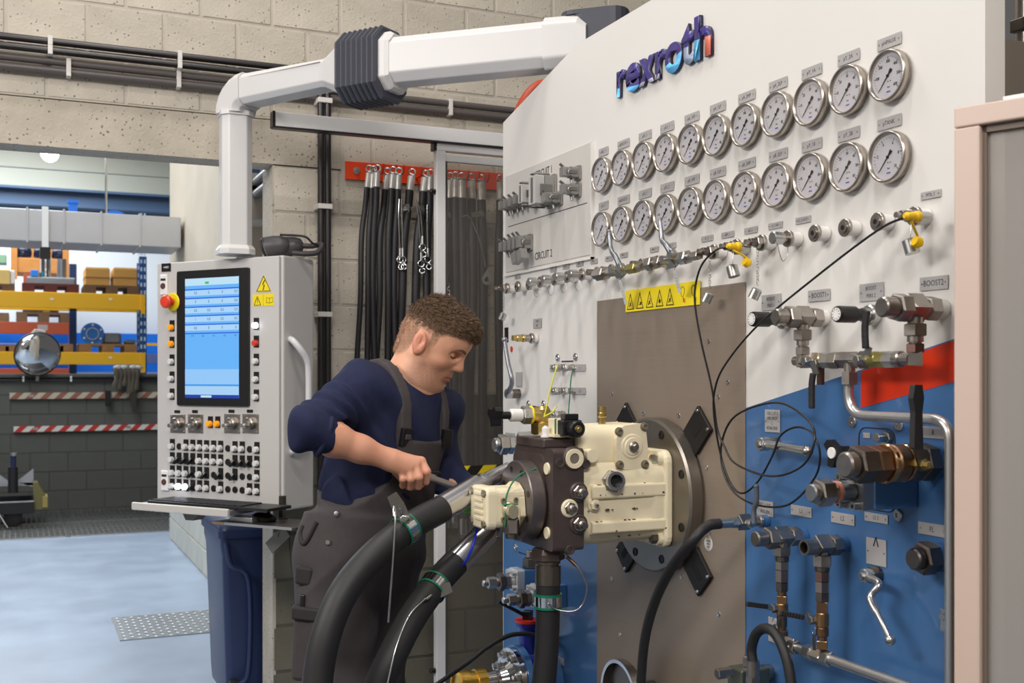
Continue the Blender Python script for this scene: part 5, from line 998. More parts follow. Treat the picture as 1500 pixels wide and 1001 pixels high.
# bow handle on the side face (x = 0 plane of the box)
MS = BOXM @ MX(((0, 0, 1, 0), (0, 1, 0, 0), (-1, 0, 0, 0), (0, 0, 0, 1))); MSI = MS.inverted()    # side frame: x back into depth, y up, z out
def sd(px, py, out): q = hitM(MSI, px, py, out); return V((out, q.y, -q.x))
hp_ = [sd(425, 497, .0), sd(430, 500, .03), sd(440, 512, .055), sd(449, 526, .065), sd(452, 545, .065), sd(452, 610, .065), sd(450, 635, .065), sd(442, 652, .055), sd(432, 660, .03), sd(427, 664, .0)]
b = MB(); b.tube(spline(hp_, 5), .013, 12); part('bow_handle', b, mat('handle_grey', (206, 206, 208), .35), r)
# ---- keyboard on its tray, mouse on a shelf (both hang on the box)
def kb(px, py, out): return fb(px, py, out)
K0 = kb(195, 738, .24); K1 = kb(336, 753, .24); ky = (K0.y+K1.y)/2
tray = thing('keyboard_tray', 'silver keyboard tray hanging below the front of the control box', 'tray', BOXM @ T(K0.x, ky, 0)); L_ = K1.x-K0.x
b = MB(); b.box(-.0, L_, -.012, .006, .07, .24); part('tray_plate', b, ALU, tray, .004); b = MB(); b.box(0, L_, -.018, .012, .235, .25); part('front_lip', b, mat('tray_silver', (206, 202, 194), .4, .2), tray, .004)
for x in (.18*L_, .8*L_): b = MB(); b.box(x-.01, x+.01, -.03, -.012, .003, .16); part('bracket', b, DSTEEL, tray)
b = MB(); b.prism([(.3*L_, -.012), (.3*L_+.03, -.06), (.3*L_+.07, -.06), (.3*L_+.13, -.012)], .09, .14); part('joint_bracket', b, DSTEEL, tray, .003)
kbd = thing('keyboard', 'black keyboard lying on the silver tray under the touch screen', 'keyboard', BOXM @ T(K0.x, ky+.0065, 0))
b = MB(); b.box(.05, L_+.16, 0, .012, .075, .215); part('body', b, BLACKP, kbd, .003); b = MB()
for i in range(16):
    for j in range(5): b.chbox(.0, 0, 0, 0, 0, 0, 0) if 0 else b.box(.062+i*.029, .087+i*.029, .012, .016, .085+j*.025, .107+j*.025)
part('key', b, mat('key_black', (32, 32, 34), .45), kbd, kind='stuff')
S0 = kb(312, 768, .20); S1 = kb(432, 770, .20)
sh = thing('mouse_shelf', 'thin dark shelf with bright front edge beside the keyboard tray', 'shelf', BOXM @ T(S0.x, (S0.y+S1.y)/2, 0)); L2 = S1.x-S0.x
b = MB(); b.box(0, L2, -.006, 0, -.0, .198); part('shelf_plate', b, mat('shelf_dark', (58, 54, 50), .5), sh); b = MB(); b.box(.15*L2, L2*.97, -.009, .001, .198, .204); part('bright_edge', b, ALU, sh); b = MB(); b.box(0, .15*L2, -.008, .001, .198, .204); part('wooden_edge', b, mat('wood_edge', (150, 120, 84), .6), sh)
b = MB(); b.box(.14*L2, .42*L2, .0002, .02, .10, .17); part('hinge_block', b, ALU, sh, .003); b = MB(); b.box(L2*.45, L2*.5, -.0, .09, .01, .03); part('hanger', b, DSTEEL, sh)
mo = thing('computer_mouse', 'black computer mouse on the small shelf right of the keyboard', 'mouse', BOXM @ T(kb(386, 762, .10).x, (S0.y+S1.y)/2+.0003, .10))
b = MB(); b.loft([[V((rx*math.cos(a_*PI/8), y_, rz_*math.sin(a_*PI/8))) for a_ in range(16)][::-1] for y_, rx, rz_ in ((0, .052, .034), (.010, .056, .037), (.022, .050, .032), (.031, .034, .021), (.034, .012, .008))]); part('shell', b, BLACKP, mo); b = MB(); b.rev([(-.004, .007), (.004, .007)], (.025, .031, 0), (1, 0, 0), 12); part('wheel', b, BLACKR, mo)
b = MB(); b.tube(spline([V((.03, .004, -.03)), V((.06, .0, -.07)), V((.07, -.10, -.07)), V((.09, -.20, -.06)), V((.13, -.19, -.05)), V((.14, -.06, -.05))], 6), .0018, 5); part('cable', b, PRINT, mo)
hs = thing('hand_scanner', 'grey metal bracket plate hanging by a wire below the mouse shelf', 'bracket', BOXM @ T(kb(408, 790, .06).x, kb(408, 790, .06).y, .06)); b = MB(); b.M = RZ(.7); b.box(-.06, .055, -.026, .026, 0, .004); part('plate', b, mat('bracket_grey', (120, 116, 110), .4, .6), hs, .001); b = MB(); b.tube([V((.02, .06, 0)), V((.0, .01, .004))], .003, 6); part('hook', b, DSTEEL, hs)
# ---- column and swing arm
ARMW = mat('arm_white', (212, 210, 209), .38); SEAM = mat('seam_grey', (150, 150, 150), .5); BEL = mat('bellows_grey', (66, 68, 78), .5)
arm = thing('swing_arm', 'white jointed swing arm with dark ribbed bellows carrying the control box', 'support arm', atD(345, 374, 4.43)); A0 = atD(345, 374, 4.43); r = arm
AZ = 2.68
def al(px, D, dz=0): p = atD(px, 551, D); return V((p.x-A0.x, p.y-A0.y, AZ+dz-A0.z))
def oct_(w_, h_, c): return [(-w_, -h_+c), (-w_+c, -h_), (w_-c, -h_), (w_, -h_+c), (w_, h_-c), (w_-c, h_), (-w_+c, h_), (-w_, h_-c)]
def beam(nm, p0, p1, secs, m, bev=0):      # secs: (t, half width, half height, chamfer, dz)
    d = p1-p0; F = frame(p0, d.cross(V((0, 0, 1))), d); 
    if F.col[1][2] < 0: F = F @ RZ(PI)
    b = MB(); rings = []
    for t, w_, h_, c, dz in secs: rings.append([F @ V((x, y+dz, t*d.length)) for x, y in oct_(w_, h_, c)])
    b.loft(rings, False); return part(nm, b, m, r, bev)
pE, pB0, pB1, pA, pZ = al(347, 4.43), al(512, 4.10), al(575, 4.0), al(578, 3.995), al(812, 3.80)
cw_ = .060
b = MB(); b.loft([[V((x*1.0, y, z)) for x, y in oct_(cw_, cw_, .025)] for z in (0.03, AZ-A0.z-.075)], False); part('column', b, ARMW, r, .004)
b = MB(); b.loft([[V((x*s_, y*s_, z)) for x, y in oct_(cw_, cw_, .025)] for z, s_ in ((-.0, 1.2), (.02, 1.2), (.035, 1.05))], False); part('column_foot', b, ARMW, r, .004)
# elbow: swept from vertical to the arm direction
d1 = (pB0-pE).normalized(); rings = []
for k in range(7):
    t_ = k/6*PI/2; up = V((0, 0, 1))*math.cos(t_)+d1*math.sin(t_); cpt = V((0, 0, AZ-A0.z-.085))+d1*.085*(1-math.cos(t_))+V((0, 0, .085))*math.sin(t_); F = frame(cpt, d1.cross(V((0, 0, 1))), up); rings.append([F @ V((x*1.07, y*1.07, 0)) for x, y in oct_(.062, .062, .022)])
b = MB(); b.loft(rings, False); part('elbow', b, ARMW, r, .004)
c0 = V((0, 0, AZ-A0.z-.095)); b = MB(); b.loft([[V((x, y, c0.z+z)) for x, y in oct_(.0655, .0655, .024)] for z in (0, .018)], False); part('collar', b, ARMW, r, .003)
p1_ = d1*.085+V((0, 0, AZ-A0.z)); beam('inner_arm', p1_, pB0, [(0, .06, .060, .02, 0), (.80, .056, .052, .018, 0), (.84, .058, .055, .02, 0), (1.0, .078, .098, .03, 0)], ARMW, .003)
beam('seam_line', p1_+V((0, 0, .036)), p1_.lerp(pB0, .82)+V((0, 0, .036)), [(0, .0595, .0012, .0004, 0), (1, .0595, .0012, .0004, 0)], SEAM)
secs = []
for k in range(8): secs += [(k/8+.01, .094, .124, .045, -.004), (k/8+.055, .102, .132, .05, -.004), (k/8+.085, .102, .132, .05, -.004), (k/8+.12, .093, .123, .045, -.004)]
beam('bellows', pB0+(pB1-pB0)*.02, pB1-(pB1-pB0)*.02, secs, BEL)
beam('joint_ring', pA-(pA-pB1)*3, pA+(pZ-pA)*.035, [(0, .082, .105, .04, 0), (.7, .082, .105, .04, 0), (1, .074, .095, .035, 0)], ARMW, .004)
beam('outer_arm', pA+(pZ-pA)*.02, pZ, [(0, .072, .082, .03, 0), (1, .072, .080, .03, 0)], ARMW, .004)
for dz in (.045, -.045): beam('seam_line', pA+(pZ-pA)*.06+V((0, 0, dz)), pZ+V((0, 0, dz)), [(0, .0715, .0012, .0004, 0), (1, .0715, .0012, .0004, 0)], SEAM)
pY = pZ+(pZ-pA).normalized()*.13; beam('end_block', pZ-(pZ-pA).normalized()*.02, pY, [(0, .080, .090, .032, 0), (.8, .080, .088, .032, 0), (1, .07, .07, .03, 0)], ARMW, .006)
dd = (pZ-pA).normalized(); b = MB(); F = frame(pZ+dd*.06+V((0, 0, .088)), dd, V((0, 0, 1))); b.M = F; b.prism(rrect(-.03, .20, -.06, .06, .05), 0, .014); b.prism(rrect(.0, .20, -.06, .06, .05), -.10, 0); part('end_cover', b, BEL, r, .006)
b = MB(); q = pY+dd*.09; b.loft([[V((q.x+x, q.y+y, z)) for x, y in oct_(.06, .06, .02)] for z in (AZ-A0.z+.0, 2.205-A0.z)], False); part('wall_post', b, ARMW, r)
# ---- ear defenders on top of the box
TOPZ = 1.02+BH; p = onZ(388, 365, TOPZ+.05) if 0 else BOXM @ V((fb(388, 372).x, BH+.001, -.09))
ed = thing('ear_defenders', 'dark grey ear defenders lying on top of the control box', 'ear defenders', T(p.x, p.y, TOPZ+.001) @ RZ(-YAW-.1)); r = ed
for k, x in enumerate((-.045, .0)):
    b = MB(); b.M = T(x, .0+.03*k, .044) @ RY(-.25); b.rev([(-.026, .030), (-.022, .040), (-.012, .043)], (0, 0, 0), (1, 0, 0), 20); part('cushion', b, BLACKR, r); b = MB(); b.M = T(x, .0+.03*k, .044) @ RY(-.25); b.rev([(-.012, .0405), (-.010, .042), (-.008, .0405)], (0, 0, 0), (1, 0, 0), 24, cap=False); part('bright_rim', b, ZINC, r)
    b = MB(); b.M = T(x, .03*k, .044) @ RY(-.12); b.rev([(-.008, .041), (.02, .042), (.055, .038), (.08, .026), (.088, .01)], (0, 0, 0), (1, 0, 0), 24, soft=True); part('ear_cup', b, mat('cup_grey', (74, 70, 74), .45), r)
b = MB(); b.tube(spline([V((.01, -.03, .088)), V((.07, -.02, .086)), V((.11, -.01, .08)), V((.135, 0, .056)), V((.155, .01, .05))], 6), .0045, 8); part('head_band_wire', b, BLACKP, r)
b = MB(); b.tube(spline([V((.06, -.03, .015)), V((.11, -.02, .012)), V((.15, 0, .018)), V((.165, .02, .04)), V((.16, .03, .055)), V((.12, .04, .05)), V((.08, .03, .05))], 6), .011, 8); part('head_band', b, mat('band_grey', (58, 54, 58), .5), r)
# ================================================================ wall services
CBLK = mat('conduit_black', (38, 34, 36), .35); CGRY = mat('conduit_grey', (92, 86, 84), .38); CLIP = mat('clip_white', (214, 210, 204), .5)
def conduit(label, pts, rad, m, clips, clipax, grp='conduits on the block wall'):
    t = thing('conduit', label, 'conduit', pts[0], grp); b = MB(); P = [V(p)-V(pts[0]) for p in pts]; b.tube(P, rad, 12); part('tube', b, m, t)
    for c in clips: c = V(c)-V(pts[0]); b = MB(); s_ = rad*1.25; (b.box(c.x-.009, c.x+.009, -s_*1.1, YW-.005-pts[0].y, c.z-s_, c.z+s_) if clipax == 'x' else b.box(c.x-s_, c.x+s_, -s_*1.1, .030, c.z-.012, c.z+.012)); part('clip', b, CLIP, t, .002)
    return t
CY_ = YW-.034; CB_ = CY_-.034
xa = onY(73, 70).x; xb = onY(260, 92).x; xc = onY(100, 100).x; xd = onY(655, 160).x
vx0, vx1 = onY(464.5, 400).x, onY(474.5, 400).x
for z, lab, vx in ((2.872, 'topmost black conduit along the block wall turning down beside the control box', vx1), (2.836, 'second black conduit along the block wall turning down beside the control box', vx0)):
    P = [V((-.9, CB_, z)), V((vx-.05, CB_, z))]+bend((vx-.06, CB_, z), (vx, CB_, z), (vx, CB_, z-.06), .05)+[V((vx, CB_, .3))]
    t = conduit(lab, P, .0145, CBLK, [(xa, CB_, z), (xb, CB_, z)], 'x')
    for zc in (onY(469, 153).z, onY(469, 306).z, onY(469, 462).z): b = MB(); x = vx+.9; b.box(x-.0165, x+.0165, -.02, .062, zc-z-.011, zc-z+.011); part('clip', b, CLIP, t, .002)
for z, lab in ((2.803, 'upper grey conduit running the whole block wall'), (2.766, 'lowest grey conduit running the whole block wall')): conduit(lab, [V((-.9, CY_, z)), V((3.2, CY_, z))], .0155, CGRY, [(xc, CY_, z), (xb, CY_, z), (xd, CY_, z)], 'x')
g = thing('green_cable', 'green cable running under the conduits behind the bellows', 'cable', onY(440, 144)); b = MB(); q0 = onY(440, 144); b.tube(spline([onY(x, y, YW-.03)-q0 for x, y in ((436, 143), (455, 141), (480, 143), (520, 148), (560, 154), (600, 158))], 5), .0075, 8); part('sheath', b, mat('cable_green', (110, 150, 92), .5), g)
# ---- red hook rail with hanging hoses
p0 = onY(505, 237); p1 = onY(737, 240)
RZ0, RZ1 = 2.425, 2.505; RX0, RX1 = p0.x, 2.12
rail = thing('hook_rail', 'orange red hook rail screwed to the block wall', 'hook rail', (RX0, YW-.003, 2.465))
b = MB(); b.box(0, RX1-RX0, -.012, 0, -.04, .04); part('rail_board', b, mat('rail_orange', (232, 68, 20), .4), rail, .001)
for x in (.05, .47): b = MB(); b.rev([(0, .016), (.003, .016), (.004, .009), (.012, .009)], (x, -.012, 0), (0, -1, 0), 14); part('rail_screw', b, ZINC, rail)
HK = [(545, 'a'), (553, 'a'), (571, 'b'), (582, 'b'), (608, 'c'), (630, 'd'), (662, 'e'), (676, 'e'), (691, 'f'), (705, 'g'), (733, 'h')]
for px, _n in HK:
    x = onY(px, 250).x-RX0; b = MB(); b.tube([(x, -.012, -.012), (x, -.07, -.012), (x, -.085, 0), (x, -.09, .026)], .005, 8); part('hook', b, mat('rail_orange', (0, 0, 0)), rail)
HOSES = [  # top px, mid px (y 350), low px (y 440), bottom z, radius, fitting bright, label
    (541, 529.5, 528, 1.25, .0105, 'thin black hose hanging leftmost on the hook rail'), (547, 540, 539, 1.2, .011, 'black hose second from left on the hook rail'), (553, 547, 546, 1.15, .0125, 'black hose third from left on the hook rail'),
    (567.5, 556.5, 556, 1.2, .0125, 'black hose leftmost of the middle hook bundle'), (576, 569, 569, 1.1, .013, 'black hose in the middle of the middle hook bundle'), (584.5, 578.5, 577, 1.1, .0125, 'black hose rightmost of the middle hook bundle'),
    (604, 592, 589, 1.1, .016, 'thick black hose with green edged clamp right of the middle bundle'), (624, 612, 609, 1.1, .017, 'thick black hose with lanyards just left of the door post'), (631, 626, 625, 1.1, .015, 'black hose half hidden by the door post'),
    (660, 657, 657, .95, .016, 'black hose leftmost behind the clear sliding door'), (667.5, 666, 667, .95, .016, 'black hose second behind the clear sliding door'), (676.5, 677, 678, .9, .018, 'black hose third behind the clear sliding door'), (691, 692, 693, .9, .018, 'black hose fourth behind the clear sliding door, with loop lanyard'), (705, 707, 708, .9, .018, 'black hose fifth behind the clear sliding door'), (733, 731, 730, .9, .017, 'black hose beside the bench edge behind the sliding door')]
HOSEM = mat('wall_hose', (40, 38, 42), .5, 0, .1, 30)
hose_things = []
for i, (a, m_, l_, zb_, rr, lab) in enumerate(HOSES):
    behind = i >= 9; yy = YW-.075-.012*(i % 3); top = onY(a, 250, yy); top.z = 2.478-.004*(i % 2)
    t = thing('hanging_hose', lab, 'hose', top, 'hoses hanging on the hook rail'); r = t
    pm = onY(m_, 350, YW-.09); plw = onY(l_, 440, YW-.08)
    dirx = (pm.x-top.x)*.35
    b = MB(); b.ring((0, 0, -.012), (0.5, 1, 0), .014, .0042, 16, 6); part('eye_ring', b, ZINC, r)
    fl = .085 if behind else .065; k = V((dirx*.25, 0, -.03)); k2 = V((dirx*.8, 0, -.03-fl)); seg(r, 'nut', 'h', V((0, 0, -.024)), k, rr*1.25, ZINC); seg(r, 'crimp_ferrule', 'b', k, k2, rr*1.08, mat('ferrule_bright', (214, 212, 208), .35, .4))
    q = spline([k2, k2+V((dirx*.5, 0, -.08)), pm-top, plw-top, V((plw.x-top.x+.01*(i % 3-1), .02, (plw.z-top.z)*.5+(zb_-top.z)*.5)), V((plw.x-top.x, 0.02, zb_-top.z))], 6); b = MB(); b.tube(q, rr*1.14, 12); part('hose_body', b, HOSEM, r)
    seg(r, 'lower_ferrule', 'b', q[-1], q[-1]+V((0, 0, -.07)), rr*1.1, ZINC); seg(r, 'lower_nut', 'h', q[-1]+V((0, 0, -.07)), q[-1]+V((0, 0, -.095)), rr*1.35, ZINC)
    hose_things.append((t, top, q))
def hose_clamp(i, j, lan):
    t, top, q = hose_things[i]; p0, p1 = q[j], q[j+1]; d = (p1-p0).normalized(); rr = HOSES[i][4]
    b = MB(); b.rev([(0, rr*1.12), (.022, rr*1.12)], p0, d, 18); part('clamp_band', b, CHROME, t); b = MB(); b.rev([(-.003, rr*1.18), (.001, rr*1.18)], p0, d, 18); part('clamp_edge', b, MATS['green_wire'], t)
    F = frame(p0+V((-.02, -rr*1.2, 0)), (1, 0, .2), (0, -1, 0)); b = MB(); b.M = F; b.prism([(-.04, -.012), (.02, -.014), (.02, .014), (-.04, .012)], 0, .003); b.hexn((0, 0, .003), (0, 0, .012), .008); part('lug_plate', b, CHROME, t)
    for L in lan:
        W = [onY(x, y, YW-.115)-top for x, y in L]; b = MB(); b.tube(spline(W, 6), .0030, 6); e = W[-1]; b.ring(e+V((0, 0, -.026)), (.2, 1, 0), .014, .0035, 16, 6); b.ring(e+V((.004, -.004, -.058)), (.6, 1, 0), .012, .0035, 14, 6); part('lanyard', b, CHROME, t)
        b = MB(); b.cyl(e+V((0, 0, .025)), e+V((0, 0, -.012)), .006); part('crimp', b, ZINC, t)
hose_clamp(6, 6, [[(585, 292), (584, 320), (586, 372)], [(588, 292), (589, 330), (590, 372)]])
hose_clamp(7, 6, [[(612, 296), (617, 320), (619, 354)], [(626, 300), (626, 330), (627, 372)], [(610, 292), (614, 330), (617, 378)]])
hose_clamp(9, 6, [[(655, 320), (653, 380), (654, 410)]]); hose_clamp(13, 5, [])
t, top, q = hose_things[12]; W = [onY(x, y, YW-.12)-top for x, y in ((676, 318), (684, 316), (690, 323), (700, 345), (708, 375), (711, 392))]; b = MB(); b.tube(spline(W, 6), .0042, 8); part('lanyard', b, CHROME, t)
e = onY(713, 407, YW-.12)-top; b = MB(); b.M = frame(e, (1, 0, -.1), (0, -1, 0)); o1 = [(0, .042), (-.022, .0), (-.024, -.012), (-.016, -.028), (0, -.034), (.016, -.028), (.024, -.012), (.022, 0)]
b.add([(x, y, 0) for x, y in o1]+[(x*.5, -.012+(y+.012)*.35, 0) for x, y in o1]+[(x, y, .004) for x, y in o1]+[(x*.5, -.012+(y+.012)*.35, .004) for x, y in o1], [f for i in range(8) for f in ((i, 8+i, 8+(i+1) % 8, (i+1) % 8), (16+i, 16+(i+1) % 8, 24+(i+1) % 8, 24+i), (i, (i+1) % 8, 16+(i+1) % 8, 16+i), (8+i, 24+i, 24+(i+1) % 8, 8+(i+1) % 8))]); part('eyelet_plate', b, mat('eyelet_grey', (190, 190, 190), .4, .6), t)
# ---- sliding safety door
DY = 4.5
dr = thing('sliding_door', 'clear sliding safety door with aluminium frame hanging from a long overhead rail', 'door', (onY(640, 551, DY).x, DY, 0)); r = dr; D0 = onY(640, 551, DY).x
def dp(px, py): p = onY(px, py, DY); return (p.x-D0, p.z)
x0 = dp(398, 170)[0]; z1 = onY(398, 166, DY).z; z0 = onY(398, 187, DY).z; xe = dp(770, 170)[0]; ALF = mat('anodised_frame', (232, 231, 230), .42, .1)
b = MB(); b.box(x0+.004, xe, -.04, .01, z0, z1); part('overhead_rail', b, ALF, r, .002); b = MB(); b.box(x0-.004, x0+.006, -.042, .012, z0-.002, z1+.002); part('rail_end_cap', b, BLACKP, r); b = MB(); b.box(x0, xe, -.036, .006, z0-.006, z0); part('rail_slot', b, CBLK, r)
xp0, xp1 = dp(637.5, 551)[0], dp(650.5, 551)[0]; zt = onY(640, 207, DY).z
b = MB(); b.box(xp0, xp1, -.02, .02, .05, zt); part('door_post', b, ALF, r, .002); zr = onY(645, 222, DY).z; b = MB(); b.box(xp0, xe, -.022, .02, zr, zt-.004); part('top_frame', b, ALF, r, .002); b = MB(); b.box(xp0-.014, xp0, -.022, .02, zr, zt); part('corner_cap', b, BLACKP, r); zr2 = onY(650, 237, DY).z; b = MB(); b.box(xp1, xe, -.012, .012, zr2, zr-.012); part('inner_frame', b, ALF, r, .002)
b = MB(); b.box(xp1, xe, -.003, .003, .06, zr2); part('pane', b, m_glass('acrylic_pane', (240, 238, 234), rough=.06, op=.06), r)
b = MB(); b.box(xp1, xp1+.012, -.008, .008, .06, zr2); part('pane_gasket', b, CGRY, r)
za, zb2 = onY(700, 682, DY).z, onY(700, 704, DY).z; b = MB(); b.box(xp1, xe, -.0055, -.003, zb2, za); part('hazard_tape', b, m_stripes('hazard_stripes', (26, 24, 24), (226, 198, 16), .125, -52), r)
for py in (281, 983): z = onY(637, py, DY).z; b = MB(); b.rev([(0, .012), (.02, .012), (.024, .008)], (xp0, -.0, z), (-1, 0, 0), 12); part('buffer_knob', b, BLACKP, r)
# ---- orange strap behind the bench corner
p = V((1.78, 3.62, 2.50)); p = atD(775, 150, 4.15); s_ = solo('orange_strap', MB().tube(spline([V((-.05, .0, -.12)), V((-.03, 0, -.03)), V((.02, 0, .045)), V((.08, 0, .07)), V((.15, 0, .05))], 5), .026, 10), mat('strap_orange', (224, 84, 44), .5), 'orange hose end looking out behind the sloped bench corner', 'hose', T(*p))
# ---- navy wheeled bin in the passage
bn = thing('wheeled_bin', 'dark navy wheeled bin standing in the opening under the control box', 'bin', (.845, 5.75, 0)); NB = mat('bin_navy', (34, 48, 86), .42, 0, .06, 6); r = bn
b = MB(); b.loft([[V((x, y, z)) for x, y in rrect(i_, .46-i_, -.55+i_, -i_, .03)] for z, i_ in ((.04, .035), (.10, .03), (.72, .008), (.76, .0), (.80, 0))]); part('body', b, NB, r)
b = MB(); b.prism(rrect(-.012, .472, -.562, .012, .03), .80, .835); part('rim', b, NB, r, .004); b = MB(); b.loft([[V((x, y, z)) for x, y in rrect(i_-.008, .468-i_, -.558+i_, .008-i_, .04)] for z, i_ in ((.835, 0), (.87, .01), (.90, .06))]); part('lid', b, NB, r)
b = MB(); b.tube(spline([V((.02, -.57, .78)), V((.04, -.585, .68)), V((.12, -.585, .60)), V((.12, -.585, .2)), V((.08, -.57, .12))], 5), .012, 8); part('front_rib', b, NB, r)
for x in (.06, .40): b = MB(); b.rev([(-.022, .06), (-.02, .07), (.02, .07), (.022, .06)], (x, -.53, .07), (1, 0, 0), 24); wh = part('wheel', b, BLACKR, r); b = MB(); b.rev([(-.026, .03), (.026, .03)], (x, -.53, .07), (1, 0, 0), 18); part('wheel_hub', b, mat('hub_grey', (70, 66, 66), .5), wh)
# ---- right foreground: framed machine guard
MF = mat('guard_frame', (205, 182, 168), .42); 
g = thing('machine_guard', 'beige framed machine guard with clear pane at the right edge of view', 'machine guard', atD(1397, 551, 1.9)); G0 = atD(1397, 551, 1.9)
gx = (atD(1500, 551, 1.82)-G0).normalized(); GM = T(*G0) @ MX(((gx.x, 0, gx.y, 0), (gx.y, 0, -gx.x, 0), (0, 1, 0, 0), (0, 0, 0, 1))); g.matrix_world = GM; GI = GM.inverted()
def gp(px, py): return hitM(GI, px, py, 0)
zt = gp(1398, 158).y; zb_ = gp(1398, 188).y; w1 = gp(1435, 551).x
b = MB(); b.box(0, .9, zb_, zt, -.04, .0); part('top_frame', b, MF, g, .003); b = MB(); b.box(.0, w1, -1.5, zb_-.001, -.04, 0); part('side_frame', b, MF, g, .003)
b = MB(); b.box(w1, w1+.007, -1.5, zb_-.001, -.03, -.012); b.box(w1, .9, zb_-.012, zb_-.001, -.03, -.012); part('gasket', b, mat('gasket_brown', (120, 106, 94), .6), g)
b = MB(); b.box(w1+.007, .9, -1.5, zb_-.012, -.024, -.020); part('pane', b, m_glass('guard_pane', (206, 202, 196), rough=.05, op=.42), g)
b = MB(); b.box(gp(1468, 150).x, .9, zt, zt+.006, -.036, -.004); part('top_strip', b, ALF, g)
bk = MB(); bk.box(1.75, 2.6, .55, 1.40, 0, 2.9); struct('wall_machine', bk, mat('machine_side', (156, 138, 121), .55), None, .01)
m2 = thing('machine_fittings', 'dark lever fitting on a steel post above the guard frame', 'machine part', atD(1500, 60, 2.6)); b = MB(); b.cyl((0.0, 0, -.16), (0, 0, .10), .02); part('post', b, STEEL, m2); b = MB(); b.box(-.025, .03, -.02, .02, .02, .05); part('clamp', b, DSTEEL, m2, .003); b = MB(); b.M = T(-.02, 0, -.07) @ RY(.5); b.box(-.006, .006, -.006, .006, -.04, .04); part('lever', b, BLACKP, m2, .002)
# ================================================================ electric couplings on the circuit plate
CN = mat('connector_grey', (150, 148, 145), .42, .55, .05, 20); CNL = mat('connector_lever', (120, 118, 116), .4, .6); CNC = mat('connector_light', (178, 176, 173), .5)
def sock(px, py, w_, h_, d_, label, kind='s'):
    t = PT('electric_coupling', label, 'electric coupling', px, py, 'electric couplings on the circuit plate', n=.0075); r = t.o
    b = MB(); b.prism(rrect(-w_/2-.004, w_/2+.004, -h_/2-.006, h_/2+.006, .004), 0, .006); part('base_flange', b, CN, r, .001)
    b = MB(); b.prism(rrect(-w_/2, w_/2, -h_/2, h_/2, .004), .006, d_*.55); part('housing', b, CN, r, .002)
    b = MB(); b.prism(rrect(-w_/2+.002, w_/2-.002, -h_/2+.002, h_/2-.002, .003), d_*.57, d_); part('hood', b, CNC if kind == 'b' else CN, r, .003)
    for sx in (-1, 1): b = MB(); b.box(sx*(w_/2+.002)-.002, sx*(w_/2+.002)+.002, -h_*.18, h_*.18, d_*.2, d_*.8); part('locking_lever', b, CNL, r, .001)
    if kind == 'b':
        for sy in (-1, 1): b = MB(); b.tube([(-w_*.3, sy*(h_/2+.004), d_*.25), (-w_*.3, sy*(h_/2+.006), d_*.95), (w_*.3, sy*(h_/2+.006), d_*.95), (w_*.3, sy*(h_/2+.004), d_*.25)], .003, 6); part('clip_wire', b, CNL, r)
        b = MB(); b.box(-w_*.12, w_*.12, -h_*.42, h_*.42, d_, d_+.002); part('hood_seam', b, CNL, r)
    else:
        b = MB(); b.tube([(-w_*.2, h_*.35, d_*.7), (-w_*.15, h_*.75, d_*1.05)], .0045, 7); part('cap_lever', b, CNL, r)
        b = MB(); b.tube([(-.004, -h_/2, d_*.4), (.0, -h_/2-.018, d_*.35)], .005, 7); part('drip_nose', b, CN, r)
        b = MB(); b.tube(spline([(w_/2+.003, .008, d_*.6), (w_/2+.004, .0, d_*.75), (w_/2+.003, -.010, d_*.7), (w_/2+.003, -.012, d_*.5)], 4), .0015, 5); part('spring_clip', b, ZINC, r)
for i, (px, py) in enumerate(((755, 303), (762, 300.5), (769.5, 297.5), (777, 294))): sock(px, py, .026, .034, .056, ['first', 'second', 'third', 'fourth'][i]+' small grey electric coupling from the left in the upper row')
sock(789, 286, .038, .066, .062, 'mid sized grey electric coupling beside the largest one', 'b'); sock(812, 281, .058, .098, .075, 'largest tall grey electric coupling under the CIRCUIT 1 lettering', 'b')
sock(823, 291, .032, .034, .060, 'grey electric coupling with lever just right of the largest one'); sock(850, 254, .032, .034, .060, 'upper right grey electric coupling with cap lever'); sock(850, 279, .032, .034, .060, 'lower right grey electric coupling with cap lever')
for i, (px, py) in enumerate(((754, 363), (761, 361), (767.5, 359), (774, 357), (780, 355.5))): sock(px, py, .026, .046 if i > 1 else .036, .052, ['first', 'second', 'third', 'fourth', 'fifth'][i]+' grey electric coupling from the left in the lower row')
for px, py, w in ((757, 378, 'left'), (765, 374, 'right')):
    t = PT('hanging_cover', '%s grey coupling cover dangling below the lower row of couplings' % w, 'cap', px, py, n=.045); b = MB(); b.M = RZ(.35); b.prism(rrect(-.018, .018, -.02, .02, .004), -.012, .014); part('cover', b, CN, t.o, .002); b = MB(); b.tube([V((0, .012, 0)), V((.002, .05, -.008))], .001, 5); part('cord', b, PRINT, t.o)
# ================================================================ far hall: duct, racks, stored goods, mirror, cart
def pbox(px0, py0, px1, py1, Y, dep, b=None):      # box whose front face spans two sight lines in the plane y = Y
    a, c = onY(px0, py1, Y), onY(px1, py0, Y); b = b or MB(); return b.box(a.x, c.x, Y, Y+dep, a.z, c.z)
GALV = mat('galvanised_sheet', (196, 196, 198), .40, .75, .05, 2, rvar=.08)
DUY = 9.9; a, c = onY(0, 353, DUY), onY(268, 319.5, DUY); zl = onY(130, 357, DUY).z; zh = onY(130, 311, DUY).z
du = thing('ventilation_duct', 'silver rectangular ventilation duct crossing the passage', 'duct', (0, DUY, zl)); b = MB()
xs = [-1.6, -1.05, -.5, .05, .33, .62, .93, 1.27]
for x0, x1 in zip(xs, xs[1:]): b = MB(); b.box(x0+.002, x1-.002, 0, .60, 0, zh-zl); part('duct_section', b, GALV, du, .006)
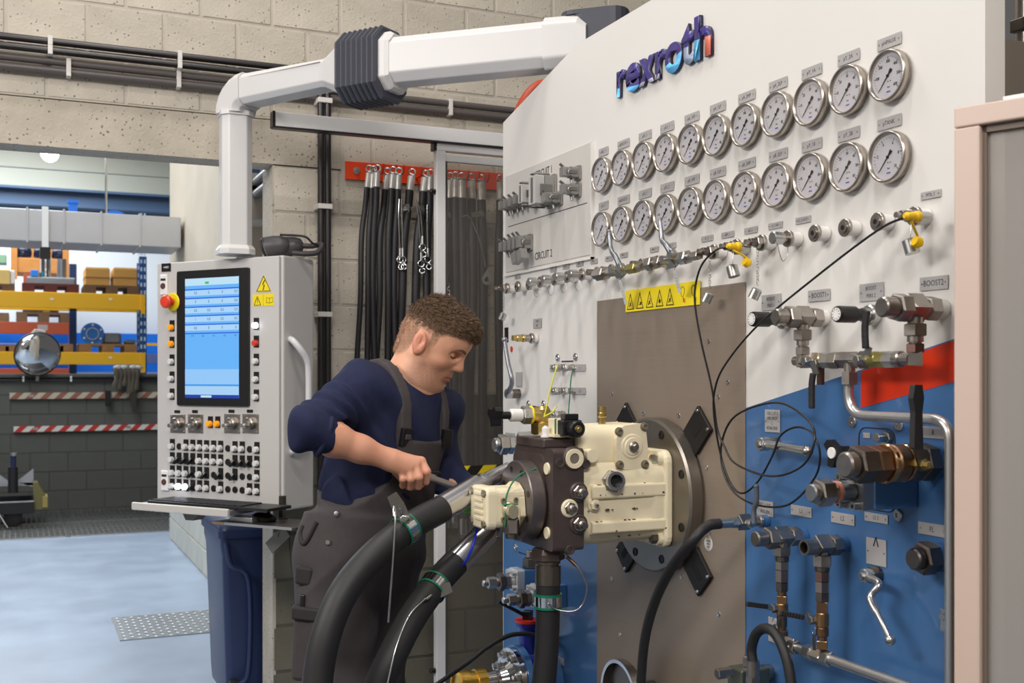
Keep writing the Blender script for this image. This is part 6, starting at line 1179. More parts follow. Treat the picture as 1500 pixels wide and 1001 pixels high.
for x in xs[1:-1]: b = MB(); b.box(x-.008, x+.008, -.012, .612, -.012, zh-zl+.012); part('duct_flange', b, GALV, du, .002)
for px, w in ((157, 0), (160, 1)): x = onY(px, 300, DUY).x; b = MB(); b.cyl((x, .1+.3*w, zh-zl), (x, .1+.3*w, 6.2-zl), .008, n=8); part('hanger_rod', b, ZINC, du)
x = onY(66, 330, DUY).x; b = MB(); b.box(x-.025, x+.025, -.05, -.012, -.05, zh-zl+.02); part('hanger_strap', b, WHITEB, du); b = MB(); b.box(x-.04, x+.04, -.05, .05, -.14, -.05); part('strap_end', b, BLACKP, du)
BLR = mat('rack_blue', (28, 70, 122), .5); YLR = mat('rack_yellow', (238, 176, 16), .45); RST = mat('rack_rust', (150, 62, 30), .6); WOOD = mat('pallet_wood', (150, 108, 62), .8, 0, .15, 10); WOODD = mat('dark_wood', (104, 76, 50), .8, 0, .15, 10); CART = mat('carton', (192, 140, 66), .75, 0, .06, 6)
RY_ = 16.5
rk = thing('pallet_rack', 'blue pallet rack with yellow beams beyond the low wall', 'rack', (0, RY_, 0)); r = rk
def rp(*a): 
    px0, py0, px1, py1, Y, dep = a; p, q = onY(px0, py1, Y), onY(px1, py0, Y); b = MB(); return b.box(p.x, q.x, Y-RY_, Y-RY_+dep, p.z, q.z)
xu = onY(209.5, 450, RY_).x
for px, yy in ((209.5, RY_), (206, RY_+1.0), (107, RY_+1.0)):
    x = onY(px, 450, yy).x; b = MB(); b.box(x-.05, x+.05, yy-RY_, yy-RY_+.08, 0, 3.25 if px > 200 else 3.2); up = part('upright', b, BLR if px > 200 else mat('rack_navy', (22, 44, 86), .5), r)
    if px > 200:
        b = MB()
        for k in range(22): 
            for s_ in (-1, 1): b.box(x+s_*.024-.011, x+s_*.024+.011, yy-RY_-.002, yy-RY_, 1.5+k*.11, 1.5+k*.11+.055)
        part('slot_hole', b, mat('slot_pale', (186, 208, 226), .6), up, kind='stuff')
for (y0, y1) in ((432, 447), (517, 533)):
    part('beam', rp(-120, y0, 211, y1, RY_-.06, .05), YLR, r, .006); fz0, fz1 = onY(0, y1, RY_-.06).z, onY(0, y0, RY_-.06).z; fb_ = MB(); fb_.box(-3, onY(209, 450, RY_+1).x, 1.0, 1.05, fz0, fz1-.004); part('beam', fb_, YLR, r, .006); part('beam_end', rp(206.5, y0, 213, y1+13, RY_-.075, .02), YLR, r); 
    for px in (76, 162): q = onY(px, (y0+y1)/2-1, RY_-.061); b = MB(); b.box(q.x-.02, q.x+.02, -.064, -.06, q.z-.012, q.z+.012); part('beam_sticker', b, WHITEB, r)
rk2 = thing('rust_rack', 'second rack with rust red beams behind the yellow one', 'rack', (0, RY_+2.2, 0)); Y2 = RY_+2.2
def rp2(px0, py0, px1, py1, dep, o=0): p, q = onY(px0, py1, Y2+o), onY(px1, py0, Y2+o); b = MB(); return b.box(p.x, q.x, o, o+dep, p.z, q.z)
part('beam', rp2(-60, 473, 105, 488, .06), RST, rk2, .006); part('beam', rp2(-60, 540, 105, 552, .06), RST, rk2, .006); part('beam', rp2(34, 401.5, 60, 418, .06, -.30), RST, rk2, .006); part('upright', rp2(101, 470, 107, 560, .08, .0), RST, rk2); part('label_plate', rp2(55, 476, 70, 484, .003, -.004), mat('label_grey', (150, 140, 136), .5), rk2)
b = MB(); 
for py0, py1 in ((490, 502), (507, 516), (532, 545)): part('blue_beam', rp2(-60, py0, 260, py1, .08, 1.1), mat('bright_blue', (20, 120, 235), .5), rk2)
part('orange_strip', rp2(180, 503, 240, 506, .03, .75), YLR, rk2)
def pallet(px0, px1, py0, py1, Y, label, m=WOOD):
    a, c = onY(px0, py1, Y), onY(px1, py0, Y); W_ = c.x-a.x; h_ = c.z-a.z; t = thing('pallet', label, 'pallet', (a.x, Y, a.z+.006))
    for k in range(5): b = MB(); b.box(0, W_, k*.17, k*.17+.12, h_*.78, h_); part('deck_board', b, m, t)
    for k in (0, 1, 2):
        x = k*(W_-.16)/2
        for y_ in (0, .33, .68): b = MB(); b.box(x, x+.16, y_, y_+.12, .02, h_*.78); part('block', b, m, t)
        b = MB(); b.box(x, x+.16, 0, .80, 0, .022); part('skid_board', b, m, t)
    return t
Yp = RY_-.03
pallet(123, 204, 420, 432, Yp, 'wooden pallet under the two brown cartons on the top beam', WOODD); pallet(32, 116, 417.5, 432, Yp, 'dark red painted pallet under the steel parts on the top beam', mat('pallet_red', (96, 36, 26), .7)); pallet(-60, 21.5, 417, 432, Yp, 'wooden pallet at the left frame edge on the top beam', WOODD)
pallet(116, 200, 505, 517, Yp, 'wooden pallet under the blue flange on the lower beam'); pallet(-20, 27, 506, 517, Yp, 'wooden pallet at the left frame edge on the lower beam'); pallet(60, 107, 505, 517, Yp, 'wooden pallet behind the round mirror on the lower beam'); pallet(23.5, 104, 459, 473, Y2+.01, 'brown pallet on the rust red beam', WOODD); pallet(-60, 13, 459, 473, Y2+.01, 'brown pallet at the left frame edge on the rust red beam', WOODD)
def goods(nm, px0, py0, px1, py1, Y, dep, m, label, cat, bev=.01, extra=None):
    a, c = onY(px0, py1, Y), onY(px1, py0, Y); W_, h_ = c.x-a.x, c.z-a.z; t = thing(nm, label, cat, (a.x, Y, a.z+.008)); b = MB(); b.box(0, W_, 0, dep, 0, h_); part('body', b, m, t, bev)
    if extra: extra(t, W_, h_, dep)
    return t
def flaps(t, W_, h_, dep):
    b = MB(); b.box(-.006, W_+.006, -.006, dep, h_*.48, h_*.50); part('lid_edge', b, WOODD, t)
    b = MB(); b.box(.01, W_-.01, .01, dep-.02, h_, h_+.012); part('lid', b, CART, t, .004)
goods('carton', 125, 394.5, 161, 420, Yp+.05, .6, CART, 'left brown carton on the top beam pallet', 'box', .01, flaps); goods('carton', 166, 395, 201, 420, Yp+.05, .6, CART, 'right brown carton on the top beam pallet', 'box', .01, flaps)
STC = mat('steel_casting', (140, 142, 144), .4, .7, .08, 12)
def steelx(t, W_, h_, dep):
    for x0, x1, z1 in ((.28, .50, .30), (.62, .82, .27)):
        b = MB(); b.cyl((W_*(x0+x1)/2, .2, h_), (W_*(x0+x1)/2, .2, h_+z1), W_*(x1-x0)/2, n=18); part('cylinder', b, CHROME if x0 < .5 else STC, t)
    b = MB(); b.box(W_*.08, W_*.24, .0, .1, h_, h_+.09); part('blue_cap', b, mat('cap_blue', (40, 140, 235), .5), t, .004); b = MB(); b.box(W_*.26, W_*.32, .0, .08, h_, h_+.06); part('green_cap', b, mat('cap_green', (20, 120, 60), .5), t, .004)
goods('pump_casting', 39, 408, 111, 417.5, Yp+.1, .4, STC, 'long grey steel pump casting with upright cylinders on the red pallet', 'machine part', .02, steelx)
goods('green_box', -10, 374, 9.5, 386, Y2+.1, .4, mat('dull_green', (112, 150, 118), .6), 'dull green box at the top left of the racks', 'box'); goods('pale_crate', -25, 396, 15, 417, Yp+.1, .5, mat('pale_wood', (216, 186, 112), .75, 0, .06, 5), 'pale wooden crate at the left frame edge', 'crate')
goods('white_sleeve', 15.3, 397, 22, 417, Yp+.12, .3, WHITEB, 'narrow white sleeve beside the pale crate', 'box')
cr = goods('wooden_crate', 22.5, 381, 100, 400, Y2-.3, .7, mat('orange_wood', (186, 124, 58), .7, 0, .12, 6), 'orange wood crate holding three dark cylinders', 'crate')
for px in (20, 96): 
    a = onY(px, 380, Y2-.31); b = MB(); b.box(a.x-.04-cr.location.x, a.x+.05-cr.location.x, -.02, .06, -.1, .55); part('corner_post', b, MATS['orange_wood'], cr)
a = onY(23, 372, Y2+.3); c = onY(99, 366, Y2+.3); b = MB(); b.box(a.x-cr.location.x, c.x-cr.location.x, .6, .66, .28, .50); part('back_board', b, MATS['orange_wood'], cr)
for px, w in ((34, 'left'), (62, 'middle'), (89, 'right')):
    q = onY(px, 369.5, Y2-.28); t = thing('dark_cylinder', '%s glossy dark blue cylinder lying on the orange crate' % w, 'cylinder', (q.x, q.y, onY(0, 381, Y2-.3).z+.138)); b = MB(); b.rev([(0, .02), (.01, .10), (.03, .122), (.45, .122)], (0, 0, 0), (0, 1, 0), 24, soft=True); part('barrel', b, mat('gloss_navy', (24, 30, 52), .15, coat=.6), t)
goods('dark_case', 33, 450, 86, 459, Y2+.15, .4, mat('dark_case', (74, 62, 56), .6), 'dark case with silver lid on the brown pallet', 'box'); goods('silver_can', 62, 449, 74, 459, Y2+.05, .09, CHROME, 'small silver can in front of the dark case', 'can')
q = onY(135.5, 491.5, Yp+.1); t = thing('blue_flange', 'blue pipe flange with dark bore on the lower beam pallet', 'flange', (q.x, q.y, onY(0, 505, Yp).z+.168)); b = MB(); b.rev([(.0, .07), (0, .155), (.04, .155), (.04, .09), (.35, .09)], (0, 0, 0), (0, 1, 0), 32); part('flange', b, mat('flange_blue', (36, 110, 186), .5, 0, .1, 20), t); b = MB(); b.rev([(.003, .072), (.004, .072)], (0, 0, 0), (0, 1, 0), 24); part('bore', b, BLACKP, t)
b = MB(); b.rev([(-.012, .074), (-.012, .088), (0, .088)], (0, 0, 0), (0, 1, 0), 24, cap=False); part('raised_rim', b, ZINC, t)
for k in range(6): a_ = k*PI/3+.5; b = MB(); b.rev([(-.002, .014), (-.001, .014)], (.125*math.cos(a_), 0, .125*math.sin(a_)), (0, 1, 0), 10); part('bolt_hole', b, WHITEB, t)
goods('grey_casting', 150, 489, 178, 505, Yp+.2, .4, STC, 'grey casting lying beside the blue flange', 'machine part', .03); goods('small_casting', 183, 499, 199, 505, Yp+.2, .3, STC, 'low grey casting right of the blue flange', 'machine part', .02)
goods('far_window_panel', 1e-3, 0, 1, 1, 19, .1, WHITEB, '', '') if 0 else None
q = onY(168, 316, 10.53); t = thing('blue_disc', 'blue disc fixed behind the top edge of the ventilation duct', 'disc', (q.x, 10.515, zh+.025)); b = MB(); b.M = T(0, 0, -.055); b.prism([(0, 0)][:0]+circ(.145, 28), 0, 0) if 0 else b.rev([(0, .145), (.05, .145)], (0, 0, .0), (0, 1, 0), 28); part('disc', b, mat('wheel_blue', (30, 110, 210), .5), t)
q = onY(107, 305, 10.2); t = thing('blue_post', 'short blue post with cap standing on the ventilation duct', 'post', (q.x, 10.2, zh+.013)); b = MB(); b.box(-.035, .035, 0, .07, 0, .10); part('stem', b, MATS['wheel_blue'], t); b = MB(); b.box(-.045, .045, -.01, .08, .10, .125); part('cap', b, MATS['wheel_blue'], t)
q = onY(73, 225, 10.5); t = thing('bulb_lamp', 'round glowing lamp under the roof beyond the lintel', 'lamp', (q.x, 10.5, q.z)); b = MB(); b.ball((0, 0, 0), .075, 20, 12); part('globe', b, mat('lamp_glow', (255, 252, 244), .3, emit=9), t); b = MB(); b.cyl((0, 0, .07), (0, 0, 1.0), .02, n=10); part('pendant', b, WHITEB, t)
# mirror, tape boards, switch, gloves, conduits on the low wall
WYF = 13.66
q = onY(55, 519, WYF-.12); t = thing('convex_mirror', 'round convex traffic mirror standing on the low wall', 'mirror', (q.x, q.y, q.z)); Rm = .245; F = frame((0, 0, 0), (0, .3, 1), (.25, -1, -.22)); b = MB(); b.M = F; b.rev([(Rm*(1-.0)*0+.0+.07*math.cos(a_), Rm*math.sin(a_)) for a_ in [k*PI/2/10 for k in range(11)][::-1]], n=32, soft=True, cap=False); part('mirror_face', b, mat('mirror', (225, 225, 225), .03, 1), t)
b = MB(); b.M = F; b.ring((0, 0, 0), (0, 0, 1), Rm, .010, 36, 8); b.rev([(-.03, Rm*.9), (-.004, Rm)], n=32); part('rim', b, BLACKP, t); b = MB(); b.tube([(-.06, .08, .2), (-.02, .10, .26), (.08, .10, .24)], .03, 8); b.tube([(0, .08, 0), (0, .12, -.30)], .02, 8); part('bracket', b, mat('bracket_beige', (170, 160, 146), .6), t)
for px0, px1, py0, py1, lab, m_ in ((14, 300, 574, 585, 'upper faded red and white striped board on the low wall', m_stripes('stripes_faded', (150, 92, 74), (196, 184, 160), .155, 135)), (20, 300, 620.5, 633.5, 'lower bright red and white striped board on the low wall', m_stripes('stripes_red', (196, 52, 44), (226, 220, 210), .155, 135))):
    a, c = onY(px0, py1, WYF), onY(px1, py0, WYF); t = thing('striped_board', lab, 'striped board', (a.x, WYF, a.z)); b = MB(); b.box(0, c.x-a.x, -.0, .045, 0, c.z-a.z); part('board', b, m_, t); 
    for x in (.2, 1.2): b = MB(); b.box(x, x+.05, -.004, 0, .02, .05); part('screw_plate', b, ZINC, t)
for py, lab in ((553, 'upper'), (557.5, 'lower')):
    a = onY(0, py, WYF+.005); t = thing('thin_conduit', '%s thin dark conduit along the top of the low wall' % lab, 'conduit', (0, WYF+.005, a.z)); b = MB(); b.tube([(-1, 0, 0), (2.2, 0, 0)], .011, 8); part('tube', b, BLACKP, t)
    for x in (.02, .52, 1.0, 1.5): b = MB(); b.box(x, x+.02, -.016, .045, -.015, .015); part('clip', b, WHITEB, t)
q = onY(158, 584, WYF); solo('wall_switch', MB().box(-.03, .03, -.0, .045, -.09, .09).box(-.015, .015, -.015, 0, -.06, -.01), BLACKP, 'small black switch box on the upper striped board', 'switch', (q.x, WYF-.05, q.z))
q = onY(187, 545, WYF-.05); t = thing('work_gloves', 'bundle of dirty work gloves and rope hanging over the low wall', 'gloves', (q.x, WYF-.06, q.z)); GLV = mat('glove_brown', (88, 80, 66), .9, 0, .2, 18)
random.seed(4)
for k in range(6): x = -.13+.045*k; L_ = random.uniform(.16, .26); b = MB(); b.tube(spline([(x, .06, .03), (x, -.0, .045), (x+.01, -.03, -.05), (x+random.uniform(-.02, .02), -.03, -L_)], 5), [.03+.008*math.sin(j) for j in range(16)], 8); part('glove_finger', b, GLV, t)
for k, L_ in enumerate((.42, .46, .40)): b = MB(); b.tube(spline([(.02+.02*k, .0, .03), (.03+.015*k, -.04, -.15), (.04+.015*k, -.04, -L_+.05), (.065, -.04, -L_), (.085-.005*k, -.04, -L_+.06), (.08, -.04, -.12), (.09, 0, .03)], 6), .012, 7); part('rope_loop', b, mat('rope_dark', (66, 60, 50), .9), t)
for k, x in enumerate((-.11, -.04, .06, .12)): b = MB(); b.ball((x, .0, .05), (.05, .04, .03), 10, 6); part('glove_cuff', b, mat('cuff_pale', (186, 182, 172), .9), t)
# low cart at the far left
DC = 11.3; O = atD(25, 773, DC); O.z = 0; ct = thing('low_cart', 'low dark steel cart with silver V cradle and upright clamp at the far left', 'cart', T(*O)); CM = ct.matrix_world.inverted()
def cl_(px, py, dy=0): p = onY(px, py, O.y+dy); return CM @ p
STD = mat('cart_dark', (50, 50, 52), .45, .4); OLV = mat('cart_olive', (128, 120, 74), .55)
a, c = cl_(-40, 749), cl_(50, 734); b = MB(); b.box(a.x, c.x, 0, .6, a.z, a.z+.012); b.box(a.x, c.x, -.02, 0, a.z-.05, c.z); b.box(a.x, c.x, .6, .62, a.z, c.z); b.box(c.x-.02, c.x, 0, .6, a.z, c.z); part('tray', b, STD, ct, .004); b = MB(); b.box(a.x, c.x, -.026, -.018, c.z-.008, c.z+.006); part('tray_rim', b, ZINC, ct)
for pts in ([(24, 706), (49, 687), (49, 714)], [(14, 706), (-14, 687), (-14, 714)]): q = [cl_(*p, .25) for p in pts]; b = MB(); F = MX(((1, 0, 0, 0), (0, 0, 1, 0), (0, 1, 0, 0), (0, 0, 0, 1))); b.M = F; o = [(p.x, p.z) for p in q]; b.prism(o, .25, .28); part('cradle_plate', b, ALU, ct)
a, c = cl_(-30, 714, .25), cl_(50, 707, .25); b = MB(); b.box(a.x, c.x, .25, .5, a.z, c.z); part('cradle_bar', b, ALU, ct)
o = [(48, 706), (55, 706), (69, 730), (69, 745), (50, 745)]; q = [cl_(*p, .2) for p in o]; b = MB(); b.M = F; b.prism([(p.x, p.z) for p in q][::-1], .1, .35); part('side_bracket', b, OLV, ct, .006); a, c = cl_(62, 744, .1), cl_(70, 727, .1); b = MB(); b.box(a.x, c.x, .08, .37, a.z, c.z); part('bumper', b, mat('bumper_yellow', (176, 160, 92), .6), ct, .006)
for p0, p1, w_, m_ in (((19, 722), (19, 684), .055, STD), ((19.5, 700), (19.5, 666), .03, mat('jack_navy', (40, 44, 80), .4)), ((20, 668), (20, 664), .04, ZINC)): a, c = cl_(*p0, .1), cl_(*p1, .1); b = MB(); b.cyl((a.x, .1, a.z), (a.x, .1, c.z), w_*.9, n=12); part('jack_post', b, m_, ct)
for x in (-.06, .12):
    pass
w0 = cl_(19, 760); b = MB(); b.rev([(-.03, .075), (-.025, .09), (.025, .09), (.03, .075)], (w0.x, .08, .09), (0, 1, 0), 24); wh = part('wheel', b, BLACKR, ct); b = MB(); b.rev([(-.034, .045), (.034, .045)], (w0.x, .08, .09), (0, 1, 0), 18); part('wheel_hub', b, STD, wh); b = MB(); b.tube([(w0.x-.14, -.02, .17), (w0.x-.05, -.06, .01)], .012, 6); part('foot_lever', b, ZINC, ct)
b = MB(); b.rev([(-.03, .075), (-.025, .09), (.025, .09), (.03, .075)], (w0.x, .52, .09), (0, 1, 0), 24); part('wheel', b, BLACKR, ct)
# conduit rails and box on the passage side wall
for py0, py1, lab in ((272, 255, 'upper'), (293, 271, 'lower')):
    a, c = onX(365, py0, SX-.06), onX(395, py1, SX-.06); z = (a.z+c.z)/2; t = thing('wall_rail', '%s dark conduit along the passage side wall behind the column' % lab, 'conduit', (SX-.06, 6.0, z)); b = MB(); b.tube([(0, -.7, 0), (0, 1.5, 0)], .028, 8); part('tube', b, CGRY, t); b = MB(); b.box(-.03, .055, .4, .46, -.14 if lab == 'lower' else -.05, .05); part('bracket', b, mat('bracket_beige', (170, 160, 146)), t)
q = onX(374, 274, SX); solo('blue_junction_box', MB().box(-.09, -.002, -.16, .16, -.13, .13).box(-.10, -.09, -.14, .14, -.11, .11), BLR, 'small blue junction box on the passage side wall', 'junction box', (SX, q.y, q.z), bev=.006)
# ================================================================ the man: volumes blended with a smooth minimum, then skinned
MO = atD(560, 551, 3.1); MANM = MX(((CY, SY, 0, MO.x), (-SY, CY, 0, MO.y), (0, 0, 1, 0), (0, 0, 0, 1))); MANI = MANM.inverted()
def P(px, py, D): return np.array(MANI @ atD(px, py, D), dtype=np.float64)
class Vol:
    def __init__(s, lo, hi, h):
        s.lo = np.array(lo, float); s.h = h; s.n = np.ceil((np.array(hi)-s.lo)/h).astype(int)+1
        s.d = np.full(s.n, .05, np.float32); s.ax = [s.lo[i]+h*np.arange(s.n[i]) for i in range(3)]
    def sub(s, lo, hi):
        a = np.clip(np.floor((np.array(lo)-s.lo)/s.h).astype(int), 0, s.n); b = np.clip(np.ceil((np.array(hi)-s.lo)/s.h).astype(int)+1, 0, s.n)
        if (b <= a).any(): return None, None
        sl = tuple(slice(a[i], b[i]) for i in range(3))
        g = np.meshgrid(*[s.ax[i][sl[i]].astype(np.float32) for i in range(3)], indexing='ij'); return sl, g
    def put(s, sl, q, k, op):
        d = s.d[sl]
        if op == '+': h = np.maximum(k-np.abs(d-q), 0)/k; s.d[sl] = np.minimum(d, q)-h*h*k*.25
        else: q = -q; h = np.maximum(k-np.abs(d-q), 0)/k; s.d[sl] = np.maximum(d, q)+h*h*k*.25
    def cone(s, a, b, r0, r1, k=.012, op='+'):
        a, b = np.array(a, float), np.array(b, float); m = max(r0, r1)+k+.045 if op == '+' else max(r0, r1)+k
        sl, g = s.sub(np.minimum(a, b)-m, np.maximum(a, b)+m)
        if sl is None: return
        d = b-a; L = max(d@d, 1e-9); t = np.clip(((g[0]-a[0])*d[0]+(g[1]-a[1])*d[1]+(g[2]-a[2])*d[2])/L, 0, 1)
        q = np.sqrt((g[0]-a[0]-t*d[0])**2+(g[1]-a[1]-t*d[1])**2+(g[2]-a[2]-t*d[2])**2)-(r0+(r1-r0)*t); s.put(sl, q, k, op)
    def chain(s, pts, rs, k=.012):
        for i in range(len(pts)-1): s.cone(pts[i], pts[i+1], rs[i], rs[i+1], k)
    def ell(s, c, A, r, k=.012, op='+'):
        c = np.array(c, float); A = np.array(A, float); r = np.array(r, float); m = max(r)+k+.045 if op == '+' else max(r)+k
        sl, g = s.sub(c-m, c+m)
        if sl is None: return
        u = [sum((g[j]-c[j])*A[i][j] for j in range(3)) for i in range(3)]
        k0 = np.sqrt(sum((u[i]/r[i])**2 for i in range(3))); k1 = np.sqrt(sum((u[i]/r[i]**2)**2 for i in range(3)))+1e-9
        s.put(sl, k0*(k0-1)/k1, k, op)
    def grid(s): return np.meshgrid(*[a.astype(np.float32) for a in s.ax], indexing='ij')
    def mesh(s, smooth=1):
        d = s.d; S_ = d < 0; n = np.array(d.shape); c = np.zeros(n-1, np.int8)
        for i in (0, 1):
            for j in (0, 1):
                for k in (0, 1): c += S_[i:n[0]-1+i, j:n[1]-1+j, k:n[2]-1+k]
        act = (c > 0) & (c < 8); I = np.argwhere(act); idx = np.full(n-1, -1, np.int32); idx[act] = np.arange(len(I))
        off = np.array([(i, j, k) for i in (0, 1) for j in (0, 1) for k in (0, 1)])
        val = np.stack([d[I[:, 0]+o[0], I[:, 1]+o[1], I[:, 2]+o[2]] for o in off], 1); acc = np.zeros((len(I), 3)); cnt = np.zeros(len(I))
        for a in range(8):
            for b in range(a+1, 8):
                if np.abs(off[a]-off[b]).sum() != 1: continue
                va, vb = val[:, a], val[:, b]; m = (va < 0) != (vb < 0); t = np.where(m, va/np.where(m, va-vb, 1), 0)
                acc += np.where(m[:, None], off[a]+t[:, None]*(off[b]-off[a]), 0); cnt += m
        v = s.lo+s.h*(I+acc/cnt[:, None]); F = []
        for ax in range(3):
            u, w_ = [(1, 2), (2, 0), (0, 1)][ax]; e = [slice(None)]*3; e2 = [slice(None)]*3; e[ax] = slice(0, -1); e2[ax] = slice(1, None)
            A_, B_ = S_[tuple(e)], S_[tuple(e2)]
            for flip, M_ in ((0, A_ & ~B_), (1, ~A_ & B_)):
                Q = np.argwhere(M_); Q = Q[(Q[:, u] > 0) & (Q[:, w_] > 0) & (Q[:, u] < n[u]-1) & (Q[:, w_] < n[w_]-1)]
                if not len(Q): continue
                def id_(du, dw): R_ = Q.copy(); R_[:, u] -= du; R_[:, w_] -= dw; return idx[R_[:, 0], R_[:, 1], R_[:, 2]]
                q = np.stack([id_(1, 1), id_(0, 1), id_(0, 0), id_(1, 0)], 1); F.append(q[:, ::-1] if flip else q)
        F = np.concatenate(F); F = F[(F >= 0).all(1)]
        for _i in range(smooth):
            sm = np.zeros_like(v); ct = np.zeros(len(v))
            for a in range(4):
                b = (a+1) % 4
                for x, y in ((a, b), (b, a)):
                    for k in range(3): sm[:, k] += np.bincount(F[:, x], v[F[:, y], k], len(v))
                    ct += np.bincount(F[:, x], minlength=len(v))
            v = v*.5+.5*sm/np.maximum(ct, 1)[:, None]
        return v, F
def np_mesh(name, v, F, m):
    me = bpy.data.meshes.new(name); me.vertices.add(len(v)); me.vertices.foreach_set('co', v.astype(np.float32).ravel()); me.loops.add(F.size); me.loops.foreach_set('vertex_index', F.astype(np.int32).ravel())
    me.polygons.add(len(F)); me.polygons.foreach_set('loop_start', np.arange(0, F.size, 4, dtype=np.int32)); me.polygons.foreach_set('use_smooth', np.ones(len(F), bool)); me.materials.append(m); me.update(calc_edges=True); me.validate(); return me
def nz(x, y, z, f, s_=0):          # cheap wavy noise
    return (np.sin(f*x+1.7*np.sin(.7*f*y+s_)+s_)+np.sin(f*y*1.1+1.3*np.sin(.6*f*z+2+s_))+np.sin(f*z*.9+1.5*np.sin(.8*f*x+4+s_)))/3
man = thing('person', 'man with short brown hair in navy sweater and dark grey bib overalls pulling a wrench', 'person', MANM)
# ---- joints
SHR, SHL = P(524, 578, 2.98), P(643, 602, 3.24); ELR = P(456, 632, 2.80); WRR = P(572, 674, 2.87); ELL, WRL = P(648, 692, 3.20), P(690, 731, 3.10)
NB = P(597, 562, 3.10)
# head frame: forward, left, up
th, ps = math.radians(31), math.radians(13)
fw = np.array([math.cos(th)*math.cos(ps), -math.cos(th)*math.sin(ps), -math.sin(th)]); roll = 0
lf = np.cross([0, 0, 1.], fw); lf /= np.linalg.norm(lf); uph = np.cross(fw, lf)
HC = P(621, 503, 3.03); HC = HC+lf*.073
HA = [fw, lf, uph]
def hd(x, y, z):
    if x > .03: x = .03+(x-.03)*.86
    return HC+fw*x+lf*y+uph*z
# ---- skin: head, neck, arms and hands in one continuous volume
vol = Vol(P(430, 438, 3.1)*0+np.array([-.30, -.36, 1.06]), np.array([.40, .28, 1.80]), .0022)
E_ = lambda c, r, k=.012, op='+': vol.ell(hd(*c), HA, r, k, op)
E_((-.004, 0, .036), (.098, .077, .086), .02); E_((.046, 0, .050), (.053, .064, .058), .03); E_((.040, 0, -.022), (.053, .060, .078), .03)
for s_ in (-1, 1):
    vol.cone(hd(-.004, s_*.054, -.040), hd(.012, s_*.050, -.066), .020, .019, .02); vol.cone(hd(.012, s_*.050, -.066), hd(.076, s_*.014, -.094), .019, .017, .02)
    vol.ell(hd(.054, s_*.043, -.022), HA, (.022, .013, .013), .02); vol.cone(hd(.090, s_*.010, .031), hd(.070, s_*.050, .029), .0095, .009, .012)
    vol.ell(hd(.094, s_*.034, .010), HA, (.014, .020, .012), .012, '-'); vol.ell(hd(.0765, s_*.033, .008), HA, (.0135, .0145, .0130), .003)
    vol.ell(hd(.103, s_*.011, -.026), HA, (.010, .0075, .0075), .006)
    e = .30; eu = uph*math.cos(e)-fw*math.sin(e); ef = fw*math.cos(e)+uph*math.sin(e)
    vol.ell(hd(-.010, s_*.080, -.004), [ef, lf, eu], (.020, .0095, .033), .006); vol.ell(hd(-.006, s_*.0915, .001), [ef, lf, eu], (.0125, .0095, .022), .003, '-'); vol.cone(hd(-.014, s_*.083, .012), hd(-.010, s_*.083, -.014), .0035, .0035, .003); vol.cone(hd(.004, s_*.082, -.004), hd(.002, s_*.083, -.010), .0045, .004, .003); vol.cone(hd(-.001, s_*.078, -.012), hd(-.006, s_*.080, -.030), .006, .006, .005)
E_((.080, 0, -.094), (.020, .022, .018), .016); vol.cone(hd(.094, 0, .026), hd(.117, 0, -.018), .0085, .0115, .010); E_((.117, 0, -.021), (.0105, .0105, .009), .006)
E_((.082, 0, -.056), (.020, .032, .024), .014)
for s_ in (-1, 1):
    vol.cone(hd(.1035, 0, -.0515), hd(.092, s_*.022, -.057), .0048, .003, .005); vol.cone(hd(.1005, 0, -.0635), hd(.091, s_*.019, -.0605), .0058, .003, .005)
    vol.cone(hd(.109, 0, -.0575), hd(.096, s_*.026, -.0592), .0016, .0012, .003, '-')
vol.cone(hd(-.030, 0, -.03), NB, .056, .060, .03); vol.cone(NB, (SHR+SHL)/2+np.array([-.03, 0, -.12]), .062, .10, .04); vol.cone(hd(.01, 0, -.075), NB+np.array([.035, -.02, .0]), .030, .042, .03)
# torso core inside the clothes, joins neck and arms
vol.cone(SHR, SHL, .045, .045, .03); vol.cone(NB-[0, 0, .04], SHR, .05, .045, .03); vol.cone(NB-[0, 0, .04], SHL, .05, .045, .03)
vol.cone(SHR, ELR, .048, .036, .02); vol.cone(SHL, ELL, .046, .04, .03)
u_ = (WRR-ELR); vol.chain([ELR, ELR+u_*.28, ELR+u_*.62, WRR], [.042, .043, .034, .0265], .02)
vol.chain([ELL, WRL], [.042, .028], .02)
# right hand closed on the bar
vol.cone(WRR, P(592, 681, 2.885), .026, .026, .016)
MC = [P(617, 676, 2.885), P(609.5, 682, 2.874), P(600, 687, 2.870), P(590, 690, 2.870)]
for m_ in MC: vol.cone(WRR+(m_-WRR)*.15, m_, .0205, .0130, .014)
PIP = [P(625.5, 691, 2.872), P(614, 699, 2.862), P(602, 702, 2.860), P(590, 702, 2.862)]
DIP = [P(624, 706, 2.892), P(613, 713, 2.886), P(601.5, 714, 2.886), P(590, 712, 2.888)]
TIP = [P(616, 708, 2.915), P(606, 714, 2.914), P(597, 714, 2.914), P(588, 711, 2.914)]
for i in range(4):
    r0 = (.0100, .0102, .0098, .0088)[i]; vol.cone(MC[i], PIP[i], r0+.0016, r0+.0004, .0035); vol.cone(PIP[i], DIP[i], r0+.0004, r0-.0008, .0030); vol.cone(DIP[i], TIP[i], r0-.0008, r0-.0022, .003)
tb = [P(582, 688, 2.90), P(592, 702, 2.935), P(606, 709, 2.945), P(617, 710, 2.94)]; vol.chain(tb, [.018, .0135, .0115, .0095], .006)
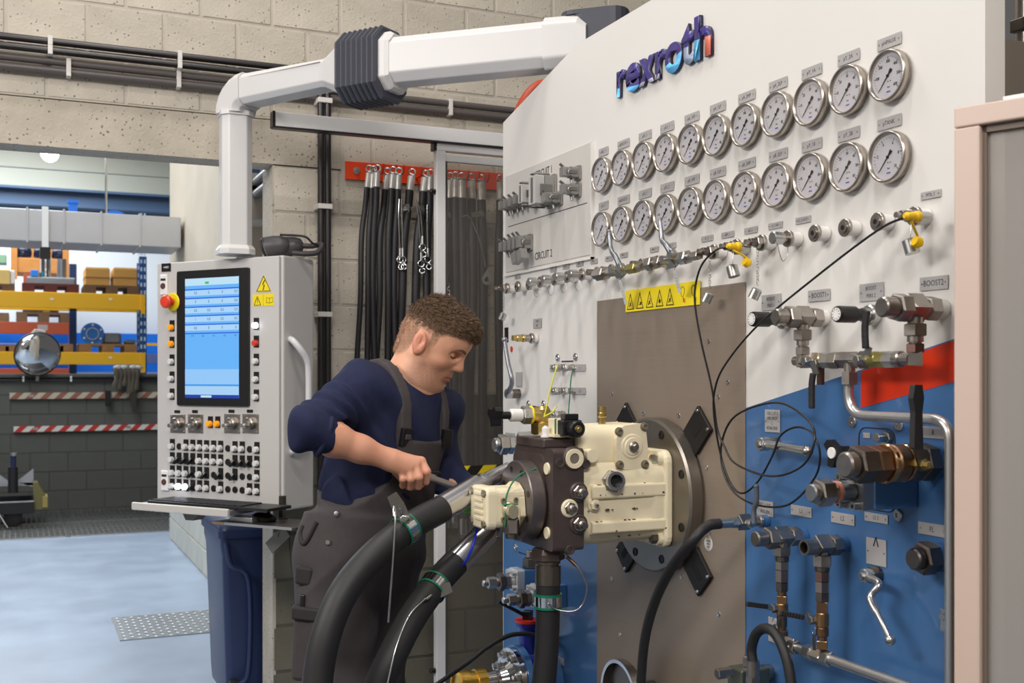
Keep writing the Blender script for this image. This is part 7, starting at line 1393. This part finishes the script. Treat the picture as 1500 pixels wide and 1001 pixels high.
# left hand behind the ferrule
vol.cone(WRL, P(700, 736, 3.06), .027, .030, .016); 
for i, (a, b, c) in enumerate((((703, 722, 3.07), (716, 714.5, 3.06), (727, 719, 3.05)), ((706, 729, 3.06), (720, 722, 3.05), (731, 728, 3.04)), ((706, 737, 3.06), (719, 731, 3.05), (729, 738, 3.04)), ((704, 745, 3.04), (716, 741, 3.05), (726, 747, 3.04)))):
    a, b, c = P(*a), P(*b), P(*c); vol.cone(P(700, 736, 3.07), a, .02, .013, .01); vol.cone(a, b, .0112, .0100, .003); vol.cone(b, c, .0100, .0080, .003)
vol.chain([P(693, 724, 3.05), P(700, 712, 3.03), P(712, 709, 3.015)], [.015, .0115, .009], .006)
v, F_ = vol.mesh(2); del vol
# albedo per vertex: lips, stubble, redder ears, hands and nose
q = v-HC; hx_, hy_, hz_ = q@fw, q@lf, q@uph; inh = (np.linalg.norm(q-uph*.02, axis=1) < .16)
col = np.tile(np.array(lin((214, 160, 130))[:3]), (len(v), 1))
def blend(w_, c): global col; w_ = np.clip(w_, 0, 1)[:, None]; col = col*(1-w_)+np.array(lin(c)[:3])*w_
sm_ = lambda a, b, x: np.clip((x-a)/(b-a), 0, 1)
blend(inh*sm_(-.020, -.045, hz_-.25*(hx_-.05))*sm_(-.02, .02, hx_)*sm_(-.135, -.11, hz_)*(.55+.12*nz(v[:, 0], v[:, 1], v[:, 2], 900)), (128, 92, 74))
blend(inh*(np.abs(hy_) < .026)*(np.exp(-((hz_+.0515)/.0050)**2)+np.exp(-((hz_+.0635)/.0050)**2))*(hx_ > .085)*.85, (176, 104, 92))
blend(inh*(np.abs(hy_) > .078)*(np.abs(hx_+.01) < .026)*(hz_ > -.04)*.45, (206, 120, 100)); blend(inh*np.exp(-(((hx_-.118)/.018)**2+((hz_+.02)/.016)**2))*.3, (206, 128, 106))
blend(inh*np.exp(-(((hx_-.066)/.02)**2+((hz_+.01)/.02)**2))*.25, (206, 128, 106))
blend((v[:, 2] < 1.42)*(.35+.2*nz(v[:, 0], v[:, 1], v[:, 2], 120)), (206, 138, 112))
SKIN = mat('skin', (214, 160, 130), .52); nt = SKIN.node_tree; at_ = nt.nodes.new('ShaderNodeAttribute'); at_.attribute_name = 'tone'; bs_ = nt.nodes['Principled BSDF']; nt.links.new(at_.outputs['Color'], bs_.inputs['Base Color']); bs_.inputs['Subsurface Weight'].default_value = .12; bs_.inputs['Subsurface Radius'].default_value = (.012, .005, .003); bs_.inputs['Subsurface Scale'].default_value = .6
nb_ = nt.nodes.new('ShaderNodeTexNoise'); nb_.inputs['Scale'].default_value = 320; bp_ = nt.nodes.new('ShaderNodeBump'); bp_.inputs['Strength'].default_value = .12; bp_.inputs['Distance'].default_value = .001; tc_ = nt.nodes.new('ShaderNodeTexCoord'); nt.links.new(tc_.outputs['Object'], nb_.inputs['Vector']); nt.links.new(nb_.outputs['Fac'], bp_.inputs['Height']); nt.links.new(bp_.outputs[0], bs_.inputs['Normal'])
from mathutils.bvhtree import BVHTree
BVS = BVHTree.FromPolygons([tuple(p) for p in v], [tuple(int(i) for i in f) for f in F_])
hlv = np.interp(hx_, [-.12, -.06, -.034, -.030, .008, .012, .028, .034, .062, .09, .13], [-.085, -.075, -.045, .026, .034, -.004, .0, .040, .062, .066, .060])
blend(inh*(np.abs(hy_) < .0775)*sm_(-.004, .012, hz_-hlv+.004*nz(v[:, 0], v[:, 1], v[:, 2], 260))*(hx_ < .07)*(.62+.2*nz(v[:, 0], v[:, 1], v[:, 2], 700)), (128, 98, 76))
me = np_mesh('body', v, F_, SKIN); ca = me.color_attributes.new('tone', 'FLOAT_COLOR', 'POINT'); ca.data.foreach_set('color', np.concatenate([col, np.ones((len(v), 1))], 1).astype(np.float32).ravel()); part('body', me, None, man)
# ---- hair: a cap grown over the skull, plus short blades
hv = Vol(HC-np.array([.17, .16, .13]), HC+np.array([.18, .16, .20]), .0026)
hv.ell(hd(-.005, 0, .038), HA, (.101, .0795, .0885), .02); hv.ell(hd(.046, 0, .058), HA, (.061, .064, .062), .03); hv.cone(hd(-.055, 0, .0), hd(-.050, 0, -.05), .050, .046, .02); hv.cone(hd(.078, -.02, .092), hd(.104, -.005, .074), .019, .010, .02); hv.cone(hd(-.03, .0, .112), hd(-.025, 0, .127), .03, .008, .02)
g = hv.grid(); X_, Y_, Z_ = [sum((g[j]-HC[j])*HA[i][j] for j in range(3)) for i in range(3)]
hl = np.interp(X_, [-.12, -.06, -.034, -.030, .008, .012, .028, .034, .062, .09, .13], [-.085, -.075, -.045, .026, .034, -.004, .0, .040, .062, .066, .060])
hv.d = np.maximum(hv.d+.0022*nz(g[0], g[1], g[2], 300), hl-Z_-.004*nz(g[0], g[1], g[2], 210, 1)+.0)
side = sm_(.03, .085, Z_)                     # clipped short at the sides and back
hv.d = hv.d+(1-side)*.0046-side*.002
v, F_ = hv.mesh(1)
HAIR = mat('hair_brown', (112, 86, 62), .6, 0, 0, 60, .8, 240, aniso=(1, 1, 1), dist=.003)
def hair_attr(me, vv_):
    z_ = (vv_-HC)@uph; w3 = sm_(.0, .062, z_+.010*nz(vv_[:, 0], vv_[:, 1], vv_[:, 2], 160))[:, None]; c_ = np.array(lin((166, 126, 100))[:3])*(1-w3)+np.array(lin((104, 80, 58))[:3])*w3; c_ = c_*(1+.22*nz(vv_[:, 0], vv_[:, 1], vv_[:, 2], 500))[:, None]
    a_ = me.color_attributes.new('tone', 'FLOAT_COLOR', 'POINT'); a_.data.foreach_set('color', np.concatenate([c_, np.ones((len(vv_), 1))], 1).astype(np.float32).ravel())
_at = HAIR.node_tree.nodes.new('ShaderNodeAttribute'); _at.attribute_name = 'tone'; HAIR.node_tree.links.new(_at.outputs['Color'], HAIR.node_tree.nodes['Principled BSDF'].inputs['Base Color'])
hme = np_mesh('hair', v, F_, HAIR); hair_attr(hme, v); hm = part('hair', hme, None, man)
# blades
rng = np.random.default_rng(5); fc = v[F_].mean(1); e1 = v[F_[:, 1]]-v[F_[:, 0]]; e2 = v[F_[:, 3]]-v[F_[:, 0]]; nn = np.cross(e1, e2); nn /= np.linalg.norm(nn, axis=1)[:, None]+1e-9
hz2 = (fc-HC)@uph; hx2 = (fc-HC)@fw; pick = np.where((rng.random(len(fc)) < .8) & (((fc-HC-np.array(uph)*.03)*nn).sum(1) > 0))[0]
pick = np.concatenate([pick, pick[rng.random(len(pick)) < .7]]); L_ = (.003+.012*sm_(.03, .10, hz2[pick]))*rng.uniform(.6, 1.3, len(pick)); dirn = nn[pick]*.55+fw*(.75*sm_(-.02, .1, hz2[pick]))[:, None]+lf*(rng.uniform(-.5, .5, len(pick)))[:, None]+uph*(-.5*(1-sm_(.0, .10, hz2[pick])))[:, None]+rng.normal(0, .22, (len(pick), 3)); dirn /= np.linalg.norm(dirn, axis=1)[:, None]
base = fc[pick]+rng.normal(0, .0012, (len(pick), 3))-nn[pick]*.001; sdv = np.cross(dirn, nn[pick]+rng.normal(0, .3, (len(pick), 3))); sdv /= np.linalg.norm(sdv, axis=1)[:, None]+1e-9; w_ = .0007
tp_ = base+dirn*L_[:, None]; md = base+dirn*L_[:, None]*.5+nn[pick]*(.12*L_)[:, None]
vv = np.stack([base-sdv*w_, base+sdv*w_, md+sdv*w_*.8, md-sdv*w_*.8, tp_+sdv*w_*.2, tp_-sdv*w_*.2], 1).reshape(-1, 3); k = np.arange(len(pick))*6; ff = np.concatenate([np.stack([k, k+1, k+2, k+3], 1), np.stack([k+3, k+2, k+4, k+5], 1)])
bme = np_mesh('hair_blade', vv, ff, HAIR); hair_attr(bme, vv); part('hair_blade', bme, None, hm, kind='stuff')
BROW = mat('brow_brown', (112, 80, 58), .8, 0, .2, 90, .5, 300)
def face(y, z, out=.0008):      # point on the front of the face
    h_ = BVS.ray_cast(V(HC+fw*.2+lf*y+uph*z), V(-fw)); return V(np.array(h_[0])+fw*out) if h_[0] else V(hd(.09, y, z))
for s_ in (-1, 1):
    b = MB(); b.tube(spline([face(s_*y_, z_, .001) for y_, z_ in ((.010, .026), (.022, .031), (.036, .033), (.047, .029), (.053, .024))], 4), [.002, .0026, .003, .0032, .0034, .0034, .0033, .0032, .003, .0028, .0026, .0024, .002, .0018, .0014, .0011, .0008], 6); part('eyebrow', b, BROW, man)
    b = MB(); b.tube(spline([face(s_*y_, z_, .0006) for y_, z_ in ((.020, .0035), (.027, .0015), (.034, .0015), (.041, .003), (.046, .0055))], 4), .0014, 5); part('eyelash', b, mat('lash_dark', (52, 36, 30), .7), man)
# ---- sweater
lean = np.array([.16, -.05, .98]); lean /= np.linalg.norm(lean)
af = math.radians(38); f0 = np.array([math.cos(af), -math.sin(af), 0]); tl = np.cross(lean, f0); tl /= np.linalg.norm(tl); tf = np.cross(tl, lean); TA = [tl, tf, lean]
CH = P(578, 640, 3.10)
def torso(vl, g_=0.):
    vl.ell(CH+lean*.035-tl*.005, TA, (.182+g_, .118+g_, .155+g_), .05); vl.ell(P(553, 712, 3.08), TA, (.170+g_, .132+g_, .20+g_), .06)
    vl.cone(SHR+np.array([.02, .02, -.015]), SHL+np.array([-.01, -.02, -.01]), .072+g_, .070+g_, .05)
    vl.cone(P(570, 556, 3.08), SHR+np.array([.0, 0, .012]), .045+g_, .058+g_, .05); vl.cone(NB-[.01, 0, .03], SHL, .05+g_, .055+g_, .04)
    vl.ell(P(545, 625, 3.14), TA, (.15+g_, .10+g_, .14+g_), .05)
sw_ = Vol(np.array([-.34, -.42, .98]), np.array([.30, .32, 1.62]), .0042); torso(sw_)
fa = (WRR-ELR)/np.linalg.norm(WRR-ELR); sw_.cone(SHR, ELR+np.array([-.006, 0, .004]), .074, .057, .04); sw_.cone(ELR+np.array([-.006, 0, .004]), ELR+fa*.034+np.array([-.002, 0, .002]), .055, .052, .02)
sw_.cone(SHL, ELL, .062, .050, .03); sw_.cone(ELL, ELL+(WRL-ELL)*.78, .050, .040, .02); sw_.cone(NB+np.array([-.012, .01, -.030]), NB+np.array([-.004, .004, -.012]), .066, .066, .02)
g = sw_.grid(); up_arm = (ELR-SHR)/np.linalg.norm(ELR-SHR); sA = (g[0]-SHR[0])*up_arm[0]+(g[1]-SHR[1])*up_arm[1]+(g[2]-SHR[2])*up_arm[2]
LA_ = np.linalg.norm(ELR-SHR); wA = np.clip(sA/.10, 0, 1)*np.clip((LA_+.0-sA)/.06, 0, 1)*np.clip(1.25-((g[0]-SHR[0])/.14)*0-0*sA, 0, 1)*(g[0] < SHR[0]+.10)
sw_.d += wA*(.0062*np.sin(150*sA+3.0*nz(g[0], g[1], g[2], 22)+2*np.sin(24*g[2]))+.004*nz(g[0], g[1], g[2], 48, 2))
sw_.d += (1-wA)*(.0078*np.sin(46*((g[2]-1.2)*.8+(g[0]-.0)*.75)+2.4*nz(g[0], g[1], g[2], 17, 3))+.0022*nz(g[0], g[1], g[2], 55, 1))
# openings: neck, right forearm, hem
def cutcone(vl, a, b, r0, r1, k=.004): vl.cone(a, b, r0, r1, k, '-')
cutcone(sw_, NB+np.array([-.03, 0, -.012]), hd(-.02, 0, -.03), .0575, .085, .004)
cutcone(sw_, ELR+fa*.104, ELR+fa*.45, .066, .080, .006)
sw_.d = np.maximum(sw_.d, 1.02-g[2])
v, F_ = sw_.mesh(1); SWM = mat('navy_knit', (33, 38, 66), .85, 0, .10, 50, .5, 420, dist=.0015, spec=.25); swo = part('sweater', np_mesh('sweater', v, F_, SWM), None, man); del sw_
b = MB(); cc_ = ELR+fa*.034; c1_ = np.cross(fa, [0, 0, 1.]); c1_ /= np.linalg.norm(c1_); c2_ = np.cross(fa, c1_); b.tube([V(cc_+c1_*math.cos(t)*.0500+c2_*math.sin(t)*.0500) for t in [2*PI*k/28 for k in range(29)]], .0080, 8); part('cuff', b, SWM, swo)
b = MB(); nk = []; ax = (hd(-.02, 0, -.03)-NB); ax /= np.linalg.norm(ax); o = NB+np.array([-.022, .004, -.002]); e1 = np.cross(ax, [0, 1, 0]); e1 /= np.linalg.norm(e1); e2 = np.cross(ax, e1)
part('collar', b.tube([V(o+(e1*math.cos(t)*.068+e2*math.sin(t)*.064)+ax*(.004*math.cos(t))) for t in [2*PI*k/28 for k in range(29)]], .0075, 8), SWM, swo)
# ---- bib overalls
ov = Vol(np.array([-.36, -.36, .02]), np.array([.26, .34, 1.62]), .0056)
HIP = P(527, 806, 3.08); HR, HL = HIP-tl*.085-[0, 0, .03], HIP+tl*.085-[0, 0, .03]; KR, KL = P(497, 1010, 2.95), P(540, 1015, 3.16); AR_, AL_ = np.array([-.19, -.20, .10]), np.array([-.04, .10, .10])
ov.ell(HIP+lean*.03, TA, (.172, .140, .17), .06); ov.ell(P(535, 765, 3.08), TA, (.176, .138, .16), .06)
for h_, k_, a_ in ((HR, KR, AR_), (HL, KL, AL_)): ov.cone(h_, k_, .118, .098, .05); ov.cone(k_, a_, .098, .092, .04)
g = ov.grid(); ov.d += .010*(np.abs(np.sin(13*(g[0]*.9-g[1]*.4)+8*(1.1-g[2])+2.6*nz(g[0], g[1], g[2], 9)))**.7-.5)*sm_(1.14, 1.0, g[2])+.006*np.sin(34*(g[2]+.6*g[0])+3*nz(g[0], g[1], g[2], 12, 2))*sm_(1.1, .95, g[2])+.0030*nz(g[0], g[1], g[2], 38, 2)
tr = Vol(ov.lo, ov.lo, ov.h); tr.n = ov.n; tr.ax = ov.ax; tr.d = np.full(ov.n, .05, np.float32); torso(tr, .0105); tr.d += .0018*nz(g[0], g[1], g[2], 40, 2)
rel = [sum((g[j]-CH[j])*TA[i][j] for j in range(3)) for i in range(3)]; la, fr_, upw = rel
topb = .018-.10*(la+.02)*0
wid = np.interp(upw, [-.40, -.24, -.17, -.10, -.02, .03], [.30, .27, .185, .120, .098, .092])
bib = np.maximum(np.maximum(np.abs(la)-wid, -fr_-np.interp(upw, [-.24, -.14], [.3, .02])), upw-.012)
strap = np.maximum(np.abs(np.abs(la-.0)-.082)-.0165, -upw-.01); strap = np.maximum(strap, -(fr_+.16))
tr.d = np.maximum(tr.d, np.minimum(bib, strap)); 
waist = upw+.205+.25*np.maximum(-fr_, 0)
ov.d = np.maximum(ov.d, waist-.02*0)
hk_ = np.maximum(.03-np.abs(ov.d-tr.d), 0)/.03; ov.d = np.minimum(ov.d, tr.d)-hk_*hk_*.03*.25*(upw < -.15); v, F_ = ov.mesh(1)
OVM = mat('overall_grey', (68, 63, 64), .8, 0, .08, 30, .35, 500, dist=.001, spec=.3); ovo = part('overalls', np_mesh('overalls', v, F_, OVM), None, man); del ov, tr
from mathutils.bvhtree import BVHTree
BVO = BVHTree.FromPolygons([tuple(p) for p in v], [tuple(int(i) for i in f) for f in F_])
def surf(px, py, out=0):      # where a sight line meets the cloth
    o = MANI @ V((0, 0, H)); d = (MANI.to_3x3() @ ray(px, py)).normalized(); h_ = BVO.ray_cast(o, d)
    return (h_[0]-d*out, h_[1], d) if h_[0] else (V(P(px, py, 2.9)), -d, d)
def bx3(px, py, D, w_, h_, d_, nm, m_, ang=0, bev=.002, par=ovo):
    o = surf(px, py, -d_*.3)[0]; b = MB(); b.M = T(*o) @ MX(((math.cos(.25), math.sin(.25)*0, 0, 0), (-.25, 1, 0, 0), (0, 0, 1, 0), (0, 0, 0, 1))) @ RY(ang); b.box(-w_/2, w_/2, -d_/2, d_/2, -h_/2, h_/2); return part(nm, b, m_, par, bev)
def tor(la_, up_, out=0):       # point on the bib front at lateral / up position, found on the torso surface
    best = None; base = CH+tl*la_+lean*up_
    for k in range(60):
        p_ = base+tf*(.26-k*.004); 
        if tsd(p_) < .012+out: return p_
    return base
def tsd(p_):
    r_ = []
    for c_, rr_ in ((CH+lean*.035-tl*.005, (.182, .118, .155)), (P(553, 712, 3.08), (.170, .132, .20))):
        q_ = p_-c_; u2 = np.array([q_@tl, q_@tf, q_@lean])/np.array(rr_); k0 = np.linalg.norm(u2); r_.append((k0-1)*min(rr_))
    return min(r_)
def plate(la_, up_, w_, h_, d_, nm, m_, par=ovo, bev=.002, lift=.0):
    p_ = V(tor(la_, up_)); Fm = frame(p_+V(tf)*lift, V(tl), V(tf)); b = MB(); b.M = Fm; b.box(-w_/2, w_/2, -h_/2, h_/2, -.004, d_); return part(nm, b, m_, par, bev)
plate(-.082, .020, .036, .050, .010, 'buckle', BLACKP); plate(-.082, .022, .020, .014, .014, 'buckle_bar', mat('buckle_grey', (70, 70, 74), .4)); plate(.082, .020, .036, .050, .010, 'buckle', BLACKP)
for px, py, D in ((493, 754, 2.925), (481, 795, 2.905)):
    o, n_, d_ = surf(px, py); b = MB(); b.rev([(-.01, .008), (.003, .008), (.006, .006)], o, n_, 14); part('rivet_button', b, CHROME, ovo)
OVD = mat('overall_dark', (42, 38, 40), .8, 0, .1, 30)
bx3(452, 945, 2.875, .085, .19, .05, 'cargo_pocket', OVM, .05, .012); bx3(452, 898, 2.868, .09, .035, .05, 'pocket_flap', OVD, .05, .006); bx3(447, 842, 2.875, .05, .05, .05, 'tool_pouch', OVD, .1, .008); bx3(444, 880, 2.865, .012, .035, .03, 'pocket_tool', BLACKP, .05)
b = MB(); b.tube(spline([surf(*q_, .002)[0] for q_ in ((444, 770), (440, 785), (447, 796), (464, 765))], 5), .007, 6); part('strap_loop', b, OVD, ovo)
plate(.0, -.075, .13, .006, .003, 'bib_pocket_seam', OVD, bev=0); plate(.02, -.13, .006, .10, .003, 'bib_pocket_seam', OVD, bev=0)
SHOE = mat('work_boot', (40, 36, 34), .6)
for a_, dr_ in ((AR_, f0), (AL_, f0)):
    b = MB(); o = V(a_); f_ = V(f0); f_.z = 0; s3 = V((-f_.y, f_.x, 0)); rings = []
    for t, w2, h2 in ((-.09, .030, .05), (-.07, .042, .085), (0, .046, .10), (.08, .048, .07), (.15, .046, .05), (.20, .030, .035)): rings.append([o+f_*t+s3*(w2*math.cos(k*PI/6))+V((0, 0, -.10+.002+h2*.5+h2*.5*math.sin(k*PI/6))) for k in range(12)])
    part('boot', b.loft(rings), SHOE, man)
# ---- the wrench he pulls
A_, B_ = atD(577, 682, 2.93), atD(742, 739, 3.03); wr = thing('torque_wrench', 'long grey steel wrench handle held in both hands', 'wrench', T(*A_)); d_ = B_-A_
b = MB(); b.tube([V((0, 0, 0))-d_*.05, d_*.35], .0125, 12); part('grip', b, mat('wrench_grey', (136, 130, 124), .38, .7), wr); b = MB(); b.tube([d_*.35, d_*.97], .0095, 12); part('shaft', b, mat('wrench_grey', (0, 0, 0)), wr); b = MB(); b.cyl(d_*.97-V((0, 0, .02)), d_*.97+V((0, 0, .025)), .022, n=16); part('head', b, STEEL, wr)
q = atD(686, 743, 3.0); gt = thing('lime_cap', 'small bright green cap beside the left hand', 'cap', T(*q)); b = MB(); b.rev([(-.018, .012), (-.012, .017), (.008, .017), (.012, .013)], (0, 0, 0), (1, 0, .1), 14); part('cap', b, mat('cap_lime', (110, 200, 60), .4), gt); b = MB(); b.box(.012, .045, -.012, .012, -.012, .014); part('stub', b, WHITEB, gt, .002)
